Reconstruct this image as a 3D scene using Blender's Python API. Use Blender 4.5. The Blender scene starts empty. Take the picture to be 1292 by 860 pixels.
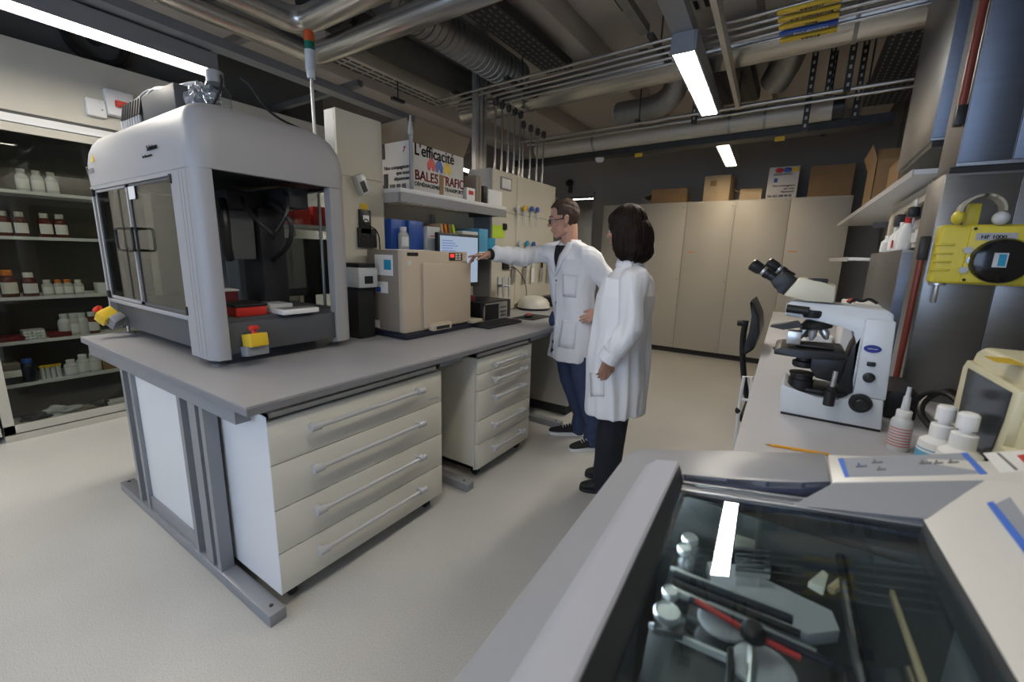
import bpy, bmesh, math, random
from mathutils import Vector, Matrix, noise
random.seed(7)
PI = math.pi
scene = bpy.context.scene
COL = scene.collection
R_ = math.radians

# ---------------------------------------------------------------- camera
FPX = 540.09
EYE = Vector((0.0, 0.0, 1.42))
YAW, PIT, ROL = 0.58054484, 0.19935937, 0.02644576
fwd = Vector((-math.sin(YAW)*math.cos(PIT), math.cos(YAW)*math.cos(PIT), -math.sin(PIT)))
rt0 = Vector((math.cos(YAW), math.sin(YAW), 0)); up0 = rt0.cross(fwd)
rgt = rt0*math.cos(ROL) + up0*math.sin(ROL)
upv = up0*math.cos(ROL) - rt0*math.sin(ROL)
cd = bpy.data.cameras.new('camera'); cam = bpy.data.objects.new('camera', cd); COL.objects.link(cam)
cd.sensor_width = 36.0; cd.lens = FPX/1292*36.0; cd.clip_start = 0.02; cd.clip_end = 60
m = Matrix((rgt, upv, -fwd)).transposed().to_4x4(); m.translation = EYE
cam.matrix_world = m
cd.dof.use_dof = True; cd.dof.focus_distance = 2.6; cd.dof.aperture_fstop = 3.2
scene.camera = cam

def P(u, v, **k):
    """point of the room seen at photo pixel (u, v) on the plane x=, y= or z="""
    (ax, val), = k.items(); i = 'xyz'.index(ax)
    d = rgt*((u-646)/FPX) - upv*((v-430)/FPX) + fwd
    return EYE + d*((val-EYE[i])/d[i])
def PT(u, v, o=0.0, s=0.2):
    """point on the sloping top of the cryostat"""
    d = rgt*((u-646)/FPX) - upv*((v-430)/FPX) + fwd
    return EYE + d*((1.0+o+s*0.26-EYE.z)/(d.z-s*d.x))

# ---------------------------------------------------------------- light and exposure
scene.view_settings.view_transform = 'Standard'
scene.view_settings.look = 'None'
scene.view_settings.gamma = 1.0
scene.view_settings.use_curve_mapping = False
scene.view_settings.exposure = 0.50
LAMP = 34.0          # emission of the fluorescent tubes
w = bpy.data.worlds.new('world'); scene.world = w; w.use_nodes = True
w.node_tree.nodes['Background'].inputs[0].default_value = (0.55, 0.68, 1.0, 1)
w.node_tree.nodes['Background'].inputs[1].default_value = 0.5
def area(name, loc, rot, sx, sy, power, col):
    l = bpy.data.lights.new(name, 'AREA'); l.shape = 'RECTANGLE'; l.size = sx; l.size_y = sy
    l.energy = power; l.color = col
    o = bpy.data.objects.new(name, l); o.location = loc; o.rotation_euler = rot; COL.objects.link(o)
    return o
# daylight entering through the window behind the photographer
area('window_daylight', (-1.6, -2.95, 1.6), (R_(90), 0, 0), 4.6, 1.4, 48.0, (0.55, 0.72, 1.0))

# ---------------------------------------------------------------- materials
def mat(name, col, rough=0.5, metal=0.0, var=0.0, vscale=8.0, bump=0.0, bscale=40.0, spec=0.5, aniso=None, emit=None, alpha=None):
    m = bpy.data.materials.new(name); m.use_nodes = True
    nt = m.node_tree; b = nt.nodes['Principled BSDF']
    b.inputs['Base Color'].default_value = (*col, 1); b.inputs['Roughness'].default_value = rough
    b.inputs['Metallic'].default_value = metal; b.inputs['Specular IOR Level'].default_value = spec
    tc = nt.nodes.new('ShaderNodeTexCoord')
    def coords(scale):
        mp = nt.nodes.new('ShaderNodeMapping'); nt.links.new(tc.outputs['Object'], mp.inputs[0])
        mp.inputs['Scale'].default_value = scale if hasattr(scale, '__len__') else (scale,)*3
        return mp.outputs[0]
    if var:
        n = nt.nodes.new('ShaderNodeTexNoise'); nt.links.new(coords(vscale), n.inputs['Vector']); n.inputs['Scale'].default_value = 1.0
        n.inputs['Detail'].default_value = 4
        mx = nt.nodes.new('ShaderNodeMix'); mx.data_type = 'RGBA'
        mx.inputs[6].default_value = (*[max(0, c*(1-var)) for c in col], 1); mx.inputs[7].default_value = (*[min(1, c*(1+var)) for c in col], 1)
        nt.links.new(n.outputs['Fac'], mx.inputs[0]); nt.links.new(mx.outputs[2], b.inputs['Base Color'])
    if bump:
        n = nt.nodes.new('ShaderNodeTexNoise'); nt.links.new(coords(bscale), n.inputs['Vector']); n.inputs['Scale'].default_value = 1.0
        bp = nt.nodes.new('ShaderNodeBump'); bp.inputs['Strength'].default_value = bump; bp.inputs['Distance'].default_value = 0.01
        nt.links.new(n.outputs['Fac'], bp.inputs['Height']); nt.links.new(bp.outputs[0], b.inputs['Normal'])
    if emit:
        b.inputs['Emission Color'].default_value = (*emit[0], 1); b.inputs['Emission Strength'].default_value = emit[1]
    return m
def glass(name, tint=(0.9, 0.95, 0.95), ior=1.5, rough=0.0, dark=0.0):
    m = bpy.data.materials.new(name); m.use_nodes = True; nt = m.node_tree; nt.nodes.clear()
    o = nt.nodes.new('ShaderNodeOutputMaterial'); mx = nt.nodes.new('ShaderNodeMixShader')
    t = nt.nodes.new('ShaderNodeBsdfTransparent'); t.inputs[0].default_value = (*tint, 1)
    g = nt.nodes.new('ShaderNodeBsdfGlossy'); g.inputs['Roughness'].default_value = rough
    f = nt.nodes.new('ShaderNodeFresnel')
    ge = nt.nodes.new('ShaderNodeNewGeometry'); mi = nt.nodes.new('ShaderNodeMix'); mi.inputs[2].default_value = ior; mi.inputs[3].default_value = 1/ior
    nt.links.new(ge.outputs['Backfacing'], mi.inputs[0]); nt.links.new(mi.outputs[0], f.inputs[0])
    nt.links.new(f.outputs[0], mx.inputs[0]); nt.links.new(t.outputs[0], mx.inputs[1]); nt.links.new(g.outputs[0], mx.inputs[2])
    nt.links.new(mx.outputs[0], o.inputs[0]); return m
M = {}
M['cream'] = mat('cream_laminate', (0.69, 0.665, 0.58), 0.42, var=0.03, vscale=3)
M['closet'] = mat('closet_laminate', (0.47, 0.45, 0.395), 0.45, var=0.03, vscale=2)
M['panel'] = mat('service_panel', (0.62, 0.585, 0.49), 0.45, var=0.03)
M['white'] = mat('white_laminate', (0.72, 0.73, 0.74), 0.4)
M['dgap'] = mat('dark_gap', (0.03, 0.03, 0.03), 0.7)
M['top'] = mat('grey_worktop', (0.36, 0.36, 0.38), 0.38, var=0.05, vscale=60)
M['topedge'] = mat('worktop_edge', (0.21, 0.21, 0.225), 0.45)
M['greym'] = mat('grey_metal', (0.29, 0.30, 0.32), 0.4, 0.3, var=0.05)
M['handle'] = mat('handle_grey', (0.46, 0.46, 0.48), 0.35)
M['alu'] = mat('aluminium', (0.62, 0.62, 0.62), 0.32, 0.9)
M['pipe'] = mat('pipe_lagging', (0.50, 0.48, 0.44), 0.27, 0.85, var=0.15, vscale=(4, 40, 40), bump=0.1, bscale=15)
M['ppipe'] = mat('painted_pipe', (0.50, 0.47, 0.41), 0.45, 0.2, var=0.08)
M['thin'] = mat('thin_steel_pipe', (0.45, 0.43, 0.40), 0.28, 0.9, var=0.1)
M['galv'] = mat('galvanised_steel', (0.30, 0.30, 0.29), 0.42, 0.8, var=0.25, vscale=12)
M['dsteel'] = mat('dark_steel', (0.05, 0.05, 0.048), 0.5, 0.5, var=0.3, vscale=20)
M['steel'] = mat('brushed_steel', (0.27, 0.275, 0.29), 0.42, 1.0, var=0.12, vscale=(3, 3, 60))
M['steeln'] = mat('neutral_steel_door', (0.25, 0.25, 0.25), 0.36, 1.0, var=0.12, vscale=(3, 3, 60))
M['steelb'] = mat('steel_door_blue_reflection', (0.15, 0.17, 0.21), 0.40, 1.0, var=0.12, vscale=(3, 3, 60))  # dark blue is reflected daylight put into the colour of the steel fronts
M['robot'] = mat('robot_shell', (0.36, 0.36, 0.375), 0.42, var=0.02)
M['robotd'] = mat('robot_base', (0.085, 0.09, 0.10), 0.45)
M['rin'] = mat('robot_inner_dark', (0.025, 0.025, 0.028), 0.5)
M['rhead'] = mat('robot_head', (0.16, 0.165, 0.175), 0.45)
M['black'] = mat('black_plastic', (0.014, 0.014, 0.015), 0.4)
M['blackm'] = mat('black_rubber', (0.02, 0.02, 0.02), 0.7)
M['yellow'] = mat('yellow_plastic', (0.75, 0.50, 0.03), 0.4)
M['red'] = mat('red_plastic', (0.60, 0.03, 0.02), 0.4)
M['dred'] = mat('dark_red_plastic', (0.16, 0.012, 0.02), 0.4)
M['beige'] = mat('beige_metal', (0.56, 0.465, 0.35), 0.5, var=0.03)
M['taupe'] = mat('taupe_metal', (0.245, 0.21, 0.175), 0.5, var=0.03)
M['navy'] = mat('navy_plinth', (0.012, 0.014, 0.03), 0.4)
M['paper'] = mat('white_paper', (0.8, 0.8, 0.8), 0.7)
M['ink'] = mat('black_ink', (0.012, 0.012, 0.014), 0.7)
M['card'] = mat('brown_cardboard', (0.30, 0.185, 0.09), 0.8, var=0.12, vscale=10, bump=0.05)
M['cardl'] = mat('pale_cardboard', (0.52, 0.40, 0.25), 0.8, var=0.1, vscale=10)
M['cardin'] = mat('grey_brown_card', (0.21, 0.17, 0.12), 0.8, var=0.08)
M['cardw'] = mat('white_cardboard', (0.62, 0.60, 0.58), 0.7, var=0.04)
M['blue'] = mat('blue_plastic', (0.03, 0.10, 0.42), 0.4)
M['lblue'] = mat('light_blue_plastic', (0.10, 0.38, 0.62), 0.5)
M['cyan'] = mat('cyan_print', (0.02, 0.30, 0.50), 0.5)
M['green'] = mat('lime_paper', (0.52, 0.72, 0.05), 0.6)
M['orange'] = mat('orange_plastic', (0.75, 0.22, 0.02), 0.5)
M['bottle'] = mat('frosted_bottle', (0.50, 0.50, 0.48), 0.3, spec=0.5)
M['brownb'] = mat('brown_glass', (0.10, 0.018, 0.012), 0.12)
M['clearp'] = mat('frosted_clear_plastic', (0.62, 0.64, 0.66), 0.25)
M['wall'] = mat('grey_wall', (0.30, 0.285, 0.265), 0.85, var=0.04, vscale=2)
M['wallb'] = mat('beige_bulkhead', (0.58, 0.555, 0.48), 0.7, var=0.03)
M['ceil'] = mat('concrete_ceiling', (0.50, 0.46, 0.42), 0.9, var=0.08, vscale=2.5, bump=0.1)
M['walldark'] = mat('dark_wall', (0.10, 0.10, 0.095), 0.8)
M['glass'] = glass('clear_glass', (0.93, 0.96, 0.96))
M['tglass'] = glass('tinted_glass', (0.62, 0.64, 0.62), 1.5)
M['cglass'] = glass('cabinet_glass', (0.72, 0.73, 0.70), 1.45)
M['tube'] = mat('lamp_diffuser', (0.9, 0.9, 0.9), 0.4, emit=((1.0, 0.93, 0.81), LAMP))
M['reflector'] = mat('lamp_reflector', (0.85, 0.85, 0.85), 0.2, 0.9)
M['tube2'] = mat('dim_lamp_diffuser', (0.9, 0.9, 0.9), 0.4, emit=((1.0, 0.80, 0.55), LAMP*0.7))
M['tube4'] = mat('weak_lamp_diffuser', (0.9, 0.9, 0.9), 0.4, emit=((1.0, 0.93, 0.81), LAMP*0.72))  # emission turned down on the camera side to hold back the near floor
M['tube3'] = mat('bright_lamp_diffuser', (0.9, 0.9, 0.9), 0.4, emit=((1.0, 0.93, 0.81), LAMP*1.25))
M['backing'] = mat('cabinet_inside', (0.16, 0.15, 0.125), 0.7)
# speckled lab floor
fm = mat('speckled_linoleum', (0.50, 0.465, 0.39), 0.32)
nt = fm.node_tree; b = nt.nodes['Principled BSDF']
tc = nt.nodes['Texture Coordinate']
n1 = nt.nodes.new('ShaderNodeTexNoise'); n1.inputs['Scale'].default_value = 230; n1.inputs['Detail'].default_value = 3
n2 = nt.nodes.new('ShaderNodeTexNoise'); n2.inputs['Scale'].default_value = 1.3; n2.inputs['Detail'].default_value = 4
nt.links.new(tc.outputs['Object'], n1.inputs['Vector']); nt.links.new(tc.outputs['Object'], n2.inputs['Vector'])
cr = nt.nodes.new('ShaderNodeValToRGB'); nt.links.new(n1.outputs['Fac'], cr.inputs[0])
cr.color_ramp.elements[0].position = 0.34; cr.color_ramp.elements[0].color = (0.42, 0.412, 0.385, 1)
cr.color_ramp.elements[1].position = 0.46; cr.color_ramp.elements[1].color = (0.52, 0.512, 0.485, 1)
e = cr.color_ramp.elements.new(0.68); e.color = (0.60, 0.592, 0.565, 1)
mx = nt.nodes.new('ShaderNodeMix'); mx.data_type = 'RGBA'; mx.blend_type = 'MULTIPLY'; mx.inputs[0].default_value = 0.35
cr2 = nt.nodes.new('ShaderNodeValToRGB'); nt.links.new(n2.outputs['Fac'], cr2.inputs[0])
cr2.color_ramp.elements[0].position = 0.35; cr2.color_ramp.elements[0].color = (0.7, 0.7, 0.7, 1); cr2.color_ramp.elements[1].position = 0.65
nt.links.new(cr.outputs[0], mx.inputs[6]); nt.links.new(cr2.outputs[0], mx.inputs[7]); nt.links.new(mx.outputs[2], b.inputs['Base Color'])
mr = nt.nodes.new('ShaderNodeMapRange'); nt.links.new(n2.outputs['Fac'], mr.inputs[0]); mr.inputs[3].default_value = 0.25; mr.inputs[4].default_value = 0.42
nt.links.new(mr.outputs[0], b.inputs['Roughness'])
M['floor'] = fm

# ---------------------------------------------------------------- mesh helpers
class MB:
    def __init__(s): s.bm = bmesh.new()
    def box(s, a, b, bev=0.0, seg=2, mtx=None):
        lo = Vector([min(a[i], b[i]) for i in range(3)]); hi = Vector([max(a[i], b[i]) for i in range(3)])
        c = (lo+hi)/2; d = hi-lo
        r = bmesh.ops.create_cube(s.bm, size=1.0, matrix=(Matrix.Translation(c) @ Matrix.Diagonal((*d, 1))))
        vs = r['verts']
        if bev:
            es = list({e for v in vs for e in v.link_edges})
            rr = bmesh.ops.bevel(s.bm, geom=es, offset=min(bev, 0.49*min(d)), segments=seg, profile=0.5, affect='EDGES')
            vs = list({v for f in rr['faces'] for v in f.verts} | {v for v in vs if v.is_valid})
        if mtx: bmesh.ops.transform(s.bm, matrix=mtx, verts=[v for v in vs if v.is_valid])
        return s
    def cyl(s, p0, p1, r0, r1=None, seg=20, caps=True):
        p0 = Vector(p0); p1 = Vector(p1); r1 = r0 if r1 is None else r1
        s.sweep([p0, p1], [r0, r1], seg, caps); return s
    def sweep(s, pts, rs, seg=10, caps=True, ell=1.0):
        pts = [Vector(p) for p in pts]; n = len(pts)
        if not hasattr(rs, '__len__'): rs = [rs]*n
        t = [(pts[min(i+1, n-1)]-pts[max(i-1, 0)]).normalized() for i in range(n)]
        a = Vector((0, 0, 1)) if abs(t[0].z) < 0.9 else Vector((1, 0, 0))
        u = t[0].cross(a).normalized(); rings = []
        for i in range(n):
            u = (u - t[i]*u.dot(t[i])).normalized(); v = t[i].cross(u)
            rings.append([s.bm.verts.new(pts[i]+(u*math.cos(2*PI*k/seg)+v*math.sin(2*PI*k/seg)*ell)*rs[i]) for k in range(seg)])
        for i in range(n-1):
            for k in range(seg):
                s.bm.faces.new((rings[i][k], rings[i][(k+1) % seg], rings[i+1][(k+1) % seg], rings[i+1][k]))
        if caps:
            s.bm.faces.new(list(reversed(rings[0]))); s.bm.faces.new(rings[-1])
        return s
    def tube(s, pts, r, seg=8, smooth=0):
        pts = [Vector(p) for p in pts]
        for _ in range(smooth):
            q = [pts[0]]
            for a, b in zip(pts, pts[1:]): q += [a*0.75+b*0.25, a*0.25+b*0.75]
            q.append(pts[-1]); pts = q
        return s.sweep(pts, r, seg)
    def lathe(s, prof, o=(0, 0, 0), ax=(0, 0, 1), seg=24, close=True):
        o = Vector(o); ax = Vector(ax).normalized(); a = Vector((0, 0, 1)) if abs(ax.z) < 0.9 else Vector((1, 0, 0))
        u = ax.cross(a).normalized(); v = ax.cross(u); rings = []
        for r, z in prof:
            rings.append([s.bm.verts.new(o+ax*z+(u*math.cos(2*PI*k/seg)+v*math.sin(2*PI*k/seg))*max(r, 1e-4)) for k in range(seg)])
        for i in range(len(rings)-1):
            for k in range(seg):
                s.bm.faces.new((rings[i][k], rings[i][(k+1) % seg], rings[i+1][(k+1) % seg], rings[i+1][k]))
        if close:
            s.bm.faces.new(list(reversed(rings[0]))); s.bm.faces.new(rings[-1])
        return s
    def prism(s, pts, vec, bev=0.0, seg=2):
        vec = Vector(vec); a = [s.bm.verts.new(Vector(p)) for p in pts]; b = [s.bm.verts.new(Vector(p)+vec) for p in pts]
        n = len(a); fs = [s.bm.faces.new(a), s.bm.faces.new(list(reversed(b)))]
        for i in range(n): fs.append(s.bm.faces.new((a[i], b[i], b[(i+1) % n], a[(i+1) % n])))
        if bev:
            es = list({e for f in fs for e in f.edges})
            bmesh.ops.bevel(s.bm, geom=es, offset=bev, segments=seg, profile=0.5, affect='EDGES')
        return s
    def poly(s, pts):
        s.bm.faces.new([s.bm.verts.new(Vector(p)) for p in pts]); return s
    def ball(s, c, r, seg=20, rot=None):
        if not hasattr(r, '__len__'): r = (r, r, r)
        m = Matrix.Translation(Vector(c)) @ (rot.to_4x4() if rot else Matrix.Identity(4)) @ Matrix.Diagonal((*r, 1))
        bmesh.ops.create_uvsphere(s.bm, u_segments=seg, v_segments=max(6, seg//2), radius=1.0, matrix=m); return s
    def mat(s, m): bmesh.ops.transform(s.bm, matrix=m, verts=s.bm.verts); return s
    def fix(s): bmesh.ops.recalc_face_normals(s.bm, faces=s.bm.faces); return s
WM = {}
def obj(name, mb, material, parent=None, label=None, sharp=35, bev=0.0):
    bm = mb.bm if isinstance(mb, MB) else mb
    bmesh.ops.recalc_face_normals(bm, faces=bm.faces)
    me = bpy.data.meshes.new(name); bm.to_mesh(me); bm.free()
    for p in me.polygons: p.use_smooth = True
    me.set_sharp_from_angle(angle=R_(sharp))
    me.materials.append(M[material] if isinstance(material, str) else material)
    o = bpy.data.objects.new(name, me); COL.objects.link(o)
    if parent is not None:
        W = WM.get(parent.name, Matrix.Identity(4)); me.transform(W.inverted()); o.parent = parent; WM[o.name] = W
    if label: o['label'] = label
    if bev:
        md = o.modifiers.new('bevel', 'BEVEL'); md.width = bev; md.segments = 2; md.limit_method = 'ANGLE'; md.angle_limit = R_(40)
    return o
def tag(o, label, cat, group=None, kind=None):
    o['label'] = label; o['category'] = cat
    if group: o['group'] = group
    if kind: o['kind'] = kind
    return o
def thing(name, label, cat, loc, group=None, rotz=0.0):
    o = bpy.data.objects.new(name, None); COL.objects.link(o); o.empty_display_size = 0.05
    o.location = loc; o.rotation_euler = (0, 0, rotz)
    WM[o.name] = Matrix.Translation(Vector(loc)) @ Matrix.Rotation(rotz, 4, 'Z')
    return tag(o, label, cat, group)
def solo(name, mb, material, label, cat, group=None, **k):
    """one-mesh thing whose origin sits at its base centre"""
    o = obj(name, mb, material, **k); me = o.data
    lo = Vector([min(v.co[i] for v in me.vertices) for i in range(3)]); hi = Vector([max(v.co[i] for v in me.vertices) for i in range(3)])
    c = Vector(((lo.x+hi.x)/2, (lo.y+hi.y)/2, lo.z)); me.transform(Matrix.Translation(-c)); o.location = c
    WM[o.name] = Matrix.Translation(c)
    return tag(o, label, cat, group)
def struct(name, mb, material, parent=None):
    o = obj(name, mb, material, parent)
    if parent is None: o['kind'] = 'structure'
    return o
def dup(root, loc, rotz=None, label=None, scale=None):
    r = root.copy(); COL.objects.link(r); r.location = loc
    if rotz is not None: r.rotation_euler = (0, 0, rotz)
    if scale: r.scale = scale
    if label: r['label'] = label
    def rec(a, b):
        for ch in list(a.children):
            c = ch.copy(); COL.objects.link(c); c.parent = b; rec(ch, c)
    rec(root, r); return r
def text(name, s, origin, xdir, updir, size, material, parent=None, depth=0.001, align='LEFT', bold=0.0, sx=1.0, label=None, shear=0):
    """lettering as a mesh: origin is the baseline start, xdir reading direction"""
    c = bpy.data.curves.new('txt', 'FONT'); c.body = s; c.size = size; c.extrude = depth; c.align_x = align; c.shear = shear
    t = bpy.data.objects.new('txt', c); COL.objects.link(t)
    dg = bpy.context.evaluated_depsgraph_get(); me = bpy.data.meshes.new_from_object(t.evaluated_get(dg))
    bpy.data.objects.remove(t); bpy.data.curves.remove(c)
    if bold:                                     # heavier strokes: the glyphs repeated a hair aside
        b0 = bmesh.new(); b0.from_mesh(me)
        for dx, dy in ((size*0.035, 0), (size*0.0175, size*0.012), (size*0.0175, -size*0.012)):
            m2 = me.copy(); m2.transform(Matrix.Translation((dx, dy, 0))); b0.from_mesh(m2); bpy.data.meshes.remove(m2)
        b0.to_mesh(me); b0.free()
    x = Vector(xdir).normalized(); u = Vector(updir).normalized(); n = x.cross(u).normalized()
    mm = Matrix((x*sx, u, n)).transposed().to_4x4(); mm.translation = Vector(origin)
    me.transform(mm); me.materials.clear(); me.materials.append(M[material])
    o = bpy.data.objects.new(name, me); COL.objects.link(o)
    if parent is not None:
        W = WM.get(parent.name, Matrix.Identity(4)); me.transform(W.inverted()); o.parent = parent; WM[o.name] = W
    if label: o['label'] = label
    return o
def joinm(o, mb, material):
    """add surface pattern in a second material to an existing part"""
    bm = mb.bm if isinstance(mb, MB) else mb
    W = WM.get(o.name, Matrix.Identity(4)); bm.transform(W.inverted())
    me = o.data; me.materials.append(M[material]); k = len(me.materials)-1
    for f in bm.faces: f.material_index = k
    b2 = bmesh.new(); b2.from_mesh(me); t = bpy.data.meshes.new('t'); bm.to_mesh(t); bm.free(); b2.from_mesh(t); b2.to_mesh(me); b2.free(); bpy.data.meshes.remove(t)
    return o
def bx(a, b, bev=0.0, seg=2): return MB().box(a, b, bev, seg)
# ================================================================ the room
struct('floor', bx((-5.2, -2.9, -0.1), (1.0, 7.5, 0)), 'floor')
struct('ceiling', bx((-5.2, -2.9, 3.35), (1.0, 7.5, 3.5)), 'ceil')
struct('wall_left', bx((-5.2, -2.8, 0), (-5.0, 7.5, 3.35)), 'wall')
struct('wall_right', bx((0.80, -2.8, 0), (1.0, 7.3, 3.35)), 'wall')
# back wall with an opening to the next room
mb = MB(); ox0, ox1, oz0, oz1 = -3.95, -3.13, 1.0, 2.52
mb.box((-5.0, 7.3, 0), (ox0, 7.5, 3.35)); mb.box((ox1, 7.3, 0), (0.8, 7.5, 3.35))
mb.box((ox0, 7.3, 0), (ox1, 7.5, oz0)); mb.box((ox0, 7.3, oz1), (ox1, 7.5, 3.35))
struct('wall_back', mb, 'wall')
mb = MB(); t = 0.03
for a, b in (((ox0, 7.28, oz0), (ox0+t, 7.5, oz1)), ((ox1-t, 7.28, oz0), (ox1, 7.5, oz1)), ((ox0, 7.28, oz1-t), (ox1, 7.5, oz1)), ((ox0, 7.28, oz0), (ox1, 7.5, oz0+t))): mb.box(a, b)
wn = struct('window_1', mb, 'greym')
struct('window_pane', bx((ox0+t, 7.38, oz0+t), (ox1-t, 7.386, oz1-t)), 'glass', wn)
# the next room behind the opening
mb = MB(); mb.box((-5.2, 9.6, 0), (-1.8, 9.7, 3.0)); mb.box((-5.3, 7.5, 0), (-5.2, 9.7, 3.0)); mb.box((-1.8, 7.5, 0), (-1.7, 9.7, 3.0)); mb.box((-5.3, 7.5, 3.0), (-1.7, 9.7, 3.1)); mb.box((-5.3, 7.5, -0.1), (-1.7, 9.7, 0))
struct('trim_1', mb, 'wall')
# front wall (behind the photographer) with its window
mb = MB(); mb.box((-5.0, -2.9, 0), (-3.9, -2.8, 3.35)); mb.box((0.7, -2.9, 0), (0.8, -2.8, 3.35)); mb.box((-3.9, -2.9, 0), (0.7, -2.8, 0.9)); mb.box((-3.9, -2.9, 2.3), (0.7, -2.8, 3.35))
struct('wall_front', mb, 'wall')
mb = MB()
for x in (-3.9, -2.38, -0.85, 0.66): mb.box((x, -2.88, 0.9), (x+0.04, -2.82, 2.3))
mb.box((-3.9, -2.88, 0.9), (0.7, -2.82, 0.94)); mb.box((-3.9, -2.88, 2.26), (0.7, -2.82, 2.3))
struct('window_2', mb, 'white')
# beige bulkhead over the glazed wall cabinet
struct('trim_2', bx((-5.0, -2.8, 2.285), (-4.56, 3.2, 2.745)), 'wallb')
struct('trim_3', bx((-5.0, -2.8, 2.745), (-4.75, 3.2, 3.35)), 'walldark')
# concrete ribs under the ceiling
mb = MB()
for x in (-4.3, -3.1, -1.9, -0.62, 0.5):
    mb.box((x-0.14, -2.8, 3.15), (x+0.14, 7.3, 3.35), 0.02)
struct('trim_4', mb, 'ceil')
struct('baseboard_back', bx((-3.9, 7.28, 0), (-2.75, 7.3, 0.08)), 'greym')

# ---------------------------------------------------------------- closets along the back wall
gy = 6.75
ct = thing('closet', 'row of five tall beige closet doors along the back wall', 'closet', (-1.15, 7.0, 0))
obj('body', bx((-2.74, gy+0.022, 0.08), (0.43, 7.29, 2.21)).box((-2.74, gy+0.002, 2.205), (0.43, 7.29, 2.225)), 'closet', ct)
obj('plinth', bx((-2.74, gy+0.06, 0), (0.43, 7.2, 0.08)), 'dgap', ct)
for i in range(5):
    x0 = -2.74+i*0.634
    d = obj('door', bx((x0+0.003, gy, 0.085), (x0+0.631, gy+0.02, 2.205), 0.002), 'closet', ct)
    for z in ((0.14, 2.15, 1.12) if i in (1, 2) else (1.12,)):
        obj('lock', MB().cyl((x0+0.60, gy+0.001, z), (x0+0.60, gy-0.006, z), 0.011, seg=10), 'greym', d)
for u, v in ((872, 318), (1000, 317)):
    p = P(u, v, y=gy-0.002)
    solo('sticker', bx((p.x-0.05, gy-0.003, p.z-0.006), (p.x+0.05, gy-0.0008, p.z+0.006)), 'orange', 'thin orange tape strip stuck on the %s closet door' % ('second' if u < 900 else 'fourth'), 'sticker')
# cartons on the closets
def carton(name, label, x0, x1, y0, y1, z0, z1, m, rot=0.0, flaps=(), cat='box'):
    c = ((x0+x1)/2, (y0+y1)/2); t = thing(name, label, cat, (c[0], c[1], z0))
    RM = Matrix.Translation((c[0], c[1], 0)) @ Matrix.Rotation(rot, 4, 'Z') @ Matrix.Translation((-c[0], -c[1], 0))
    b = MB()
    if flaps:
        th = 0.006
        b.box((x0, y0, z0), (x1, y1, z0+th)); b.box((x0, y0, z0), (x0+th, y1, z1)); b.box((x1-th, y0, z0), (x1, y1, z1)); b.box((x0, y0, z0), (x1, y0+th, z1)); b.box((x0, y1-th, z0), (x1, y1, z1))
    else:
        b.box((x0, y0, z0), (x1, y1, z1), 0.004, 1)
    b.mat(RM); obj('carton', b, m, t)
    for (side, ln, ang) in flaps:
        f = MB(); a = R_(ang)
        if side == 'f': f.prism([(x0, y0, z1), (x1, y0, z1), (x1, y0-ln*math.sin(a), z1+ln*math.cos(a)), (x0, y0-ln*math.sin(a), z1+ln*math.cos(a))], (0, 0.004, 0.001))
        if side == 'b': f.prism([(x0, y1, z1), (x1, y1, z1), (x1, y1+ln*math.sin(a), z1+ln*math.cos(a)), (x0, y1+ln*math.sin(a), z1+ln*math.cos(a))], (0, 0.004, 0.001))
        if side == 'l': f.prism([(x0, y0, z1), (x0, y1, z1), (x0-ln*math.sin(a), y1, z1+ln*math.cos(a)), (x0-ln*math.sin(a), y0, z1+ln*math.cos(a))], (0.004, 0, 0.001))
        if side == 'r': f.prism([(x1, y0, z1), (x1, y1, z1), (x1+ln*math.sin(a), y1, z1+ln*math.cos(a)), (x1+ln*math.sin(a), y0, z1+ln*math.cos(a))], (0.004, 0, 0.001))
        f.mat(RM); obj('flap', f, m, t)
    return t
carton('cardboard_box', 'low brown cardboard box lying on the closet behind the woman', -2.02, -1.52, 6.80, 7.15, 2.226, 2.36, 'card', 0.1, (('l', 0.12, 110), ('f', 0.07, 20)))
t = carton('cardboard_box', 'upright pale brown cardboard box under the far ceiling lamp', -1.27, -0.93, 6.80, 7.10, 2.226, 2.57, 'cardl', -0.08)
obj('stamp', bx((-1.20, 6.795, 2.43), (-1.12, 6.80, 2.50)), 'card', t)
carton('cardboard_box', 'small open cream cardboard box with sloping flap on the closets', -0.82, -0.56, 6.82, 7.05, 2.226, 2.33, 'cardl', 0.05, (('l', 0.09, 60), ('f', 0.08, -50)))
t = carton('moving_box', 'white moving box with coloured print standing on the closets', -0.50, -0.16, 6.80, 7.15, 2.226, 2.62, 'cardw', 0.0)
mb = MB()
for cx, mm in ((-0.38, 'red'), (-0.29, 'blue'), (-0.21, 'yellow')):
    obj('print', MB().ball((cx, 6.798, 2.575), (0.05, 0.003, 0.032), 14), mm, t)
obj('print', bx((-0.43, 6.797, 2.43), (-0.39, 6.80, 2.48)), 'blue', t)
text('lettering', 'BALESTRAFIC', (-0.44, 6.797, 2.515), (1, 0, 0), (0, 0, 1), 0.035, 'ink', t, bold=0.001)
for i, s in enumerate(('Nos compagnons', 'qui vous', 'dépannent')):
    text('lettering', s, (-0.19, 6.797, 2.375-i*0.038), (1, 0, 0), (0, 0, 1), 0.035, 'ink', t, align='RIGHT', bold=0.001)
text('lettering', 'Tél. 022 308 88 00', (-0.485, 6.797, 2.245), (1, 0, 0), (0, 0, 1), 0.042, 'ink', t, bold=0.0015, sx=0.85)
carton('cardboard_box', 'wide brown cardboard box at the right end of the closets', -0.04, 0.40, 6.80, 7.2, 2.226, 2.60, 'card', 0.0)

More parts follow.
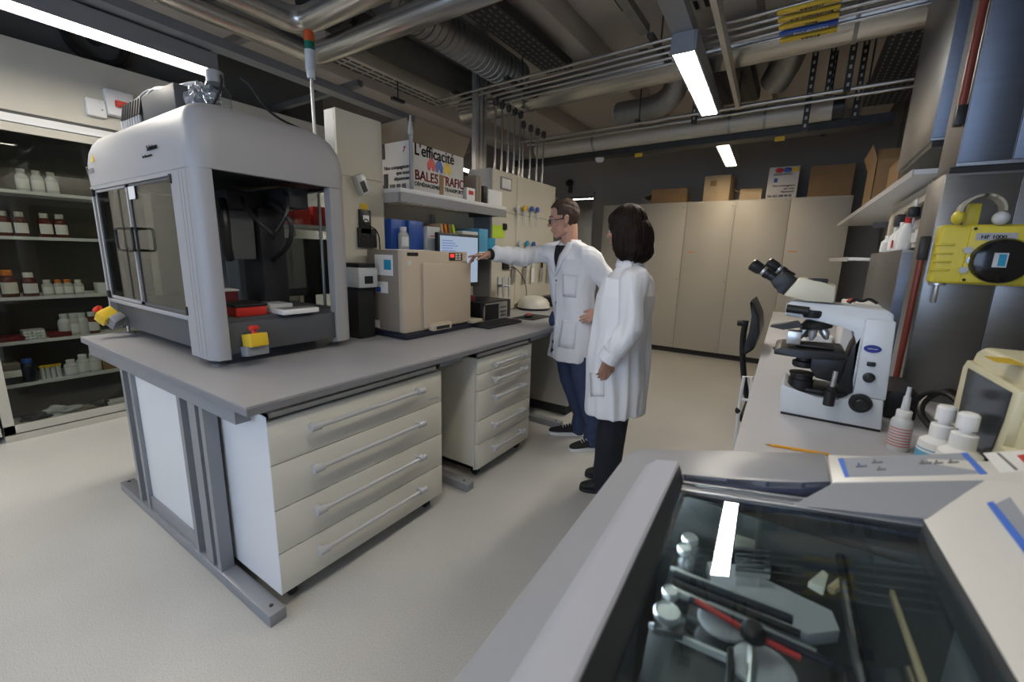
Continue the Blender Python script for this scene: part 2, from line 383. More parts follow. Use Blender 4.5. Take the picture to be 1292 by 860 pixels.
# ---------------------------------------------------------------- drawer helpers
def handle(mb, y0, y1, x, z, out=0.035, r=0.0095):
    mb.cyl((x+out, y0-0.02, z), (x+out, y1+0.02, z), r, seg=10)
    for y in (y0, y1):
        mb.cyl((x, y, z), (x+out, y, z), r*1.25, seg=10)
        mb.cyl((x+out, y-0.022, z), (x+out, y+0.022, z), r*1.7, seg=12)
def drawer_unit(label, x, y0, y1, depth, zs, z1, hy):
    t = thing('drawer_cabinet', label, 'cabinet', (x-depth/2, (y0+y1)/2, 0))
    b = MB(); zb = zs[0]-0.006
    b.box((x-depth, y0, zb), (x-0.022, y0+0.018, z1)); b.box((x-depth, y1-0.018, zb), (x-0.022, y1, z1))
    b.box((x-depth, y0, z1-0.02), (x-0.022, y1, z1)); b.box((x-depth, y0, zb), (x-0.03, y1, zb+0.02)); b.box((x-depth, y0, zb), (x-depth+0.01, y1, z1))
    obj('body', b, 'cream', t)
    for i in range(len(zs)-1):
        d = obj('drawer', bx((x-0.02, y0+0.001, zs[i]+0.002), (x, y1-0.001, zs[i+1]-0.002), 0.002), 'cream', t)
        h = MB(); handle(h, hy[0], hy[1], x, zs[i+1]-0.045-0.1*(zs[i+1]-zs[i])); obj('handle', h, 'handle', d)
    for yy in (y0+0.07, y1-0.07):
        for xx in (x-0.07, x-depth+0.08):
            w = MB(); w.cyl((xx, yy-0.012, 0.03), (xx, yy+0.012, 0.03), 0.03, seg=16)
            w.box((xx-0.02, yy-0.018, 0.035), (xx+0.02, yy+0.018, zb)); obj('caster', w, 'blackm', t)
    return t
def channel(x0, x1, y, z0, z1, fl=0.034):
    """open C-profile post: two flanges and a recessed web"""
    b = MB(); b.box((x0, y, z0), (x0+fl, y+0.05, z1)); b.box((x1-fl, y, z0), (x1, y+0.05, z1)); b.box((x0+fl, y+0.032, z0), (x1-fl, y+0.05, z1)); return b
def frame_leg(name_label, x0, x1, y, zt, posts, h=0.05, wdt=0.055, bar=None):
    t = thing('bench_frame', name_label, 'frame', ((x0+x1)/2, y, 0))
    obj('foot', bx((x0, y-0.005, 0.0), (x1, y+wdt+0.005, h), 0.003), 'greym', t)
    obj('crossbar', bx((bar[0] if bar else x0-0.03, y, zt-0.06), (bar[1] if bar else x1-0.10, y+wdt, zt-0.001), 0.003), 'greym', t)
    for pa, pb in posts: obj('post', channel(pa, pb, y, h, zt-0.06), 'greym', t)
    for xx in (x0+0.03, x1-0.05):
        obj('bolt', MB().cyl((xx, y+0.028, h), (xx, y+0.028, h+0.003), 0.008, seg=10), 'dgap', t)
    return t
# ---------------------------------------------------------------- the big double bench
BT = 0.888
t = thing('workbench', 'long grey double-sided workbench carrying the robot', 'workbench', (-2.3, 2.3, 0.85))
def topslab(x0, x1, y0, y1, z1, th, parent, m='top', em='topedge'):
    b = MB(); b.box((x0+0.002, y0+0.002, z1-0.004), (x1-0.002, y1-0.002, z1)); obj('worktop', b, m, parent)
    b = MB(); b.box((x0, y0, z1-th), (x1, y1, z1-0.0045), 0.003, 1); obj('edge', b, em, parent)
topslab(-3.43, -1.50, 0.655, 4.4, BT, 0.036, t)
for ya, yb in ((1.66, 1.838), (2.605, 3.048), (3.11, 4.35)):
    obj('rail', bx((-1.60, ya, BT-0.075), (-1.545, yb, BT-0.037)), 'greym', t)
obj('rail', bx((-3.36, 0.75, BT-0.075), (-3.31, 4.35, BT-0.037)), 'greym', t)
ZT = BT-0.037
frame_leg('grey metal bench frame with long foot at the near end', -3.16, -1.50, 0.668, ZT, ((-2.85, -2.70), (-2.145, -2.0), (-2.0, -1.895)), bar=(-3.36, -1.62))
frame_leg('grey metal bench foot between the two drawer cabinets', -2.32, -1.50, 1.84, ZT, ((-2.1, -1.96),))
frame_leg('grey metal bench foot beyond the narrow drawer cabinet', -2.32, -1.50, 3.05, ZT, ((-2.1, -1.96),))
solo('end_panel', bx((-2.698, 0.685, 0.12), (-2.147, 0.70, ZT-0.061)), 'white', 'white panel closing the near bench end between the frames', 'panel')
solo('kick_plate', bx((-2.698, 0.675, 0.051), (-2.147, 0.69, 0.12)), 'greym', 'grey plate under the white end panel of the bench', 'panel')
drawer_unit('wide cream drawer cabinet with four long handles', -1.535, 0.735, 1.655, 0.55, [0.075, 0.255, 0.44, 0.625, 0.80], 0.822, (0.90, 1.47))
obj('side_panel', bx((-2.085, 0.7345, 0.072), (-1.537, 0.7352, 0.82)), 'white', bpy.data.objects['drawer_cabinet'], label='white side panel')
# name strip on the top drawer
obj('name_strip', bx((-1.5345, 1.56, 0.655), (-1.5335, 1.63, 0.665)), 'handle', bpy.data.objects['drawer_cabinet'])
drawer_unit('narrow cream drawer cabinet with five short handles', -1.535, 1.975, 2.60, 0.55, [0.075, 0.24, 0.40, 0.59, 0.70, 0.80], 0.822, (2.13, 2.46))
# the bench's other half: back panels that close the view under it
solo('back_panel', bx((-2.62, 2.7, 0.0), (-2.60, 4.35, ZT)), 'closet', 'beige modesty panel under the far part of the bench', 'panel')
t = thing('under_bench_cupboard', 'beige cupboard under the bench behind the man\'s legs', 'cupboard', (-1.95, 3.7, 0))
obj('body', bx((-2.35, 3.32, 0.10), (-1.57, 4.3, ZT-0.04)), 'closet', t)
obj('plinth', bx((-2.33, 3.36, 0.0), (-1.60, 4.28, 0.10)), 'dgap', t)
# ================================================================ ceiling services
def lamp(label, x, y0, y1, z=2.60, wd=0.12, rot=-0.047, group=None, m_='tube'):
    """fluorescent fitting with louvre, running along the bench direction"""
    t = thing('ceiling_lamp', label, 'lamp', (x, y0, z), group, rotz=-rot)
    W = WM[t.name]; L = y1-y0
    def o2(n, mb, m, p=t): mb.mat(W); return obj(n, mb, m, p)
    hw = wd/2
    b = MB(); b.box((-hw, 0, 0.055), (hw, L, 0.11)); b.box((-hw-0.012, -0.002, 0.006), (-hw, L+0.002, 0.11)); b.box((hw, -0.002, 0.006), (hw+0.012, L+0.002, 0.11))
    b.box((-hw, -0.01, 0.0), (hw, 0.004, 0.11)); b.box((-hw, L-0.004, 0.0), (hw, L+0.01, 0.11))
    hs = o2('housing', b, 'greym')
    o2('diffuser', bx((-hw+0.004, 0.006, 0.012), (hw-0.004, L-0.006, 0.05)), m_)
    b = MB(); n = int(L/0.1)
    for i in range(1, n): b.box((-hw+0.002, i*L/n-0.001, 0.001), (hw-0.002, i*L/n+0.001, 0.011))
    b.mat(W); joinm(hs, b, 'reflector')
    return t
lamp('bright long ceiling lamp above the man and woman', -0.735, 2.86, 4.12, m_='tube3')
lamp('second ceiling lamp hanging in front of the closets', -0.845, 5.17, 6.40, m_='tube2')
lamp('ceiling lamp in the row over the cryostat', -0.62, 0.1, 1.34, m_='tube4')
lamp('ceiling lamp over the aisle behind the photographer', -0.50, -2.2, -0.96, m_='tube4')
lamp('long ceiling lamp over the glazed wall cabinet', -3.55, 0.20, 1.58, wd=0.16)
lamp('ceiling lamp hidden behind the beige service cupboard', -3.35, 3.05, 4.25, z=2.36)
lamp('ceiling lamp at the left end of the lamp row over the wall cabinet', -3.47, -1.4, -0.1)
tl = lamp('white ceiling lamp seen in the next room through the opening', -4.15, 8.55, 9.5, z=2.58, rot=1.45)

# rails that carry the lamps
def solo_box(name, a, b_, m, label, cat, group=None, bev=0.0, rz=0.0):
    mb = bx(a, b_, bev)
    if rz:
        c = Vector(a); mb.mat(Matrix.Translation(c) @ Matrix.Rotation(rz, 4, 'Z') @ Matrix.Translation(-c))
    return solo(name, mb, m, label, cat, group)
def yrail(name, label, x0, x1, y0, y1, z0, z1, m, rot=0.047):
    return solo_box(name, (x0, y0, z0), (x1, y1, z1), m, label, 'rail', rz=rot)
yrail('mounting_rail', 'grey mounting rail above the lamps over the aisle', -0.56, -0.44, -2.4, 4.65, 2.712, 2.78, 'greym')
yrail('mounting_rail', 'short grey mounting rail above the lamp by the closets', -0.92, -0.80, 5.16, 6.55, 2.712, 2.78, 'greym')
yrail('cable_duct', 'narrow pale cable duct beside the lamp over the aisle', -0.455, -0.425, 0.6, 4.35, 2.68, 2.76, 'ppipe')
yrail('mounting_rail', 'grey mounting rail above the lamps on the left', -3.36, -3.24, -2.4, 3.6, 2.73, 2.79, 'greym')
# --- pipes
def xpipe(label, x0, x1, y, z, r, m='pipe', bands=(), name='pipe', group=None, rot=0.0):
    t = thing(name, label, 'pipe', ((x0+x1)/2, y, z-r), group)
    dy = math.tan(rot)
    f = lambda x: y+(x-(x0+x1)/2)*dy
    obj('run', MB().cyl((x0, f(x0), z), (x1, f(x1), z), r, seg=28), m, t)
    for bx_ in bands: obj('band', MB().cyl((bx_-0.012, f(bx_), z), (bx_+0.012, f(bx_), z), r*1.04, seg=28), 'galv', t)
    return t
xpipe('big lagged pipe crossing above the aisle lamp', -3.3, 0.78, 3.86, 2.95, 0.13, bands=(-2.45, -0.95, 0.1), rot=-0.06)
xpipe('smooth pale pipe with black cap crossing in front of the back wall', -3.0, 0.06, 4.98, 2.74, 0.10, 'ppipe', bands=(-2.2, -0.75, -0.45), rot=-0.06)
obj('end_cap', MB().cyl((0.06, 4.98-0.092, 2.74), (0.14, 4.98-0.097, 2.74), 0.095), 'black', bpy.data.objects['pipe.001'])
# pair of lagged pipes at upper centre, turning to run along the left side
def elbow_pipe(label, pts, r, m='pipe'):
    t = thing('pipe', label, 'pipe', pts[0])
    obj('run', MB().tube(pts, r, seg=22), m, t); return t
def arc(c, r, a0, a1, z, n=7):
    return [Vector((c[0]+r*math.cos(R_(a0+(a1-a0)*i/n)), c[1]+r*math.sin(R_(a0+(a1-a0)*i/n)), z)) for i in range(n+1)]
elbow_pipe('lower of the two lagged pipes crossing top centre and bending left', [Vector((-1.02, 2.04, 3.34)), Vector((-1.02, 2.04, 2.90)), Vector((-1.06, 2.04, 2.81)), Vector((-1.16, 2.04, 2.78))]+arc((-2.98, 1.94), 0.10, 90, 180, 2.78)+[Vector((-3.08, -2.4, 2.78))], 0.072)
elbow_pipe('upper of the two lagged pipes crossing top centre', [Vector((-0.97, 1.80, 3.34)), Vector((-0.97, 1.80, 2.95)), Vector((-1.01, 1.80, 2.86)), Vector((-1.12, 1.80, 2.83)), Vector((-2.75, 1.80, 2.83))]+arc((-2.75, 1.68), 0.12, 90, 180, 2.83)+[Vector((-2.87, -2.4, 2.83))], 0.075)
t = thing('air_duct', 'wide pale duct with open black end above the robot', 'duct', (-3.0, 1.2, 2.98))
obj('run', MB().cyl((-3.0, -2.4, 3.02), (-3.0, 1.30, 3.02), 0.10, seg=24), 'ppipe', t)
obj('end_cap', MB().cyl((-3.0, 1.30, 3.02), (-3.0, 1.42, 3.00), 0.09, 0.125), 'black', t)
t = thing('air_duct', 'banded silver duct at the top left corner over the lamp', 'duct', (-3.25, 0.9, 2.9))
obj('run', MB().cyl((-3.26, -1.0, 2.94), (-3.26, 1.0, 2.94), 0.08, seg=24), 'alu', t)
for i in range(10): obj('band', MB().cyl((-3.26, -0.85+i*0.2, 2.94), (-3.26, -0.83+i*0.2, 2.94), 0.086, seg=24), 'black', t)
# spiral duct
t = thing('spiral_duct', 'dark ribbed spiral air duct under the ceiling', 'duct', (-2.38, 2.2, 2.85))
pr = []
for i in range(25):
    for rr_, dz_ in ((0.130, 0.0), (0.130, 0.050), (0.139, 0.053), (0.139, 0.058)): pr.append((rr_, i*0.062+dz_))
obj('run', MB().lathe(pr, (-2.38, 2.05, 3.0), (0, 1, 0.0), 24), 'galv', t)
solo('air_duct', MB().cyl((-2.88, 1.9, 3.08), (-2.88, 3.6, 3.08), 0.19, seg=28), 'dsteel', 'large dark round duct between the spiral duct and the slotted beam', 'duct')
solo('air_duct', MB().tube([(-1.15, 4.42, 3.2), (-1.15, 4.42, 3.1), (-1.2, 4.5, 2.93), (-1.4, 4.6, 2.87), (-1.8, 4.68, 2.90)], 0.11, 20, 2), 'galv', 'bent silver duct coming down behind the big pipe', 'duct')
solo('air_duct', MB().tube([(-0.28, 4.3, 3.3), (-0.28, 4.5, 3.1), (-0.4, 4.75, 2.98)], 0.12, 20, 2), 'galv', 'slanting round duct above the right end of the pale pipe', 'duct')
# slotted chilled beams and grilles
def slotted(label, x0, x1, y0, y1, z, rows=3, m='ppipe', n=12, name='chilled_beam'):
    t = thing(name, label, 'vent', ((x0+x1)/2, (y0+y1)/2, z))
    hs = obj('housing', bx((x0, y0, z), (x1, y1, z+0.12), 0.02), m, t)
    b = MB()
    for r in range(rows):
        xx = x0+(r+0.75)*(x1-x0)/(rows+0.5)
        for i in range(n):
            ya = y0+0.03+i*(y1-y0-0.06)/n
            b.box((xx-0.012, ya, z-0.002), (xx+0.012, ya+(y1-y0-0.06)/n-0.02, z+0.001))
    joinm(hs, b, 'black'); return t
slotted('slotted white chilled beam above the beige cupboard', -3.50, -3.26, 2.25, 3.70, 2.95, 3)
slotted('slotted grey chilled beam at the top beside the lamp rail', -0.75, -0.55, 1.4, 3.05, 2.88, 3, n=14)
slotted('slotted chilled beam between the big pipe and the pale pipe', -0.95, -0.55, 4.1, 5.2, 2.98, 4, 'dsteel')
def tray(label, x0, x1, y0, y1, z, m='dsteel'):
    t = thing('cable_tray', label, 'cable tray', ((x0+x1)/2, (y0+y1)/2, z))
    b = MB(); b.box((x0, y0, z), (x1, y1, z+0.004)); b.box((x0-0.004, y0, z), (x0, y1, z+0.07)); b.box((x1, y0, z), (x1+0.004, y1, z+0.07))
    ty = obj('tray', b, m, t)
    b = MB(); nx = max(3, int((x1-x0)/0.045)); ny = int((y1-y0)/0.07)
    for i in range(nx):
        for j in range(ny):
            xx = x0+(i+0.5)*(x1-x0)/nx; yy = y0+(j+0.5)*(y1-y0)/ny+(i % 2)*0.02
            b.box((xx-0.006, yy-0.018, z-0.0012), (xx+0.006, yy+0.018, z-0.0004))
    joinm(ty, b, 'galv'); return t
tray('dark perforated cable tray left of the bare ceiling', -2.10, -1.86, 1.6, 3.66, 3.0)
tray('dark perforated cable tray at the upper right by the steel cupboard', 0.30, 0.62, 3.9, 5.6, 2.9)
solo_box('cable_trunk', (-3.4, 5.13, 2.585), (0.5, 5.30, 2.66), 'dsteel', 'dark cable trunk hanging below the pale pipe', 'cable trunk', rz=-0.05)
# slim channels
solo_box('steel_channel', (-1.13, 1.2, 2.93), (-1.07, 3.25, 2.98), 'galv', 'slim steel channel running over the bare ceiling', 'rail')
solo_box('steel_channel', (-5.0, 1.78, 2.95), (-3.3, 1.84, 3.0), 'galv', 'steel channel crossing above the left lamp rail', 'rail', rz=0.05)
solo_box('steel_channel', (-5.0, 2.6, 2.8), (-3.35, 2.65, 2.85), 'galv', 'steel channel crossing over the robot near the left wall', 'rail')
solo_box('steel_channel', (-2.65, 2.0, 2.98), (-2.60, 3.6, 3.05), 'dsteel', 'dark channel running beside the spiral duct', 'rail')
# bundle of five service pipes
for i in range(5):
    t = solo('service_pipe', MB().cyl((-3.05, 3.12+i*0.092+0.09, 2.80), (0.78, 3.12+i*0.092-0.11, 2.80), 0.010, seg=12), 'thin', ('first', 'second', 'third', 'fourth', 'fifth')[i]+' from the front of the five parallel thin steel pipes under the ceiling', 'pipe', 'bundle of five parallel service pipes')
for i, (c, s) in enumerate((('yellow', 'ARGON'), ('yellow', 'AIR COMPRIME'), ('yellow', 'VIDE'), ('blue', 'EAU GLACEE'), ('yellow', 'AZOTE'))):
    y = 3.12+i*0.092-0.012-0.05; 
    tg = thing('pipe_marker', '%s pipe marker sleeve, number %s from the camera side' % (c, ('one', 'two', 'three', 'four', 'five')[i]), 'label', (-0.1, y, 2.78))
    obj('sleeve', bx((-0.29, y-0.020, 2.770), (0.0, y+0.020, 2.788), 0.004), c if c == 'blue' else M['yellow'], tg)
    text('lettering', s, (-0.13, y-0.008, 2.767), (1, 0, 0), (0, 1, 0), 0.03, 'ink' if c == 'yellow' else 'paper', tg, align='CENTER')
for j, (yy, zz) in enumerate(((4.38, 2.70), (4.55, 2.70))):
    solo('service_pipe', MB().cyl((-2.9, yy+0.1, zz), (0.78, yy-0.1, zz), 0.014, seg=12), 'thin', ('nearer', 'farther')[j]+' of the two thin steel pipes between the big pipe and the pale pipe', 'pipe', 'pair of thin service pipes')
# hangers: threaded rods with brackets
def hanger(x, y, z0, label, wide=0.10, m='dsteel', grp='threaded hanger rods'):
    t = thing('hanger', label, 'hanger', (x, y, z0), grp)
    obj('rod', MB().cyl((x, y, z0), (x, y, 3.35), 0.006, seg=8), m, t)
    obj('bracket', bx((x-0.02, y-wide/2, z0-0.01), (x+0.02, y+wide/2, z0+0.012)), m, t)
    obj('ceiling_plate', bx((x-0.04, y-0.04, 3.335), (x+0.04, y+0.04, 3.349)), m, t)
LBL = {(-1.0, 3.3): 'wide hanger over the pipe bundle just left of the aisle lamp', (-2.2, 3.4): 'wide hanger over the pipe bundle above the tool wall', (-0.05, 3.28): 'wide hanger over the pipe bundle at the yellow markers',
    (-2.78, 3.42): 'wide hanger over the pipe bundle above the moving box', (-1.5, 4.45): 'thin hanger rod of the two thin pipes left of the bent duct', (0.25, 4.4): 'thin hanger rod of the two thin pipes near the steel cupboard',
    (-2.6, 2.05): 'thin hanger rod beside the lagged pipes at upper left centre', (-1.15, 2.9): 'short hanger rod beside the slim channel on the bare ceiling', (-0.62, 4.35): 'thin hanger rod of the two thin pipes right behind the aisle lamp', (-3.3, 3.0): 'hanger rod of the left lamp rail above the beige cupboard'}
for x, y, z in ((-1.0, 3.3, 2.83), (-2.2, 3.4, 2.83), (-0.05, 3.28, 2.83), (-2.78, 3.42, 2.83), (-1.5, 4.45, 2.72), (0.25, 4.4, 2.72), (-2.6, 2.05, 2.86), (-1.15, 2.9, 2.98), (-0.62, 4.35, 2.72), (-3.3, 3.0, 2.79)):
    hanger(x, y, z, LBL[(x, y)], 0.5 if y in (3.3, 3.4, 3.28, 3.42) else 0.14)
def perf_post(label, x, y, z0, z1=3.35):
    t = thing('perforated_post', label, 'bracket', (x, y, z0), 'perforated steel drop posts')
    ch = obj('channel', bx((x-0.022, y-0.022, z0), (x+0.022, y+0.022, z1)), 'dsteel', t)
    b = MB(); n = int((z1-z0)/0.06)
    for i in range(n): b.box((x-0.008, y-0.0235, z0+0.03+i*0.06), (x+0.008, y-0.0225, z0+0.055+i*0.06))
    joinm(ch, b, 'ppipe')
for x, y, z in ((-1.0, 4.52, 2.66), (-0.12, 4.6, 2.5), (0.0, 4.85, 2.84), (0.12, 4.3, 2.68), (0.02, 5.35, 2.62), (0.22, 4.9, 2.62)):
    perf_post('dark perforated steel post hanging from the ceiling, %s from left' % {-1.0: 'first', -0.12: 'second', 0.0: 'third', 0.02: 'farthest of the three', 0.12: 'nearest', 0.22: 'rightmost'}[x], x, y, z)
for u, v in ((760, 203), (719, 231)):
    p = P(u, v, y=7.25 if u < 740 else 5.3)
    if u > 740:
        p.z = 2.70; p = Vector((P(760, 200, y=5.24).x, 5.16, 2.585))
        solo('smoke_detector', MB().lathe([(0.02, -0.045), (0.04, -0.04), (0.05, -0.015), (0.055, 0)], p), 'paper', 'round white smoke detector under the dark cable trunk', 'smoke detector')
    else:
        t = thing('camera', 'small black round wall camera above the opening', 'camera', p)
        obj('dome', MB().ball((p.x, 7.235, p.z), (0.07, 0.06, 0.06), 16), 'black', t)
        obj('bracket', bx((p.x-0.03, 7.26, p.z-0.16), (p.x+0.03, 7.30, p.z+0.0)), 'dsteel', t)
for i, x in enumerate((-1.7, -0.32)):
    solo('yellow_tag', bx((x-0.04, 5.10-0.05*(x+1.5), 2.55), (x+0.04, 5.13-0.05*(x+1.5), 2.585)), 'yellow', ('left', 'right')[i]+' yellow tag under the dark cable trunk by the back wall', 'tag')
solo('yellow_tag', bx((-1.98, 1.9, 2.93), (-1.90, 1.96, 2.999)), 'yellow', 'yellow tag at the cable tray end by the lagged pipe', 'tag')

# dark round fan in the recess above the bulkhead
t = thing('wall_fan', 'black round fan in the dark recess over the bulkhead', 'fan', (-4.7, 1.2, 2.75))
p = P(122, 60, x=-4.72)
obj('ring', MB().lathe([(0.16, 0), (0.2, 0.02), (0.2, 0.06), (0.15, 0.06), (0.15, 0.0)], (-4.75, p.y, 2.96), (1, 0, 0), 28, False), 'black', t)
obj('hub', MB().lathe([(0.05, 0.0), (0.05, 0.05), (0.02, 0.06)], (-4.745, p.y, 2.96), (1, 0, 0), 16), 'blackm', t)

# ================================================================ glazed wall cabinet on the left
gx = -4.56; ya, yb = 0.40, 2.40
t = thing('glazed_cabinet', 'tall glazed wall cabinet full of reagent bottles', 'cabinet', (-4.75, 1.4, 0))
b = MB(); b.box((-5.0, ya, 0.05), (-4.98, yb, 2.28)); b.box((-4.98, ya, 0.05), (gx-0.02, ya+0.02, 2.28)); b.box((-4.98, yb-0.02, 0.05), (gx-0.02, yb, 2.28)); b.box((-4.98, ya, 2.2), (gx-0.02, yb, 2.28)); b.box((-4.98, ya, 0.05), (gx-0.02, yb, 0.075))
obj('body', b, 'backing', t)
obj('plinth', bx((-4.98, ya, 0.0), (gx-0.0, yb, 0.05)), 'closet', t)
obj('gap', bx((gx-0.02, ya-0.9, 2.264), (gx-0.005, yb, 2.284)), 'black', t)
obj('top_trim', bx((gx-0.02, ya-0.9, 2.21), (gx+0.012, yb, 2.262)), 'white', t)  # white carries the light caught along the cabinet's top edge
b = MB()
for a, c in (((gx-0.02, ya, 0.06), (gx, ya+0.055, 2.20)), ((gx-0.02, ya, 0.06), (gx, yb, 0.12)), ((gx-0.02, yb-0.05, 0.06), (gx, yb, 2.2)), ((gx-0.02, ya, 2.15), (gx, yb, 2.205)), ((gx-0.02, 1.38, 0.06), (gx, 1.43, 2.2))): b.box(a, c)
d = obj('door_frame', b, 'closet', t)
obj('pane', bx((gx-0.012, ya+0.05, 0.12), (gx-0.008, yb-0.05, 2.15)), 'cglass', d)
SH = {'a': 0.405, 'b': 0.715, 'c': 1.03, 'd': 1.455, 'e': 1.77}
for z in SH.values(): obj('shelf', bx((-4.97, ya+0.02, z-0.022), (gx-0.045, yb-0.02, z)), 'white', t)
t2 = thing('glazed_cabinet', 'second glazed cabinet just entering the left picture edge', 'cabinet', (-4.75, -0.2, 0))
b = MB(); b.box((-5.0, -0.9, 0.05), (gx-0.02, ya-0.01, 2.2)); obj('body', b, 'closet', t2)
obj('door_frame', bx((gx-0.02, ya-0.065, 0.06), (gx, ya-0.012, 2.2)), 'closet', t2)

def bottle(label, y, z, h, r, cap, body='bottle', lab=True, x=-4.66, name='reagent_bottle', group=None):
    t = thing(name, label, 'bottle', (x, y, z), group)
    obj('bottle', MB().lathe([(r*0.9, 0), (r, h*0.04), (r, h*0.62), (r*0.85, h*0.72), (r*0.5, h*0.8), (r*0.5, h*0.84)], (x, y, z), seg=16), body, t)
    obj('cap', MB().lathe([(r*0.62, h*0.80), (r*0.62, h*0.98), (r*0.55, h)], (x, y, z), seg=16), cap, t)
    if lab:
        b = MB(); n = 8
        for k in range(n):
            a0 = -R_(60)+k*R_(120)/n; a1 = a0+R_(120)/n
            b.poly([(x+r*1.02*math.cos(a0), y+r*1.02*math.sin(a0), z+h*0.14), (x+r*1.02*math.cos(a1), y+r*1.02*math.sin(a1), z+h*0.14), (x+r*1.02*math.cos(a1), y+r*1.02*math.sin(a1), z+h*0.55), (x+r*1.02*math.cos(a0), y+r*1.02*math.sin(a0), z+h*0.55)])
        obj('paper_label', b, 'paper', t)
    return t
def yat(u, v, x=-4.66): return P(u, v, x=x).y
ORD = ('first', 'second', 'third', 'fourth', 'fifth', 'sixth')
for i, u in enumerate((29, 48, 66)):
    bottle('pale capped bottle on the cabinet\'s topmost visible shelf, %s from left' % ORD[i], yat(u, 235), SH['e'], 0.15, 0.035, 'bottle', 'clearp')
for i, u in enumerate((6, 27, 58, 77)):
    bottle('dark red bottle with white label on the second cabinet shelf, %s from left' % ORD[i], yat(u, 290), SH['d'], 0.17, 0.038, 'bottle', 'brownb')
bottle('large orange-capped brown bottle with white label at the cabinet\'s left', yat(14, 375), SH['c'], 0.19, 0.045, 'orange', 'brownb')
bottle('white-capped dark red bottle beside the orange-capped bottle', yat(40, 373), SH['c'], 0.17, 0.042, 'paper', 'brownb')
bottle('small squat bottle with orange and white cap on the middle shelf', yat(62, 373), SH['c'], 0.115, 0.032, 'paper')
bottle('small bottle with orange cap, left of the orange-capped pair', yat(76, 373), SH['c'], 0.115, 0.028, 'orange')
bottle('small bottle with orange cap, right of the orange-capped pair', yat(88, 373), SH['c'], 0.115, 0.028, 'orange')
bottle('small bottle with white cap right of the orange-capped pair', yat(101, 372), SH['c'], 0.11, 0.03, 'paper')
for i, (u, bd) in enumerate(((84, 'clearp'), (96, 'bottle'), (106, 'clearp'), (119, 'brownb'))):
    bottle('faded reagent bottle on the cabinet shelf with red racks, %s from left' % ORD[i], yat(u, 420), SH['b'], 0.17, 0.04, 'clearp', bd, lab=(i in (1, 3)))
bottle('dark blue bottle on the lower cabinet shelf', yat(37, 472), SH['a'], 0.17, 0.045, 'blue', 'navy', False)
for i, u in enumerate((90, 106, 120)):
    bottle('clear jar with white cap on the lower cabinet shelf, %s from left' % ORD[i], yat(u, 463), SH['a'], 0.12 if i == 0 else 0.15, 0.042, 'paper', 'clearp')
for i, u in enumerate((53, 60, 67, 74)):
    t = thing('sample_tube', 'yellow-capped sample tube on the lower cabinet shelf, %s of the row from left' % ORD[i], 'tube', (-4.66, yat(u, 465), SH['a']), 'yellow-capped tubes')
    y = yat(u, 465); obj('tube', MB().cyl((-4.66, y, SH['a']), (-4.66, y, SH['a']+0.085), 0.013, seg=12), 'clearp', t)
    obj('cap', MB().cyl((-4.66, y, SH['a']+0.085), (-4.66, y, SH['a']+0.10), 0.017, seg=12), 'yellow', t)
y = yat(12, 428); solo('tube_rack', bx((-4.75, y-0.09, SH['b']), (-4.62, y+0.09, SH['b']+0.035), 0.004), 'dred', 'flat dark red rack at the left of the cabinet shelf', 'rack')
y = yat(76, 425); solo('tube_rack', bx((-4.72, y-0.06, SH['b']), (-4.62, y+0.06, SH['b']+0.04), 0.004), 'dred', 'dark red rack in the middle of the cabinet shelf', 'rack')
y = yat(43, 425); t = thing('tube_box', 'clear box of white caps between the red racks', 'box', (-4.66, y, SH['b']))
obj('box', bx((-4.72, y-0.055, SH['b']), (-4.62, y+0.055, SH['b']+0.07)), 'clearp', t)
b = MB()
for i in range(5):
    for j in range(3): b.ball((-4.618, y-0.042+i*0.021, SH['b']+0.015+j*0.02), 0.009, 8)
obj('caps', b, 'paper', t)['kind'] = 'stuff'
y = yat(12, 478)
for k in range(3): solo('storage_box', bx((-4.78, y-0.05, SH['a']+k*0.052), (-4.62, y+0.06, SH['a']+0.05+k*0.052), 0.003), ('black', 'paper', 'taupe')[k], ('black', 'white', 'grey')[k]+' flat box in the stack at the left of the lower shelf', 'box')
y = yat(137, 458); solo('storage_box', bx((-4.75, y-0.04, SH['a']), (-4.64, y+0.07, SH['a']+0.07), 0.003), 'card', 'small reddish brown box at the right of the lower shelf', 'box')
y = yat(120, 372)+0.05; solo('storage_box', bx((-4.75, y-0.03, SH['c']), (-4.63, y+0.1, SH['c']+0.08), 0.003), 'paper', 'open white tray at the right of the orange-capped bottles', 'box')
for k, (u, v) in enumerate(((20, 530), (23, 520), (19, 512), (26, 525), (30, 515))):
    y = yat(u, v); mb = bx((-4.80, y-0.08, 0.076+k*0.028), (-4.63, y+0.08, 0.082+k*0.028)); c = Vector((-4.7, y, 0.076+k*0.028))
    mb.mat(Matrix.Translation(c) @ Matrix.Rotation(0.12*(k-2), 4, 'Z') @ Matrix.Translation(-c))
    solo('folded_paper', mb, 'paper', 'folded white paper at the bottom left of the cabinet, %s from below' % ORD[k], 'paper', 'folded papers')
    if k: bpy.data.objects['folded_paper.%03d' % k].location.z = 0.076+k*0.0065
def crumple(name, label, c, s, m, seed, cat='bag'):
    bm = bmesh.new(); bmesh.ops.create_icosphere(bm, subdivisions=4, radius=1)
    for v in bm.verts:
        n = noise.noise(v.co*1.7+Vector((seed, 0, 0)))*0.45+noise.noise(v.co*4+Vector((0, seed, 0)))*0.2
        v.co *= 1+n; v.co.x *= s[0]; v.co.y *= s[1]; v.co.z *= s[2]
        v.co += Vector(c); v.co.z = max(v.co.z, c[2]-s[2]*0.6)
    return solo(name, bm, m, label, cat, sharp=25)
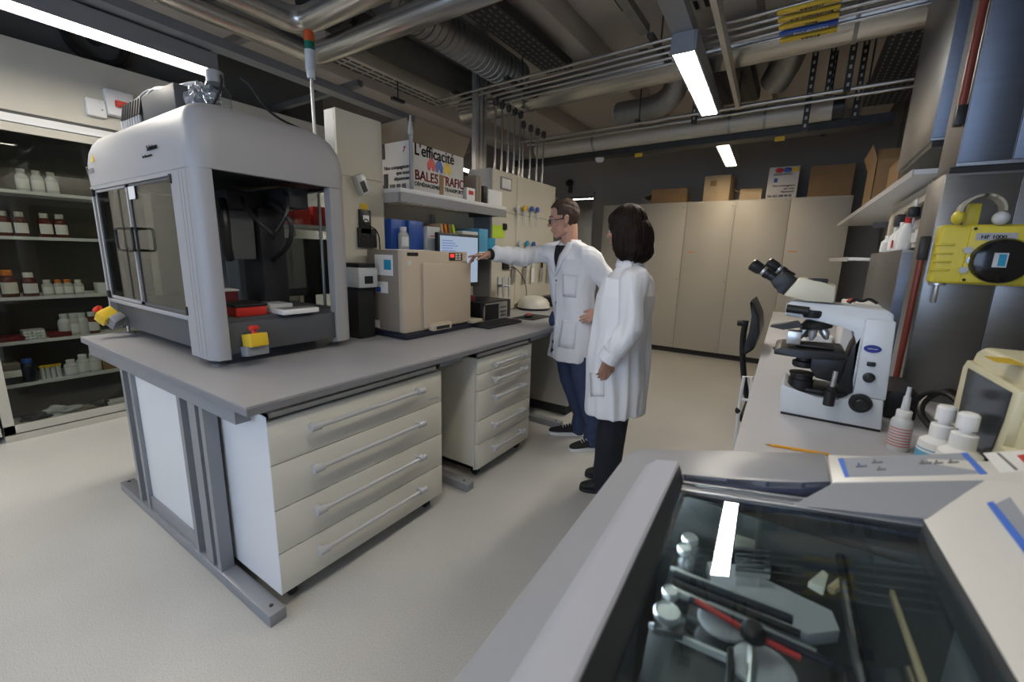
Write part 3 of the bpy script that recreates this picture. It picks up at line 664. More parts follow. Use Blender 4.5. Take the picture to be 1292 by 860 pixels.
for k, (u, v, sz, m, lb) in enumerate(((76, 518, (0.06, 0.12, 0.06), 'clearp', 'crumpled clear plastic bag in the middle of the cabinet floor'), (48, 520, (0.05, 0.09, 0.05), 'navy', 'dark blue crumpled bag on the cabinet floor'), (110, 525, (0.05, 0.10, 0.04), 'taupe', 'grey crumpled bag on the cabinet floor right of the clear bag'), (125, 508, (0.05, 0.08, 0.05), 'black', 'black crumpled bag on the cabinet floor at right'))):
    y = yat(u, v); crumple('plastic_bag', lb, (-4.68, y, 0.076+sz[2]*0.6), sz, m, k*7.3)
y = yat(150, 512); solo('storage_box', bx((-4.72, y-0.07, 0.076), (-4.62, y+0.10, 0.13), 0.003), 'paper', 'long white box on the cabinet floor at right', 'box')
# boxes on the bulkhead
p = P(118, 128, x=gx)
t = thing('switch_box', 'low white junction box on the beige bulkhead', 'switch', (gx, p.y, 2.36))
obj('housing', bx((gx, p.y-0.055, 2.35), (gx+0.05, p.y+0.055, 2.47), 0.006), 'paper', t)
obj('screw', MB().cyl((gx+0.05, p.y+0.03, 2.40), (gx+0.052, p.y+0.03, 2.40), 0.006, seg=10), 'greym', t)
p2 = P(143, 118, x=gx)
t = thing('emergency_switch', 'white switch box with red button behind the pump block', 'switch', (gx, p2.y, 2.4))
obj('housing', bx((gx, p2.y-0.065, 2.38), (gx+0.07, p2.y+0.1, 2.56), 0.006), 'paper', t)
obj('button', bx((gx+0.07, p2.y-0.02, 2.44), (gx+0.10, p2.y+0.05, 2.485), 0.006), 'red', t)
# ================================================================ service wall in the middle of the bench
XS = -2.35
t = thing('tall_cupboard', 'tall beige service cupboard with sockets behind the robot', 'cupboard', (-2.48, 1.82, BT))
obj('body', bx((-2.46, 1.66, BT), (XS-0.02, 1.99, 2.225)), 'greym', t)
obj('front', bx((XS-0.02, 1.66, BT), (XS, 1.99, 1.86)), 'panel', t)
obj('front', bx((XS-0.02, 1.66, 1.863), (XS, 1.99, 2.225)), 'panel', t)
def socket(u, v, w_, h, m='black', n=2, label='', parent=None, x=XS):
    p = P(u, v, x=x)
    tt = thing('power_socket', label, 'socket', (x, p.y, p.z-h/2))
    obj('plate', bx((x, p.y-w_/2, p.z-h/2), (x+0.02, p.y+w_/2, p.z+h/2), 0.004), m, tt)
    for i in range(n): obj('outlet', MB().lathe([(0.02, 0), (0.02, 0.004), (0.014, 0.004), (0.014, 0.001)], (x+0.02, p.y+(i-(n-1)/2)*w_/n, p.z), (1, 0, 0), 16), 'blackm', tt)
    return tt
t = socket(459, 280, 0.085, 0.15, 'black', 1, 'upper black socket plate on the beige cupboard'); p = P(459, 280, x=XS)
obj('display', bx((XS+0.02, p.y-0.02, p.z+0.0), (XS+0.022, p.y+0.025, p.z+0.04)), 'paper', t)
socket(462, 300, 0.14, 0.12, 'blackm', 2, 'wide black double socket below the upper socket plate')
p = P(459, 264, x=XS); solo('sticker', bx((XS, p.y-0.03, p.z-0.035), (XS+0.002, p.y+0.03, p.z+0.035)), 'yellow', 'yellow sticker above the black sockets on the beige cupboard', 'sticker')
p = P(453, 233, x=XS); mb = bx((-0.015, -0.035, -0.06), (0.03, 0.035, 0.06), 0.006); mb.mat(Matrix.Translation((XS+0.016, p.y, p.z)) @ Matrix.Rotation(R_(25), 4, 'X'))
t = solo('remote_control', mb, 'clearp', 'grey remote control fixed at a tilt on the beige cupboard', 'remote control')
mb = bx((0.031, -0.025, -0.045), (0.033, 0.01, 0.02)); mb.mat(Matrix.Translation((XS+0.016, p.y, p.z)) @ Matrix.Rotation(R_(25), 4, 'X')); obj('keypad', mb, 'black', t)
a = P(467, 285, x=XS+0.02); c = P(479, 312, x=XS+0.03)
solo('power_cable', MB().tube([a, a+Vector((0.03, 0.02, -0.02)), (a+c)/2+Vector((0.02, 0.02, 0)), c, (XS+0.05, c.y+0.02, 1.2)], 0.004, 8, 2), 'black', 'black power cable running down from the upper socket plate', 'cable')

t = thing('service_wall', 'beige service wall panel with hanging tools behind the man', 'wall panel', (-2.45, 3.8, BT))
obj('body', bx((-2.62, 3.20, BT), (XS-0.015, 4.38, 2.16)), 'greym', t)
for a, c in ((3.205, 3.60), (3.605, 4.375)):
    for z0, z1 in ((BT, 1.80), (1.805, 2.155)): obj('panel', bx((XS-0.015, a, z0), (XS, c, z1)), 'panel', t)
t = thing('recess_panel', 'pale back panel between the cupboard and the tool panel', 'panel', (-2.55, 2.6, BT))
obj('panel', bx((-2.58, 1.995, BT), (-2.55, 3.195, 1.76)), 'panel', t)
for y in (2.03, 2.62): obj('upright', bx((-2.548, y, BT), (-2.52, y+0.04, 1.72)), 'greym', t)
t = thing('wall_shelf', 'upper grey shelf carrying the moving box', 'shelf', (-2.35, 2.57, 1.78))
obj('board', bx((-2.66, 1.995, 1.795), (-2.19, 3.195, 1.822), 0.002), 'white', t)
obj('front_rail', bx((-2.215, 1.995, 1.735), (-2.19, 3.195, 1.795)), 'greym', t)
obj('end_rail', bx((-2.60, 1.995, 1.735), (-2.215, 2.02, 1.795)), 'handle', t)
obj('bracket', bx((-2.55, 3.12, 1.74), (-2.215, 3.18, 1.79)), 'dsteel', t)
t = thing('wall_shelf', 'lower grey shelf with blue boxes behind the monitor', 'shelf', (-2.4, 2.57, 1.40))
LS = 1.435
obj('board', bx((-2.548, 1.995, LS-0.022), (-2.25, 3.18, LS), 0.002), 'white', t)
obj('front_rail', bx((-2.262, 1.995, LS-0.06), (-2.25, 3.18, LS-0.022)), 'greym', t)
# moving box on the upper shelf
bx0, bx1, by0, by1, bz0, bz1 = -2.62, -2.225, 2.13, 2.66, 1.823, 2.14
t = thing('moving_box', 'open white moving box with large lettering on the upper shelf', 'box', (-2.42, 2.4, bz0))
obj('carton', bx((bx0, by0, bz0), (bx1, by0+0.005, bz1)).box((bx0, by1-0.005, bz0), (bx1, by1, bz1)).box((bx0, by0, bz0), (bx0+0.005, by1, bz1)).box((bx1-0.005, by0, bz0), (bx1, by1, bz1)).box((bx0, by0, bz0), (bx1, by1, bz0+0.005)), 'cardw', t)
def flap(pts): obj('flap', MB().prism(pts, (0.002, 0.002, 0.004)), 'cardin', t)
flap([(bx1, by0, bz1-0.015), (bx1, by1, bz1-0.015), (bx1+0.05, by1+0.01, bz1+0.11), (bx1+0.05, by0-0.01, bz1+0.12)])
flap([(bx0, by0, bz1), (bx1, by0, bz1), (bx1-0.0, by0-0.04, bz1+0.12), (bx0, by0-0.04, bz1+0.10)])
flap([(bx0, by1, bz1), (bx1, by1, bz1), (bx1, by1+0.08, bz1+0.05), (bx0, by1+0.08, bz1+0.05)])
flap([(bx0, by0, bz1), (bx0, by1, bz1), (bx0-0.08, by1, bz1+0.10), (bx0-0.08, by0, bz1+0.12)])
ex = bx1+0.0008
text('lettering', "L'efficacité", (ex, by0+0.02, bz1-0.085), (0, 1, 0), (0, 0, 1), 0.105, 'ink', t, bold=1, sx=0.90)
text('lettering', 'BALES', (ex, by0+0.02, bz0+0.075), (0, 1, 0), (0, 0, 1), 0.090, 'red', t, bold=1, sx=0.95)
text('lettering', 'TRAFIC', (ex, by0+0.275, bz0+0.075), (0, 1, 0), (0, 0, 1), 0.090, 'red', t, bold=1, sx=0.86)
text('lettering', 'DÉMÉNAGEMENT TRANSPORT', (ex, by0+0.02, bz0+0.035), (0, 1, 0), (0, 0, 1), 0.037, 'ink', t, bold=0.0012, sx=0.98)
for k, (yy, mm) in enumerate(((0.18, 'red'), (0.26, 'blue'), (0.345, 'yellow'))):
    b = MB(); yc = by0+yy
    b.prism([(ex, yc-0.035, bz0+0.155), (ex, yc-0.04, bz0+0.19), (ex, yc-0.02, bz0+0.225), (ex, yc, bz0+0.235), (ex, yc+0.02, bz0+0.225), (ex, yc+0.04, bz0+0.19), (ex, yc+0.035, bz0+0.155), (ex, yc+0.015, bz0+0.15), (ex, yc, bz0+0.18), (ex, yc-0.015, bz0+0.15)], (0.001, 0, 0)); obj('emblem', b, mm, t)
ey = by0-0.0008
for i, s in enumerate(('Nos compagnons', 'que nous', 'dépannons')):
    text('lettering', s, (bx1-0.02, ey, bz0+0.145-i*0.037), (1, 0, 0), (0, 0, 1), 0.036, 'ink', t, align='RIGHT', bold=0.001)
text('lettering', 'Tél. 022 308 88 00', (bx0+0.02, ey, bz0+0.018), (1, 0, 0), (0, 0, 1), 0.045, 'ink', t, bold=0.002, sx=0.92)
obj('tape', bx((bx1-0.28, by0-0.002, bz0), (bx1-0.235, by0, bz0+0.12)), 'ink', t)
obj('tape', bx((bx1-0.30, by0-0.002, bz1-0.10), (bx1-0.26, by0, bz1)), 'ink', t)
obj('tape', bx((bx1, by0+0.262, bz0), (bx1+0.0025, by0+0.302, bz0+0.14)), 'card', t)
text('lettering', '7', (bx1-0.09, ey, bz1-0.07), (1, 0, 0), (0, 0, 1), 0.05, 'red', t, bold=0.002, shear=0.3)
# metal cone-topped tube rising at the corner of the box
t = thing('vent_tube', 'thin grey tube with conical tip standing before the moving box corner', 'tube', (-2.20, 2.115, 1.823))
obj('tube', MB().cyl((-2.205, 2.105, 1.823), (-2.205, 2.105, 2.16), 0.014), 'greym', t)
obj('tip', MB().lathe([(0.018, 0), (0.016, 0.03), (0.006, 0.10), (0.006, 0.115)], (-2.205, 2.105, 2.16)), 'handle', t)
# smaller things right of it
p = P(600, 235, x=-2.22)
t = thing('storage_box', 'small white box with red print beside the moving box', 'box', (-2.3, 2.74, 1.823)); obj('box', bx((-2.45, 2.70, 1.823), (-2.225, 2.80, 1.92)), 'paper', t); obj('print', bx((-2.2245, 2.72, 1.87), (-2.2235, 2.78, 1.90)), 'red', t)
solo('binder', bx((-2.5, 2.83, 1.823), (-2.24, 2.88, 2.03)), 'taupe', 'grey brown binder between the white boxes on the upper shelf', 'binder')
solo('binder', bx((-2.5, 2.885, 1.823), (-2.24, 2.90, 2.01)), 'cardl', 'thin tan binder on the upper shelf', 'binder')
solo('storage_box', bx((-2.5, 2.97, 1.823), (-2.22, 3.17, 1.945), 0.003), 'paper', 'white box at the right end of the upper shelf', 'box')
solo('storage_box', bx((-2.40, 2.91, 1.823), (-2.22, 2.955, 1.96), 0.003), 'black', 'narrow black box at the right part of the upper shelf', 'box')
t = solo('round_lid', MB().lathe([(0.11, 0), (0.115, 0.01), (0.115, 0.03), (0.02, 0.045)], (-2.52, 2.93, 1.98), (1, 0, 0.25), 24), 'clearp', 'round pale lid leaning behind the boxes on the upper shelf', 'lid')
t.location.z -= 0.04
# lower shelf stock
def sbox(label, y0, y1, h, m, x0=-2.52, x1=-2.27, z=LS, name='storage_box'):
    return solo(name, bx((x0, y0, z), (x1, y1, z+h), 0.003), m, label, 'box')
def py(u, v=300, x=-2.28): return P(u, v, x=x).y
ya_ = py(498); 
sbox('dark blue box at the left of the lower shelf', 2.03, 2.16, 0.20, 'blue', -2.50, -2.33)
sbox('second blue box right of the dark blue box on the lower shelf', 2.17, 2.31, 0.20, 'blue', -2.50, -2.31)
t = sbox('pale lavender box with red line on the lower shelf', 2.33, 2.47, 0.17, 'clearp', -2.50, -2.29); obj('print', bx((-2.2895, 2.36, LS+0.10), (-2.2885, 2.44, LS+0.106)), 'red', t)
bottle('plastic bottle with white cap and dark label before the blue boxes', 2.10, LS, 0.15, 0.036, 'paper', 'bottle', True, -2.29)
for i, (mm, nm) in enumerate((('cardl', 'tan'), ('orange', 'orange'), ('card', 'brown'), ('green', 'green'))):
    mb = bx((-2.5, 0, 0), (-2.28, 0.02, 0.20)); mb.mat(Matrix.Translation((0, 2.50+i*0.045, LS)) @ Matrix.Rotation(R_(12), 4, 'X'))
    solo('folder', mb, mm, nm+' folder leaning on the lower shelf behind the monitor', 'folder')
t = sbox('clear box with red lid on the lower shelf behind the monitor', 2.70, 2.90, 0.16, 'clearp'); obj('lid', bx((-2.522, 2.698, LS+0.10), (-2.265, 2.902, LS+0.125)), 'red', t)
sbox('light blue box on the lower shelf by the lime sheet', 2.92, 3.04, 0.19, 'lblue')
sbox('pale green box at the right end of the lower shelf', 3.05, 3.15, 0.12, 'cyan')
p = P(637, 293, x=XS); solo('note_sheet', bx((XS, 3.21, p.z-0.055), (XS+0.003, 3.40, p.z+0.055)), 'green', 'lime green sheet fixed to the service wall over the arm', 'sheet')
# tools on the service wall
p = P(638, 232, x=XS)
t = thing('picture_frame', 'small grey framed notice at the top of the service wall', 'frame', (XS, p.y, p.z-0.05))
obj('frame', bx((XS, p.y-0.085, p.z-0.055), (XS+0.012, p.y+0.085, p.z+0.055), 0.003), 'greym', t)
obj('sheet', bx((XS+0.012, p.y-0.07, p.z-0.042), (XS+0.013, p.y+0.07, p.z+0.042)), 'clearp', t)
socket(637, 333, 0.10, 0.10, 'black', 1, 'black power socket on the service wall under the arm')
socket(636, 286, 0.05, 0.06, 'black', 1, 'small black socket with yellow tag above the lime sheet')
p = P(637, 288, x=XS)
for i, (u, v, mm, nm) in enumerate(((652, 262, 'clearp', 'clear'), (661, 262, 'yellow', 'yellow'), (670, 263, 'blue', 'left blue'), (677, 264, 'blue', 'right blue'), (655, 306, 'clearp', 'lower clear'), (664, 306, 'cyan', 'lower teal'), (672, 307, 'blue', 'lower blue'))):
    p = P(u, v+6, x=XS+0.02)
    t = thing('pipette', nm+' headed pipette hanging on the service wall', 'pipette', (XS+0.02, p.y, p.z-0.1))
    obj('head', MB().lathe([(0.012, -0.008), (0.028, -0.005), (0.028, 0.008), (0.012, 0.012)], (XS+0.03, p.y, p.z+0.04), (1, 0, 0), 16), mm, t)
    obj('stem', MB().lathe([(0.004, -0.13), (0.006, -0.05), (0.011, 0.0), (0.011, 0.03)], (XS+0.03, p.y, p.z), seg=10), 'clearp', t)
    obj('hook', bx((XS, p.y-0.006, p.z+0.01), (XS+0.03, p.y+0.006, p.z+0.02)), 'greym', t)
for i, (u, mm, nm) in enumerate(((648, 'clearp', 'first'), (662, 'black', 'second'), (672, 'paper', 'third'), (683, 'black', 'fourth'), (692, 'black', 'fifth'))):
    p = P(u, 340, x=XS+0.02); z = p.z
    t = thing('brush', '%s hanging %s tool in the lower row on the service wall' % (nm, {'clearp': 'clear', 'black': 'black-handled', 'paper': 'white'}[mm]), 'tool', (XS+0.02, p.y, z-0.1))
    obj('handle', bx((XS+0.015, p.y-0.012, z+0.02), (XS+0.035, p.y+0.012, z+0.13), 0.004), mm, t)
    obj('blade', bx((XS+0.02, p.y-0.028, z-0.13), (XS+0.026, p.y+0.028, z+0.02)), 'alu' if mm != 'paper' else 'paper', t)
# vertical conduits above the service wall
for i in range(3):
    solo('conduit', bx((-2.60+0.0, 3.22+i*0.06, 2.16), (-2.555, 3.26+i*0.06, 3.33)), 'alu', ('left', 'middle', 'right')[i]+' square steel riser of the three beside the tall pipes', 'conduit')
for i in range(9):
    y = 3.44+i*0.105 if i < 5 else 3.92+(i-5)*0.14
    t = thing('riser_pipe', 'thin vertical steel pipe rising from the service wall, %s from the left' % ('first', 'second', 'third', 'fourth', 'fifth', 'sixth', 'seventh', 'eighth', 'ninth')[i], 'pipe', (-2.50, y, 2.16), 'row of vertical riser pipes')
    y = min(y, 4.33)
    obj('run', MB().cyl((-2.50, y, 2.16), (-2.50, y, 2.66 if i > 4 else 2.74), 0.010, seg=12), 'thin', t)
    obj('valve', MB().lathe([(0.013, 0), (0.026, 0.02), (0.026, 0.06), (0.012, 0.075)], (-2.50, y, 2.66 if i > 4 else 2.74), seg=12), 'dsteel', t)
    if i < 5: obj('run', MB().tube([(-2.50, y, 2.78), (-2.5, y-0.02, 2.81), (-2.5, 3.2+i*0.09, 2.80)], 0.012, 8, 2), 'thin', t)

# ================================================================ things on the bench
# beige bench-top instrument
IX, IY0, IY1, IZ0, IZ1 = -1.968, 1.80, 2.395, 0.925, 1.428
t = thing('incubator', 'beige boxy laboratory instrument the man is operating', 'instrument', (-2.13, 2.1, BT))
obj('plinth', bx((-2.36, IY0-0.015, BT+0.004), (IX+0.03, IY1+0.13, BT+0.035), 0.004), 'navy', t)
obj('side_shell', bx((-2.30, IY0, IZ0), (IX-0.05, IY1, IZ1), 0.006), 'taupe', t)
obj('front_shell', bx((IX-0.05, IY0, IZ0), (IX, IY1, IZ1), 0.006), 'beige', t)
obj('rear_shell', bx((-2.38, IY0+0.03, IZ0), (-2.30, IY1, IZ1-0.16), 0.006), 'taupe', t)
d = obj('door', bx((IX, IY0+0.155, IZ0+0.012), (IX+0.018, IY1+0.02, IZ1-0.075), 0.006), 'beige', t)
hd = obj('handle', bx((IX+0.004, 1.995, IZ0-0.005), (IX+0.055, 2.17, IZ0+0.042), 0.008), 'beige', d)
joinm(hd, bx((IX+0.0545, 2.02, IZ0+0.004), (IX+0.0565, 2.145, IZ0+0.024)), 'black')
obj('tray', bx((-2.25, IY1+0.004, BT+0.035), (IX+0.05, IY1+0.13, BT+0.058), 0.004), 'beige', t)
k = obj('keypad', bx((IX, 2.205, IZ1-0.058), (IX+0.004, 2.335, IZ1-0.008)), 'black', t)
obj('display', bx((IX+0.004, 2.212, IZ1-0.038), (IX+0.0055, 2.25, IZ1-0.016)), mat('red_led', (0.5, 0.02, 0.01), 0.4, emit=((1, 0.04, 0.02), 0.8)), k)
for i in range(2):
    for j in range(3): obj('button', bx((IX+0.004, 2.262+i*0.033, IZ1-0.054+j*0.016), (IX+0.006, 2.285+i*0.033, IZ1-0.043+j*0.016)), 'cream', k)
obj('name_plate', bx((IX, IY0+0.03, IZ1-0.033), (IX+0.002, IY0+0.12, IZ1-0.012)), 'black', t)
obj('badge', bx((IX, IY0+0.035, IZ1-0.09), (IX+0.001, IY0+0.065, IZ1-0.06)), 'clearp', t)
s = obj('paper_label', bx((-2.225, IY0-0.001, IZ1-0.155), (-2.06, IY0, IZ1-0.03)), 'paper', t); joinm(s, bx((-2.14, IY0-0.002, IZ1-0.12), (-2.075, IY0-0.001, IZ1-0.06)), 'cyan')
s = obj('paper_label', bx((-2.225, IY0-0.001, IZ1-0.265), (-2.11, IY0, IZ1-0.195)), 'paper', t); joinm(s, bx((-2.22, IY0-0.002, IZ1-0.262), (-2.175, IY0-0.001, IZ1-0.23)), 'blue')
obj('paper_label', bx((-2.28, IY0-0.001, IZ0+0.01), (-2.20, IY0, IZ0+0.06)), 'paper', t)
# small grey controller between robot and instrument
t = thing('power_supply', 'white and dark power unit between the robot and the beige instrument', 'power supply', (-2.25, 1.68, BT))
obj('body', bx((-2.34, 1.63, BT), (-2.18, 1.75, 1.20), 0.006), 'blackm', t)
obj('top_case', bx((-2.34, 1.62, 1.20), (-2.15, 1.76, 1.32), 0.01), 'clearp', t)
obj('display', bx((-2.15, 1.66, 1.225), (-2.148, 1.72, 1.27)), 'black', t)
obj('lid', bx((-2.33, 1.63, 1.32), (-2.16, 1.75, 1.345), 0.004), 'black', t)
# monitor
t = thing('monitor', 'black computer monitor behind the beige instrument', 'monitor', (-2.2, 2.6, BT))
my0, my1, mz0, mz1 = 2.345, 2.83, 1.16, 1.565
obj('housing', bx((-2.235, my0, mz0), (-2.20, my1, mz1), 0.008), 'black', t)
sm = mat('monitor_screen', (0.05, 0.05, 0.06), 0.3, emit=((0.50, 0.62, 0.80), 0.42))
s = obj('screen', bx((-2.20, my0+0.022, mz0+0.03), (-2.1985, my1-0.022, mz1-0.022)), sm, t)
b = MB()
for i in range(6): b.box((-2.1985, my0+0.04, mz1-0.06-i*0.018), (-2.198, my0+0.16+0.03*(i % 3), mz1-0.055-i*0.018))
M['scrtxt'] = mat('screen_text', (0.05, 0.08, 0.3), 0.4, emit=((0.1, 0.2, 0.6), 0.3)); joinm(s, b, 'scrtxt')
obj('stand', bx((-2.235, (my0+my1)/2-0.04, BT+0.014), (-2.215, (my0+my1)/2+0.04, mz0+0.02)), 'black', t)
obj('base', bx((-2.33, (my0+my1)/2-0.12, BT), (-2.12, (my0+my1)/2+0.12, BT+0.014), 0.004), 'black', t)
# desktop computer
t = thing('desktop_computer', 'black desktop computer with silver front lying right of the instrument', 'computer', (-2.2, 2.9, BT))
qx, q0, q1, qh = -2.05, 2.66, 3.09, 0.155
obj('case', bx((-2.36, q0, BT), (qx, q1, BT+qh), 0.008), 'black', t)
b = MB(); b.box((qx, q0+0.03, BT+0.004), (qx+0.012, q0+0.045, BT+qh-0.012)); b.box((qx, q0+0.03, BT+qh-0.024), (qx+0.012, q0+0.26, BT+qh-0.012)); b.box((qx, q0+0.24, BT+0.004), (qx+0.012, q0+0.36, BT+qh-0.012), 0.003)
fp = obj('front_frame', b, 'alu', t)
b = MB()
for i in range(4):
    for j in range(3): b.box((qx+0.012, q0+0.26+i*0.022, BT+0.02+j*0.035), (qx+0.0135, q0+0.272+i*0.022, BT+0.035+j*0.035))
joinm(fp, b, 'black')
t = thing('keyboard', 'black keyboard in front of the desktop computer', 'keyboard', (-1.87, 2.63, BT))
kb = obj('body', bx((-1.96, 2.44, BT), (-1.80, 2.88, BT+0.018), 0.004), 'black', t)
b = MB()
for i in range(5):
    for j in range(15): b.box((-1.95+i*0.028, 2.452+j*0.028, BT+0.018), (-1.927+i*0.028, 2.475+j*0.028, BT+0.024))
joinm(kb, b, 'blackm')
solo('mouse_pad', bx((-1.99, 3.02, BT), (-1.78, 3.36, BT+0.004), 0.001), 'blackm', 'black mouse pad at the bench edge by the man', 'mouse pad')
t = thing('computer_mouse', 'black mouse with red top on the mouse pad', 'mouse', (-1.9, 3.15, BT+0.0045))
obj('shell', MB().ball((-1.90, 3.15, BT+0.018), (0.034, 0.058, 0.020), 20), 'black', t)
obj('button', MB().ball((-1.895, 3.14, BT+0.026), (0.022, 0.034, 0.016), 16), 'red', t)
# white domed shaker
t = thing('centrifuge', 'small white domed centrifuge on the bench behind the mouse', 'centrifuge', (-2.2, 3.72, BT))
obj('base', MB().lathe([(0.155, 0.0), (0.165, 0.01), (0.165, 0.02)], (-2.18, 3.70, BT), seg=32), 'navy', t)
obj('lid', MB().lathe([(0.165, 0.02), (0.16, 0.06), (0.135, 0.10), (0.09, 0.125), (0.03, 0.135), (0.001, 0.136)], (-2.18, 3.70, BT), seg=32), 'cream', t)
t = thing('power_pack', 'dark blue power pack on the bench beside the centrifuge', 'power supply', (-2.2, 4.1, BT))
obj('case', bx((-2.31, 4.0, BT), (-2.1, 4.3, BT+0.10), 0.006), 'navy', t)
obj('display', bx((-2.1, 4.08, BT+0.03), (-2.098, 4.16, BT+0.075)), 'cream', t); obj('knob', MB().cyl((-2.1, 4.22, BT+0.05), (-2.085, 4.22, BT+0.05), 0.015), 'green', t)
# pipette stand with pipettes
t = thing('pipette_stand', 'grey pipette stand behind the desktop computer', 'stand', (-2.28, 3.25, BT))
obj('base', MB().lathe([(0.07, 0), (0.07, 0.01), (0.02, 0.02)], (-2.24, 3.25, BT)), 'greym', t)
obj('pole', MB().cyl((-2.24, 3.25, BT+0.01), (-2.24, 3.25, BT+0.30), 0.008), 'alu', t)
obj('holder', MB().lathe([(0.05, 0), (0.055, 0.01), (0.05, 0.02)], (-2.24, 3.25, BT+0.24)), 'greym', t)
for k in range(4):
    a = k*PI/2+0.5; c = Vector((-2.24+0.05*math.cos(a), 3.25+0.05*math.sin(a), BT+0.27))
    tt = thing('pipette', 'grey pipette hung on the bench stand at its %s side' % ('right', 'rear', 'left', 'front')[k], 'pipette', c)
    obj('handle', MB().lathe([(0.006, -0.12), (0.010, -0.06), (0.012, 0.02), (0.014, 0.05), (0.006, 0.06)], c, seg=10), 'clearp', tt)
    obj('tip', MB().lathe([(0.002, -0.20), (0.005, -0.12)], c, seg=8), 'paper', tt)
a = P(641, 337, x=XS+0.02)
solo('power_cable', MB().tube([a, a+Vector((0.03, 0.1, 0.0)), (XS+0.04, a.y+0.3, 1.15), (XS+0.05, a.y+0.32, 0.96), (XS+0.04, 3.55, 0.93)], 0.004, 8, 3), 'black', 'black power cable looping from the socket to the centrifuge', 'cable')
solo('sample_box', bx((-2.1, 2.60, BT+0.156), (-2.06, 2.64, BT+0.2), 0.003).mat(Matrix.Identity(4)) or MB(), 'dred', 'x', 'box') if False else None
t = thing('tube_rack', 'small dark red rack on top of the desktop computer', 'rack', (-2.2, 2.72, BT+qh))
obj('rack', bx((-2.26, 2.67, BT+qh), (-2.18, 2.76, BT+qh+0.04), 0.003), 'dred', t)

# ================================================================ liquid handling robot
RX0, RX1, RY0, RY1 = -3.47, -2.07, 0.80, 1.51
t = thing('laboratory_robot', 'large grey glazed pipetting robot standing on the bench', 'robot', ((RX0+RX1)/2, (RY0+RY1)/2, BT))
base = obj('base', bx((RX0+0.03, RY0+0.03, 0.945), (RX1-0.015, RY1-0.03, 1.085), 0.004), 'robotd', t)
obj('deck', bx((RX0+0.03, RY0+0.04, 1.085), (RX1-0.05, RY1-0.03, 1.10)), 'robotd', t)
def rring(x0, x1, y0, y1, z, r, n=8):
    pts = []
    for (cx, cy, a0) in ((x1-r, y1-r, 0), (x0+r, y1-r, 90), (x0+r, y0+r, 180), (x1-r, y0+r, 270)):
        for i in range(n+1):
            a = R_(a0+90*i/n); pts.append(Vector((cx+r*math.cos(a), cy+r*math.sin(a), z)))
    return pts
# hood: stacked rounded rings, flat front and domed edge
mb = MB(); rings = []
prof = [(0.0, 0.0), (0.06, -0.004), (0.12, 0.0), (0.175, 0.012), (0.22, 0.035), (0.25, 0.065), (0.272, 0.11), (0.282, 0.17)]
for dz, ins in prof:
    pts = rring(RX0+ins*0.8, RX1-ins*0.7, RY0+ins*0.7, RY1+0.01-ins*1.1, 1.735+dz, 0.085)
    rings.append([mb.bm.verts.new(p) for p in pts])
for a, c in zip(rings, rings[1:]):
    n = len(a)
    for i in range(n): mb.bm.faces.new((a[i], a[(i+1) % n], c[(i+1) % n], c[i]))
mb.bm.faces.new(rings[-1])
inn = [mb.bm.verts.new(p) for p in rring(RX0+0.03, RX1-0.03, RY0+0.03, RY1-0.03, 1.735, 0.06)]
for i in range(len(inn)): mb.bm.faces.new((rings[0][(i+1) % len(inn)], rings[0][i], inn[i], inn[(i+1) % len(inn)]))
hood = obj('hood', mb, 'robot', t, sharp=50)
obj('ceiling_plate', bx((RX0+0.03, RY0+0.03, 1.745), (RX1-0.03, RY1-0.03, 1.755)), 'rin', t)
def pillar(cx, cy, sx, sy, wx, wy):
    # rounded corner post: outer corner at (cx, cy), extends wx along x and wy along y
    r = 0.075; pts = []
    for i in range(9):
        a = R_(90*i/8); pts.append((cx-sx*r+sx*r*math.cos(a), cy-sy*r+sy*r*math.sin(a)))
    pts += [(cx-sx*wx, cy), (cx-sx*wx, cy-sy*0.03), (cx-sx*0.055, cy-sy*0.045), (cx-sx*0.045, cy-sy*wy), (cx, cy-sy*wy)]
    m_ = MB().prism([(x, y, 0.925) for x, y in pts], (0, 0, 0.808)); return obj('corner_post', m_, 'robot', t, sharp=30)
pp = pillar(RX1, RY0, 1, -1*1, 0, 0) if False else None
def post(cx, cy, sx, sy, wx, wy):
    r = 0.06; pts = []
    # start on the y face, go round the outer corner, end on the x face
    pts.append((cx-sx*wx, cy)); 
    for i in range(9):
        a = R_(90-90*i/8); pts.append((cx-sx*r+sx*r*math.cos(a), cy-sy*r+sy*r*math.sin(a)))
    pts += [(cx, cy-sy*wy), (cx-sx*0.05, cy-sy*wy), (cx-sx*0.06, cy-sy*0.05), (cx-sx*wx, cy-sy*0.04)]
    return obj('corner_post', MB().prism([(x, y, 0.925) for x, y in pts], (0, 0, 0.808)), 'robot', t, sharp=30)
post(RX1, RY0, 1, -1, 0.23, 0.068); post(RX1, RY1, 1, 1, 0.10, 0.105); post(RX0, RY0, -1, -1, 0.08, 0.10); post(RX0, RY1, -1, 1, 0.08, 0.10)
for o in [c for c in t.children if c.name.startswith('corner_post')][:1]:
    for dx in (0.07, 0.11, 0.14): joinm(o, bx((RX1-dx-0.0015, RY0-0.0008, 0.93), (RX1-dx, RY0+0.0008, 1.73)), 'greym')
for x in (RX0+0.1, RX1-0.1):
    for y in (RY0+0.06, RY1-0.06):
        f = MB().lathe([(0.032, 0), (0.034, 0.006), (0.02, 0.012), (0.008, 0.016), (0.008, 0.06)], (x, y, BT), seg=18); obj('foot', f, 'alu', t)
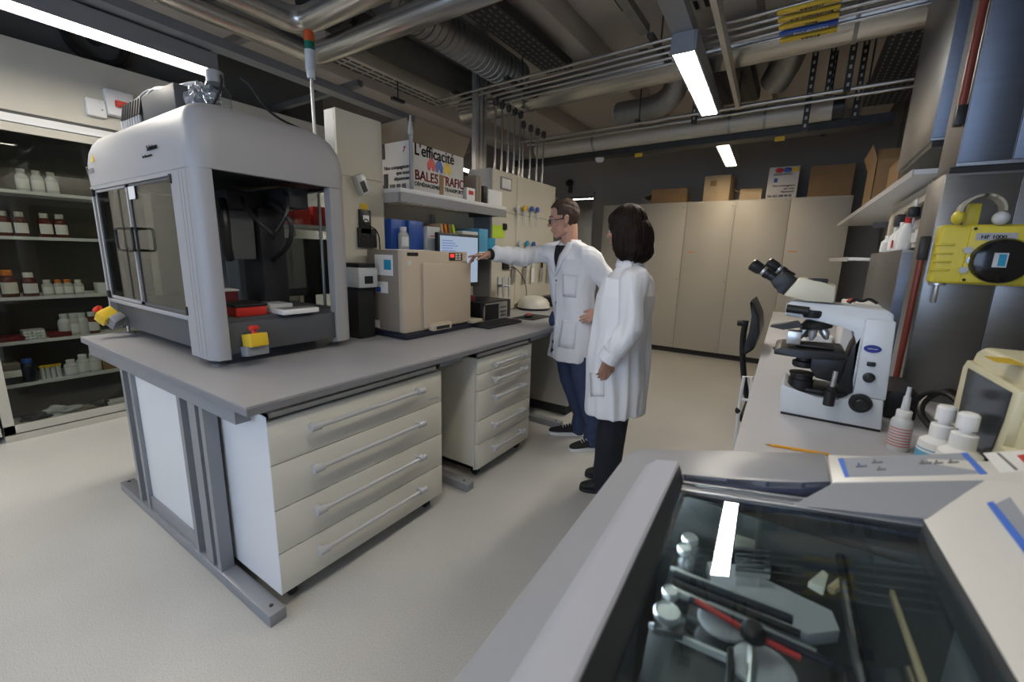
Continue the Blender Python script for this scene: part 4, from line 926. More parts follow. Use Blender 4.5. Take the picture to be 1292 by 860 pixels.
# sliding doors on the left face
obj('door_sill', bx((RX0+0.07, RY0, 1.085), (RX1-0.235, RY0+0.03, 1.105), 0.003), 'robot', t)
obj('door_head', bx((RX0+0.07, RY0+0.002, 1.715), (RX1-0.235, RY0+0.03, 1.736)), 'robot', t)
for k, (a, c) in enumerate(((RX0+0.085, -2.87), (-2.86, RX1-0.235))):
    b = MB()
    for q in (((a, RY0+0.008, 1.11), (a+0.022, RY0+0.02, 1.712)), ((c-0.022, RY0+0.008, 1.11), (c, RY0+0.02, 1.712)), ((a, RY0+0.008, 1.11), (c, RY0+0.02, 1.125)), ((a, RY0+0.008, 1.70), (c, RY0+0.02, 1.712))): b.box(*q)
    d = obj('door', b, 'robot' if k == 0 else 'robotd', t)
    obj('pane', bx((a+0.022, RY0+0.012, 1.125), (c-0.022, RY0+0.016, 1.70)), 'tglass', d)
    hx = c-0.09 if k == 0 else a+0.09; sgn = -1 if k == 0 else 1; e = c-0.015 if k == 0 else a+0.015
    obj('handle', MB().tube([(e, RY0+0.006, 1.39), (e, RY0-0.03, 1.39), (e+sgn*0.09, RY0-0.03, 1.39), (e+sgn*0.10, RY0-0.03, 1.41), (e+sgn*0.10, RY0-0.03, 1.48), (e+sgn*0.09, RY0-0.03, 1.50), (e, RY0-0.03, 1.50), (e, RY0+0.006, 1.50)], 0.0065, 10, 1), 'black', d)
    for z in (1.13, 1.70): obj('hinge', bx((a-0.02 if k == 0 else c-0.005, RY0-0.006, z-0.02), (a+0.01 if k == 0 else c+0.02, RY0+0.012, z+0.02), 0.003), 'black', d)
obj('paper_label', bx((-2.845, RY0+0.006, 1.64), (-2.76, RY0+0.007, 1.70)), 'paper', t)
obj('rear_pane', bx((RX0+0.08, RY1-0.02, 1.10), (RX1-0.1, RY1-0.015, 1.735)), 'glass', t)
obj('left_panel', bx((RX0+0.01, RY0+0.08, 1.09), (RX0+0.02, RY1-0.08, 1.735)), 'tglass', t)
# gantry and head
g = obj('gantry', bx((RX0+0.06, 1.24, 1.62), (RX1-0.09, 1.34, 1.72), 0.006), 'rin', t)
obj('carriage', bx((-2.62, 1.05, 1.58), (-2.38, 1.30, 1.70), 0.01), 'rin', t)
hx0, hx1 = -2.56, -2.36
h = obj('pipetting_head', bx((hx0, 0.99, 1.36), (hx1, 1.16, 1.60), 0.01), 'rhead', t)
obj('warning_label', MB().prism([(hx0+0.075, 0.989, 1.385), (hx0+0.11, 0.989, 1.385), (hx0+0.0925, 0.989, 1.415)], (0, 0.001, 0)), 'yellow', h)
obj('arm', bx((hx0+0.03, 1.17, 1.10), (hx1+0.03, 1.30, 1.62), 0.006), 'rin', t)
obj('nozzle', bx((hx0+0.04, 1.02, 1.22), (hx0+0.075, 1.06, 1.36)), 'rhead', h)
obj('mast', bx((-2.80, 1.20, 1.10), (-2.66, 1.30, 1.62), 0.006), 'rhead', t)
for k, pts in enumerate(([(-2.34, 1.1, 1.66), (-2.22, 1.06, 1.60), (-2.12, 1.08, 1.52), (-2.16, 1.16, 1.46), (-2.30, 1.2, 1.5)], [(-2.34, 1.2, 1.66), (-2.20, 1.18, 1.63), (-2.08, 1.2, 1.56), (-2.14, 1.22, 1.44), (-2.32, 1.22, 1.36)], [(-2.2, 1.24, 1.70), (-2.10, 1.2, 1.60), (-2.14, 1.15, 1.50)])):
    obj('hose', MB().tube(pts, 0.011, 10, 3), 'black', t)
obj('energy_chain', MB().tube([(-2.36, 1.02, 1.64), (-2.30, 1.0, 1.55), (-2.31, 1.0, 1.42), (-2.34, 1.02, 1.36)], 0.02, 10, 2), 'black', t)
# lettering on the hood
text('lettering', 'Tecan', (-3.41, RY0-0.006, 1.80), (1, 0, 0), (0, 0, 1), 0.055, 'greym', hood)
obj('emblem', MB().prism([(-3.31, RY0-0.006, 1.855), (-3.26, RY0-0.006, 1.855), (-3.265, RY0-0.006, 1.895), (-3.29, RY0-0.006, 1.87)], (0, 0.001, 0)), 'yellow', hood)
text('lettering', 'Solutions', (-2.50, RY0-0.006, 1.83), (1, 0, 0), (0, 0, 1), 0.032, 'ink', hood, bold=0.0008)
text('lettering', 'for laboratories', (-2.56, RY0-0.006, 1.805), (1, 0, 0), (0, 0, 1), 0.018, 'ink', hood)
# labware on the deck
def onDeck(name, label, a, c, m, cat, extra=None):
    o = thing(name, label, cat, ((a[0]+c[0])/2, (a[1]+c[1])/2, 1.1005)); obj('body', bx(a, c, 0.004), m, o)
    if extra: obj(*extra, o)
    return o
onDeck('tip_box', 'red tip box with black lid inside the robot', (-2.33, 0.94, 1.1005), (-2.15, 1.08, 1.145), 'red', 'box', ('lid', bx((-2.335, 0.935, 1.145), (-2.145, 1.085, 1.158), 0.003), 'black'))
onDeck('tip_box', 'dark red rounded container inside the robot behind the post', (-2.52, 0.95, 1.1005), (-2.38, 1.06, 1.20), 'dred', 'box', ('lid', bx((-2.525, 0.945, 1.20), (-2.375, 1.065, 1.21), 0.003), 'paper'))
onDeck('microplate', 'white microplate frame lying on the robot deck', (-2.17, 1.11, 1.1005), (-2.06, 1.30, 1.125), 'paper', 'plate', ('wells', bx((-2.16, 1.13, 1.125), (-2.075, 1.285, 1.1265)), 'greym'))
onDeck('microplate', 'grey block behind the red tip box in the robot', (-2.36, 1.12, 1.1005), (-2.20, 1.24, 1.14), 'clearp', 'plate')
# emergency stops
def estop(label, c, ax, tilt):
    o = thing('emergency_stop', label, 'switch', c); W = Matrix.Translation(c) @ tilt
    def q(n, m_, mm, p=o, ):
        m_.mat(W); return obj(n, m_, mm, p)
    q('backplate', bx((-0.05, -0.02, -0.055), (0.045, 0.045, -0.01), 0.004), 'greym')
    bd = q('box', bx((-0.04, -0.04, -0.015), (0.04, 0.04, 0.045), 0.005), 'yellow')
    q('button', MB().lathe([(0.012, 0.045), (0.012, 0.06), (0.022, 0.062), (0.024, 0.072), (0.018, 0.08), (0.001, 0.083)], (0, 0, 0)), 'red', bd)
    for i, (x, y) in enumerate(((-0.03, -0.03), (0.03, -0.03), (0.03, 0.03), (-0.03, 0.03))): q('screw', MB().cyl((x, y, 0.0445), (x, y, 0.0465), 0.005, seg=8), 'black', bd)
    return o
cs = P(321, 432, x=RX1+0.032)
estop('yellow emergency stop box with red button on the robot front', Vector((RX1+0.045, cs.y, cs.z)), 0, Matrix.Rotation(R_(90), 4, 'Z') @ Matrix.Rotation(R_(-8), 4, 'X'))
cs = P(133, 401, y=RY0-0.06)
estop('yellow emergency stop box tilted at the robot\'s far left corner', Vector((cs.x, RY0-0.045, cs.z)), 0, Matrix.Rotation(R_(-35), 4, 'Y') @ Matrix.Rotation(R_(30), 4, 'X'))
# pump block on the hood
HT = 2.018
t = thing('pump_block', 'dark grey multichannel pump block standing on the robot', 'pump', (-2.9, 1.0, HT))
W = Matrix.Translation((-2.86, 1.0, HT))
b = bx((-0.18, -0.03, 0), (0.24, 0.16, 0.17), 0.005); b.mat(W); obj('housing', b, 'robotd', t)
b = bx((-0.50, -0.02, 0.0), (-0.18, 0.14, 0.13)); b.mat(W); f = obj('valve_plate', b, 'black', t)
for i in range(8):
    x = -0.475+i*0.038
    b = MB().cyl((x, -0.035, 0.025), (x, -0.035, 0.085), 0.009, seg=10); b.mat(W); s_ = obj('syringe', b, 'handle', t)
    b = MB().cyl((x, -0.03, 0.09), (x, -0.015, 0.175), 0.012, seg=10); b.mat(W); obj('plunger', b, 'black', s_)
b = MB()
for i in range(6):
    x = -0.44+i*0.045
    b.tube([(x, -0.01, 0.15), (x+0.04, 0.02, 0.215+0.01*(i % 3)), (x+0.22, 0.05, 0.25-0.008*i), (x+0.5, 0.06, 0.20), (0.36, 0.08, 0.15)], 0.003, 6, 2)
b.mat(W); obj('tubing', b, 'clearp', t)['kind'] = 'stuff'
# jars wrapped in film and tubing on the hood
c = Vector((-2.40, 1.06, HT+0.001))
t = thing('reservoir_bottle', 'clear plastic-wrapped reservoir with black hoop on the robot', 'bottle', c)
obj('bottle', MB().lathe([(0.055, 0), (0.06, 0.01), (0.06, 0.11), (0.04, 0.14), (0.03, 0.17), (0.03, 0.19)], c, seg=20), 'glass', t)
obj('collar', MB().lathe([(0.036, 0.15), (0.036, 0.20), (0.03, 0.205)], c, seg=20), 'greym', t)
obj('hoop', MB().tube([c+Vector((-0.03+0.11*math.cos(a), -0.02+0.04*math.sin(a), 0.10+0.10*math.sin(a))) for a in [i*2*PI/20 for i in range(21)]], 0.006, 8), 'black', t)
bm = bmesh.new(); bmesh.ops.create_icosphere(bm, subdivisions=4, radius=1)
for v in bm.verts:
    v.co *= 1+noise.noise(v.co*2.3)*0.5+noise.noise(v.co*5)*0.2
    v.co = Vector((v.co.x*0.085, v.co.y*0.06, v.co.z*0.07))+c+Vector((-0.09, -0.02, 0.085))
    v.co.z = max(v.co.z, c.z)
obj('film_wrap', bm, mat('crumpled_film', (0.6, 0.63, 0.68), 0.08, 0.75), t, sharp=20)
solo('power_cable', MB().tube([(-2.24, 1.10, HT+0.16), (-2.2, 1.12, HT+0.13), (-2.17, 1.14, HT+0.06), (-2.15, 1.2, HT+0.005), (-2.2, 1.35, HT-0.002)], 0.006, 8, 2), 'black', 'black hose lying on the robot hood beside the reservoir', 'hose')
# signal light
sx_ = P(397, 165, y=1.57).x
t = thing('signal_light', 'signal light mast with orange and green lenses rising behind the robot', 'signal light', (sx_, 1.57, BT))
z1 = P(391, 95, y=1.57).z; zt = P(390, 38, y=1.57).z
obj('pole', MB().cyl((sx_, 1.57, BT+0.01), (sx_, 1.57, z1), 0.009), 'alu', t)
obj('base', MB().lathe([(0.045, 0), (0.045, 0.008), (0.012, 0.015)], (sx_, 1.57, BT)), 'greym', t)
hh = zt-z1
obj('body', MB().lathe([(0.02, -0.02), (0.024, 0), (0.024, 0.02), (0.028, 0.022), (0.028, hh*0.55)], (sx_, 1.57, z1)), 'clearp', t)
obj('green_lens', MB().lathe([(0.027, hh*0.55), (0.027, hh*0.74)], (sx_, 1.57, z1)), mat('green_lens', (0.01, 0.16, 0.10), 0.25), t)
obj('orange_lens', MB().lathe([(0.028, hh*0.74), (0.028, hh*0.95), (0.02, hh)], (sx_, 1.57, z1)), mat('orange_lens', (0.62, 0.10, 0.02), 0.25), t)

# ================================================================ far half of the bench seen through the robot
t = thing('wall_shelf', 'shelf with red racks seen through the robot', 'shelf', (-2.8, 2.4, 1.55))
for z, yy in ((1.57, 1.56), (1.29, 1.96)): obj('board', bx((-2.98, yy, z-0.02), (-2.64, 3.2, z)), 'cream', t)
for i in range(3): solo('tube_rack', bx((-2.93, 1.60+i*0.13, 1.57), (-2.74, 1.71+i*0.13, 1.68+0.02*(i == 1)), 0.004), 'red', ('left', 'middle', 'right')[i]+' red rack on the shelf behind the robot', 'rack')
t = thing('monitor', 'black monitor seen from the rear through the robot', 'monitor', (-2.88, 1.75, BT))
obj('housing', bx((-2.90, 1.58, 1.10), (-2.86, 1.92, 1.49), 0.01), 'black', t); obj('stand', bx((-2.89, 1.71, BT+0.012), (-2.87, 1.79, 1.12)), 'black', t); obj('base', bx((-2.97, 1.65, BT), (-2.80, 1.87, BT+0.012), 0.003), 'black', t)
for k in range(3): solo('storage_box', bx((-3.0+0.02*k, 2.35+k*0.16, BT), (-2.75, 2.48+k*0.16, BT+0.06+0.02*k), 0.003), ('paper', 'black', 'cream')[k], ('white', 'black', 'cream')[k]+' small box on the far half of the bench behind the robot', 'box')
solo('shelf_upright', bx((-3.44, 1.70, BT), (-3.32, 1.74, 2.1)), 'panel', 'beige upright board standing on the bench behind the robot', 'board')
solo('side_cupboard', bx((-4.98, 2.9, 0), (-4.45, 3.8, 2.2), 0.003), 'panel', 'beige cupboard against the left wall beyond the glazed cabinet', 'cupboard')
# ================================================================ right bench
t = thing('side_bench', 'grey-white workbench along the right wall carrying the microscope', 'workbench', (0.3, 3.2, 0.85))
def ex_(y): return -0.062-0.0215*y
pts = [(ex_(1.06), 1.06), (0.795, 1.06), (0.795, 5.4), (ex_(5.4), 5.4)]
obj('worktop', MB().prism([(x, y, BT-0.004) for x, y in pts], (0, 0, 0.004)), mat('pale_worktop', (0.60, 0.60, 0.64), 0.32, var=0.03, vscale=30), t)
obj('edge', MB().prism([(x-0.001, y, BT-0.036) for x, y in pts], (0, 0, 0.0315)), 'topedge', t)
for y in (1.25, 3.2, 5.1):
    obj('leg', bx((ex_(y)+0.04, y, 0), (ex_(y)+0.095, y+0.055, BT-0.037)), 'greym', t)
    obj('foot', bx((ex_(y)+0.02, y, 0), (0.7, y+0.055, 0.05)), 'greym', t) if False else None
obj('modesty_panel', bx((0.55, 1.3, 0.2), (0.57, 5.1, BT-0.037)), 'closet', t)

# ---------------------------------------------------------------- microscope
MY = 1.74
def q(u, v, y=MY): return P(u, v, y=y)
def outl(pix, y=MY): return [P(u, v, y=y) for u, v in pix]
M['micw'] = mat('microscope_enamel', (0.66, 0.70, 0.74), 0.28)
M['micc'] = mat('microscope_head_cream', (0.66, 0.63, 0.50), 0.35)
t = thing('microscope', 'white binocular laboratory microscope on the right bench', 'microscope', (0.14, 1.82, BT))
b0 = q(983, 518); b1 = q(1113, 549); zb = BT+0.008
# base: long rounded foot
lx, rx = b0.x, 0.288
base = obj('base', MB().prism([(lx, MY, zb), (lx-0.008, MY, zb+0.09), (lx+0.0, MY, zb+0.105), (lx+0.05, MY, zb+0.08), (0.10, MY, zb+0.075), (0.155, MY, zb+0.068), (0.20, MY, zb+0.10), (rx-0.01, MY, zb+0.10), (rx, MY, zb)], (0, 0.20, 0), 0.006, 2), 'micw', t)
obj('base_tray', bx((0.02, MY+0.02, zb+0.08), (0.19, MY+0.18, zb+0.095), 0.004), 'black', t)
obj('base_pad', bx((lx+0.005, MY+0.005, BT), (rx-0.003, MY+0.195, zb+0.002)), 'black', t)
# arm: column and top limb
column = outl([(1075, 404), (1079, 404), (1128, 410), (1114, 549), (1060, 530), (1078, 500), (1081, 470)])
zt = q(1129, 394).z
ay = MY+0.03
arm = [(0.285, zb+0.09), (0.205, zb+0.09), (0.192, zb+0.16), (0.190, 1.165), (0.178, 1.205), (0.150, 1.215), (0.08, 1.222), (0.035, 1.235), (-0.022, 1.235), (-0.022, 1.275), (-0.005, 1.288), (0.15, 1.283), (0.25, 1.277), (0.266, 1.265), (0.272, 1.2)]
obj('arm', MB().prism([(x, ay, z) for x, z in arm], (0, 0.13, 0), 0.004, 2), 'micw', t)
cv = obj('side_cover', MB().prism([(0.200, ay-0.028, zb+0.10), (0.283, ay-0.028, zb+0.10), (0.270, ay-0.028, 1.247), (0.197, ay-0.028, 1.25)], (0, 0.03, 0), 0.004, 2), 'micw', t)
fy = ay-0.029
lg = q(1101, 440, fy)
b = MB(); b.lathe([(0.020, 0), (0.020, 0.002)], (0, 0, 0), (0, -1, 0), 28); b.mat(Matrix.Translation((lg.x, fy, lg.z)) @ Matrix.Diagonal((1.12, 1, 0.62, 1)))
o = obj('badge', b, mat('badge_blue', (0.02, 0.035, 0.25), 0.3), cv)
b = MB(); b.box((-0.012, -0.003, -0.001), (0.012, -0.0022, 0.001)); b.mat(Matrix.Translation((lg.x, fy, lg.z))); joinm(o, b, 'alu')
sw = q(1099, 459, fy); obj('switch', bx((sw.x-0.011, fy-0.006, sw.z-0.007), (sw.x+0.011, fy, sw.z+0.007), 0.002), 'black', cv)
sw = q(1096, 476, fy); k = obj('light_knob', MB().lathe([(0.016, 0), (0.016, 0.006), (0.011, 0.008), (0.011, 0.02), (0.009, 0.022)], (sw.x, fy, sw.z), (0, -1, 0), 20), 'black', cv)
kf = q(1086, 510, MY-0.02)
obj('focus_knob', MB().lathe([(0.012, 0), (0.030, 0.004), (0.031, 0.022), (0.028, 0.026), (0.020, 0.026), (0.018, 0.040), (0.015, 0.043)], (kf.x, MY+0.012, kf.z), (0, -1, 0), 28), 'black', t)
# rear dark slide and stage carrier
obj('focus_block', MB().prism([(0.198, ay, zb+0.085), (0.165, ay, zb+0.085), (0.160, ay, 1.02), (0.165, ay, 1.08), (0.178, ay, 1.15), (0.198, ay, 1.20)], (0, 0.12, 0), 0.003), 'black', t)
st = [(-0.035, 1.108), (-0.037, 1.126), (-0.01, 1.134), (0.02, 1.152), (0.15, 1.148), (0.168, 1.135), (0.172, 1.08), (0.13, 1.068), (0.03, 1.092), (0.0, 1.098)]
obj('stage', MB().prism([(x, MY-0.045, z) for x, z in [(-0.035, 1.108), (-0.037, 1.124), (-0.02, 1.132), (0.155, 1.138), (0.165, 1.128), (0.160, 1.115), (0.04, 1.106)]], (0, 0.21, 0), 0.003), 'black', t)
obj('stage_bracket', MB().prism([(x, MY+0.03, z) for x, z in [(0.075, 1.11), (0.075, 1.06), (0.095, 1.03), (0.165, 1.02), (0.175, 1.11)]], (0, 0.11, 0), 0.003), 'black', t)
obj('slide_holder', bx((0.02, MY-0.01, 1.14), (0.13, MY+0.08, 1.147), 0.002), 'dsteel', t)
obj('condenser', MB().lathe([(0.030, 0), (0.034, 0.005), (0.034, 0.02), (0.024, 0.024), (0.024, 0.045)], (0.055, MY+0.06, 1.058), seg=24), 'black', t)
c = q(1012, 497); obj('field_lens', MB().lathe([(0.038, 0), (0.038, 0.03), (0.034, 0.034), (0.034, 0.045), (0.038, 0.048), (0.038, 0.055), (0.030, 0.056)], (0.055, MY+0.055, zb+0.088), seg=28), 'black', t)
k1 = q(1048, 500); obj('coaxial_knob', MB().lathe([(0.016, 0), (0.016, 0.05), (0.011, 0.052), (0.011, 0.065)], (k1.x-0.005, MY-0.03, 0.958), seg=18), 'black', t)
obj('knob_shaft', MB().cyl((k1.x-0.003, MY-0.03, 1.02), (k1.x-0.001, MY-0.03, 1.075), 0.007, seg=12), 'alu', t)
# nosepiece with objectives
obj('nosepiece', MB().lathe([(0.046, 0), (0.048, 0.012), (0.030, 0.03)], (0.075, MY+0.07, 1.197), (-0.18, 0, 1), 24), 'black', t)
for k, (ang, l, mm) in enumerate(((0, 0.052, 'alu'), (60, 0.045, 'greym'), (130, 0.04, 'alu'), (200, 0.035, 'alu'), (280, 0.048, 'greym'))):
    a = R_(ang+200); d = Vector((0.45*math.cos(a), 0.45*math.sin(a), -1)).normalized(); s = Vector((0.072+0.026*math.cos(a), MY+0.07+0.026*math.sin(a), 1.20))
    obj('objective', MB().lathe([(0.011, 0), (0.0125, 0.01), (0.0125, l*0.6), (0.008, l*0.85), (0.004, l)], s, d, 16), mm, t)
# camera-like metal bracket before the nosepiece
br = obj('metal_bracket', bx((-0.006, MY-0.02, 1.145), (0.035, MY+0.03, 1.19), 0.003), 'alu', t)
obj('filter_slider', MB().prism([(-0.06, MY-0.01, 1.196), (-0.058, MY-0.01, 1.202), (0.02, MY-0.01, 1.222), (0.035, MY-0.01, 1.205), (-0.02, MY-0.01, 1.190)], (0, 0.04, 0)), 'dsteel', t)
obj('lamp_shade', MB().lathe([(0.03, 0), (0.034, 0.01), (0.034, 0.022), (0.03, 0.026)], (0.055, MY+0.05, 1.235), seg=24), 'black', t)
obj('filter_knob', MB().cyl((-0.02, MY+0.02, 1.262), (0.045, MY+0.02, 1.258), 0.014, seg=16), 'black', t)
# cream observation head
hd = [(x, z) for x, z in ((-0.035, 1.305), (0.002, 1.367), (0.025, 1.368), (0.06, 1.352), (0.108, 1.350), (0.110, 1.290), (0.03, 1.290))]
head = obj('head', MB().prism([(x, ay-0.01, z) for x, z in hd], (0, 0.12, 0), 0.006, 2), 'micc', t)
obj('camera_port', MB().prism([(x, ay+0.01, z) for x, z in ((0.018, 1.366), (0.035, 1.352), (0.085, 1.352), (0.085, 1.366))], (0, 0.07, 0), 0.002), 'black', head)
bn = [(-0.035, 1.303), (0.0, 1.362), (-0.04, 1.385), (-0.052, 1.383), (-0.082, 1.352), (-0.066, 1.328), (-0.048, 1.318)]
obj('prism_housing', MB().prism([(x, ay+0.0, z) for x, z in bn], (0, 0.10, 0), 0.006, 2), 'black', t)
for yy in (ay+0.018, ay+0.082):
    d = Vector((-0.83, 0, 0.50)).normalized(); s = Vector((-0.062+(0.045 if yy > ay+0.05 else 0), yy, 1.358+(0.006 if yy > ay+0.05 else 0)))
    e = obj('eyepiece', MB().lathe([(0.0165, 0), (0.0165, 0.03), (0.0185, 0.032), (0.0185, 0.045), (0.017, 0.047), (0.017, 0.06), (0.0205, 0.066), (0.0215, 0.095), (0.016, 0.10), (0.012, 0.094)], s, d, 24), 'black', t)
    obj('silver_ring', MB().lathe([(0.0172, 0.047), (0.0178, 0.049), (0.0178, 0.054), (0.0172, 0.056)], s, d, 24, False), 'alu', e)
solo('storage_dish', MB().lathe([(0.03, 0), (0.05, 0.01), (0.055, 0.02)], (-0.02, 3.0, BT)), 'black', 'small black dish on the bench beyond the microscope', 'dish')
# clutter behind the microscope: white device and red/black leads
solo('storage_box', bx((0.26, 3.2, BT), (0.42, 3.6, BT+0.30), 0.01), 'white', 'white boxed device on the right bench behind the microscope', 'box')
solo('storage_box', bx((0.10, 3.45, BT), (0.24, 3.75, BT+0.06), 0.01), 'clearp', 'pale flat box on the bench under the shelf', 'box')
t = solo('cable', MB().tube([(0.27, 3.19, BT+0.305), (0.29, 3.21, BT+0.33), (0.33, 3.2, BT+0.315), (0.36, 3.24, BT+0.335), (0.40, 3.22, BT+0.31)], 0.009, 8, 2), 'black', 'black leads lying on the white device', 'cable')
solo('cable', MB().tube([(0.265, 3.23, BT+0.308), (0.28, 3.25, BT+0.325), (0.30, 3.24, BT+0.31)], 0.009, 8, 2), 'red', 'short red lead lying on the white device', 'cable')
# pencil
a = P(990, 564, z=BT+0.004); c = P(1046, 573, z=BT+0.004); d = (c-a).normalized(); a = c-d*0.16
t = thing('pencil', 'yellow pencil lying on the bench in front of the microscope', 'pencil', ((a.x+c.x)/2, (a.y+c.y)/2, BT)); 
obj('shaft', MB().cyl(a+d*0.015, c, 0.0038, seg=6), 'orange' if False else mat('pencil_paint', (0.85, 0.40, 0.03), 0.35), t)
obj('tip', MB().cyl(a, a+d*0.015, 0.0006, 0.0038, seg=6), 'cardl', t)
# bottles beside the microscope
def sbottle(name, label, c, r, h, body, capm, nozzle=None, caph=0.03, capr=0.5, lab=None):
    t = thing(name, label, 'bottle', c)
    obj('bottle', MB().lathe([(r*0.92, 0), (r, 0.004), (r, h*0.82), (r*0.9, h*0.92), (r*capr, h)], c, seg=28), body, t)
    obj('cap', MB().lathe([(r*capr*1.15, h), (r*capr*1.15, h+caph), (r*capr, h+caph+0.002)], c, seg=24), capm, t)
    if nozzle: obj('nozzle', MB().lathe([(0.010, h+caph), (0.0085, h+caph+nozzle*0.6), (0.006, h+caph+nozzle*0.62), (0.005, h+caph+nozzle), (0.003, h+caph+nozzle)], c, seg=14), 'clearp', t)
    if lab:
        b = MB()
        for i in range(lab[1]):
            z = h*0.15+i*h*0.6/lab[1]; b.lathe([(r*1.004, z), (r*1.004, z+h*0.6/lab[1]*0.4)], c, seg=28, close=False)
        obj('print', b, lab[0], t)
    return t
M['rosep'] = mat('rosy_print', (0.55, 0.16, 0.14), 0.6)
p = P(1131, 566, z=BT)
sbottle('squeeze_bottle', 'translucent squeeze bottle with pink print and pointed nozzle beside the microscope', (p.x, p.y, BT), 0.026, 0.10, 'clearp', 'paper', 0.072, 0.018, 0.6, ('rosep', 7))
for (u, v, y, lb) in ((1196, 512, 1.30, 'white-capped spray bottle with blue liquid, the left of the pair'), (1224, 521, 1.20, 'white-capped spray bottle, the right of the pair by the microwave')):
    p = P(u, v, y=y); hh = p.z-BT
    sbottle('spray_bottle', lb, (p.x, p.y, BT), 0.036, hh-0.075, 'lblue' if y > 1.25 else 'bottle', 'paper', None, 0.030, 0.50, None)
    tt = bpy.data.objects['spray_bottle' if y > 1.25 else 'spray_bottle.001']
    obj('pump', MB().lathe([(0.010, hh-0.046), (0.010, hh-0.036), (0.0165, hh-0.034), (0.0165, hh-0.004), (0.013, hh)], (p.x, p.y, BT), seg=24), 'paper', tt)
    obj('shoulder', MB().lathe([(0.0365, (hh-0.075)*0.78), (0.034, (hh-0.075)*0.93), (0.020, hh-0.074)], (p.x, p.y, BT), seg=28), 'paper', tt)
# cables behind the bottle
solo('cable_bundle', MB().tube([(0.36, 1.95, BT+0.02), (0.40, 1.9, BT+0.12), (0.46, 1.85, BT+0.14), (0.50, 1.80, BT+0.04), (0.42, 1.75, BT+0.02), (0.37, 1.85, BT+0.08), (0.48, 1.95, BT+0.15), (0.55, 1.9, BT+0.02)], 0.010, 8, 2), 'black', 'tangle of thick black cables behind the squeeze bottle', 'cable')
solo('multi_socket', bx((0.31, 1.93, BT), (0.40, 2.20, BT+0.10), 0.01), 'black', 'black power block on the bench behind the microscope', 'socket')

# ---------------------------------------------------------------- microwave oven
M['mwc'] = mat('microwave_cream', (0.66, 0.62, 0.43), 0.35)
M['mwglass'] = mat('microwave_window', (0.03, 0.032, 0.034), 0.12, spec=0.6)
t = thing('microwave_oven', 'cream microwave oven with dark window at the right edge', 'microwave', (0.57, 1.27, BT))
wx, wy0, wy1, wz = 0.385, 1.03, 1.50, 1.236
bm_ = MB().prism([(0.78, y, z) for y, z in ((wy0, BT+0.015), (wy1-0.03, BT+0.015), (wy1, BT+0.06), (wy1, wz-0.05), (wy1-0.02, wz-0.015), (wy1-0.06, wz), (wy0, wz))], (wx-0.78, 0, 0), 0.012, 3)
bo = obj('body', bm_, 'mwc', t, sharp=50)
dz0, dz1 = BT+0.05, wz-0.05
dr = obj('door', MB().prism([(wx, 1.20, dz0), (wx, wy1-0.03, dz0), (wx, wy1-0.012, dz0+0.03), (wx, wy1-0.012, dz1-0.01), (wx, wy1-0.03, dz1+0.01), (wx, 1.16, dz1+0.01), (wx, 1.165, dz1-0.08), (wx, 1.18, dz1-0.18)], (-0.014, 0, 0), 0.003), 'mwc', t)
obj('window', MB().prism([(wx-0.0145, 1.235, dz0+0.02), (wx-0.0145, wy1-0.075, dz0+0.02), (wx-0.0145, wy1-0.06, dz1-0.005), (wx-0.0145, 1.185, dz1-0.0), (wx-0.0145, 1.19, dz1-0.06), (wx-0.0145, 1.21, dz1-0.14)], (-0.002, 0, 0)), 'mwglass', dr)
for z in (BT+0.09, BT+0.20):
    kn = obj('knob', MB().lathe([(0.034, 0), (0.032, 0.008), (0.012, 0.010), (0.010, 0.022)], (wx, 1.105, z), (-1, 0, 0), 24), 'mwc', t)
    obj('pointer', bx((wx-0.03, 1.075, z-0.006), (wx-0.008, 1.135, z+0.006), 0.003), 'mwc', kn)
for y, z in ((1.12, BT+0.26), (1.14, BT+0.145)): obj('dial_mark', MB().cyl((wx, y, z), (wx-0.001, y, z), 0.008, seg=12), 'handle', t)
for x in (wx+0.05, 0.73):
    for y in (wy0+0.05, wy1-0.07): obj('foot', MB().cyl((x, y, BT), (x, y, BT+0.016), 0.014, seg=12), 'black', t)
s = P(1250, 453, x=wx+0.03); s = P(1248, 453, z=wz)
solo('sticky_note', bx((s.x-0.0, s.y-0.035, wz+0.0003), (s.x+0.04, s.y+0.035, wz+0.0012)), 'yellow', 'yellow sticky note on the front top edge of the microwave', 'note')
solo('plastic_box', bx((0.52, 1.14, wz+0.0005), (0.75, 1.40, wz+0.065), 0.006), 'clearp', 'translucent white plastic box on top of the microwave', 'box')

# ---------------------------------------------------------------- stainless cupboards and fridges
S1 = thing('steel_cabinet', 'tall stainless steel cabinet carrying the yellow gas box', 'cabinet', (0.6, 2.4, BT))
obj('body', bx((0.405, 2.285, BT), (0.795, 2.56, 1.755), 0.003), 'steel', S1)
obj('door', bx((0.407, 2.278, BT+0.02), (0.60, 2.285, 1.745), 0.002), 'steeln', S1)
obj('door', bx((0.603, 2.278, BT+0.02), (0.79, 2.285, 1.745), 0.002), 'steeln', S1)
obj('gasket', bx((0.415, 2.29, 1.756), (0.79, 2.55, 1.776)), 'black', S1)
S2 = thing('steel_cabinet', 'upper stainless steel cabinet above the one with the yellow gas box', 'cabinet', (0.6, 2.4, 1.777))
obj('body', bx((0.428, 2.285, 1.777), (0.795, 2.56, 3.12), 0.003), 'steel', S2)
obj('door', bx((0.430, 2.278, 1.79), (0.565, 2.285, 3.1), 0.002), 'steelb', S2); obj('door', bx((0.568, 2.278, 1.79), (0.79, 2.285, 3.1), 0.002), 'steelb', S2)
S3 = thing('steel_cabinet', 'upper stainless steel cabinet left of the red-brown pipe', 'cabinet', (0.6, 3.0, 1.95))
obj('body', bx((0.40, 2.66, 1.95), (0.795, 3.45, 3.12), 0.003), 'steel', S3)
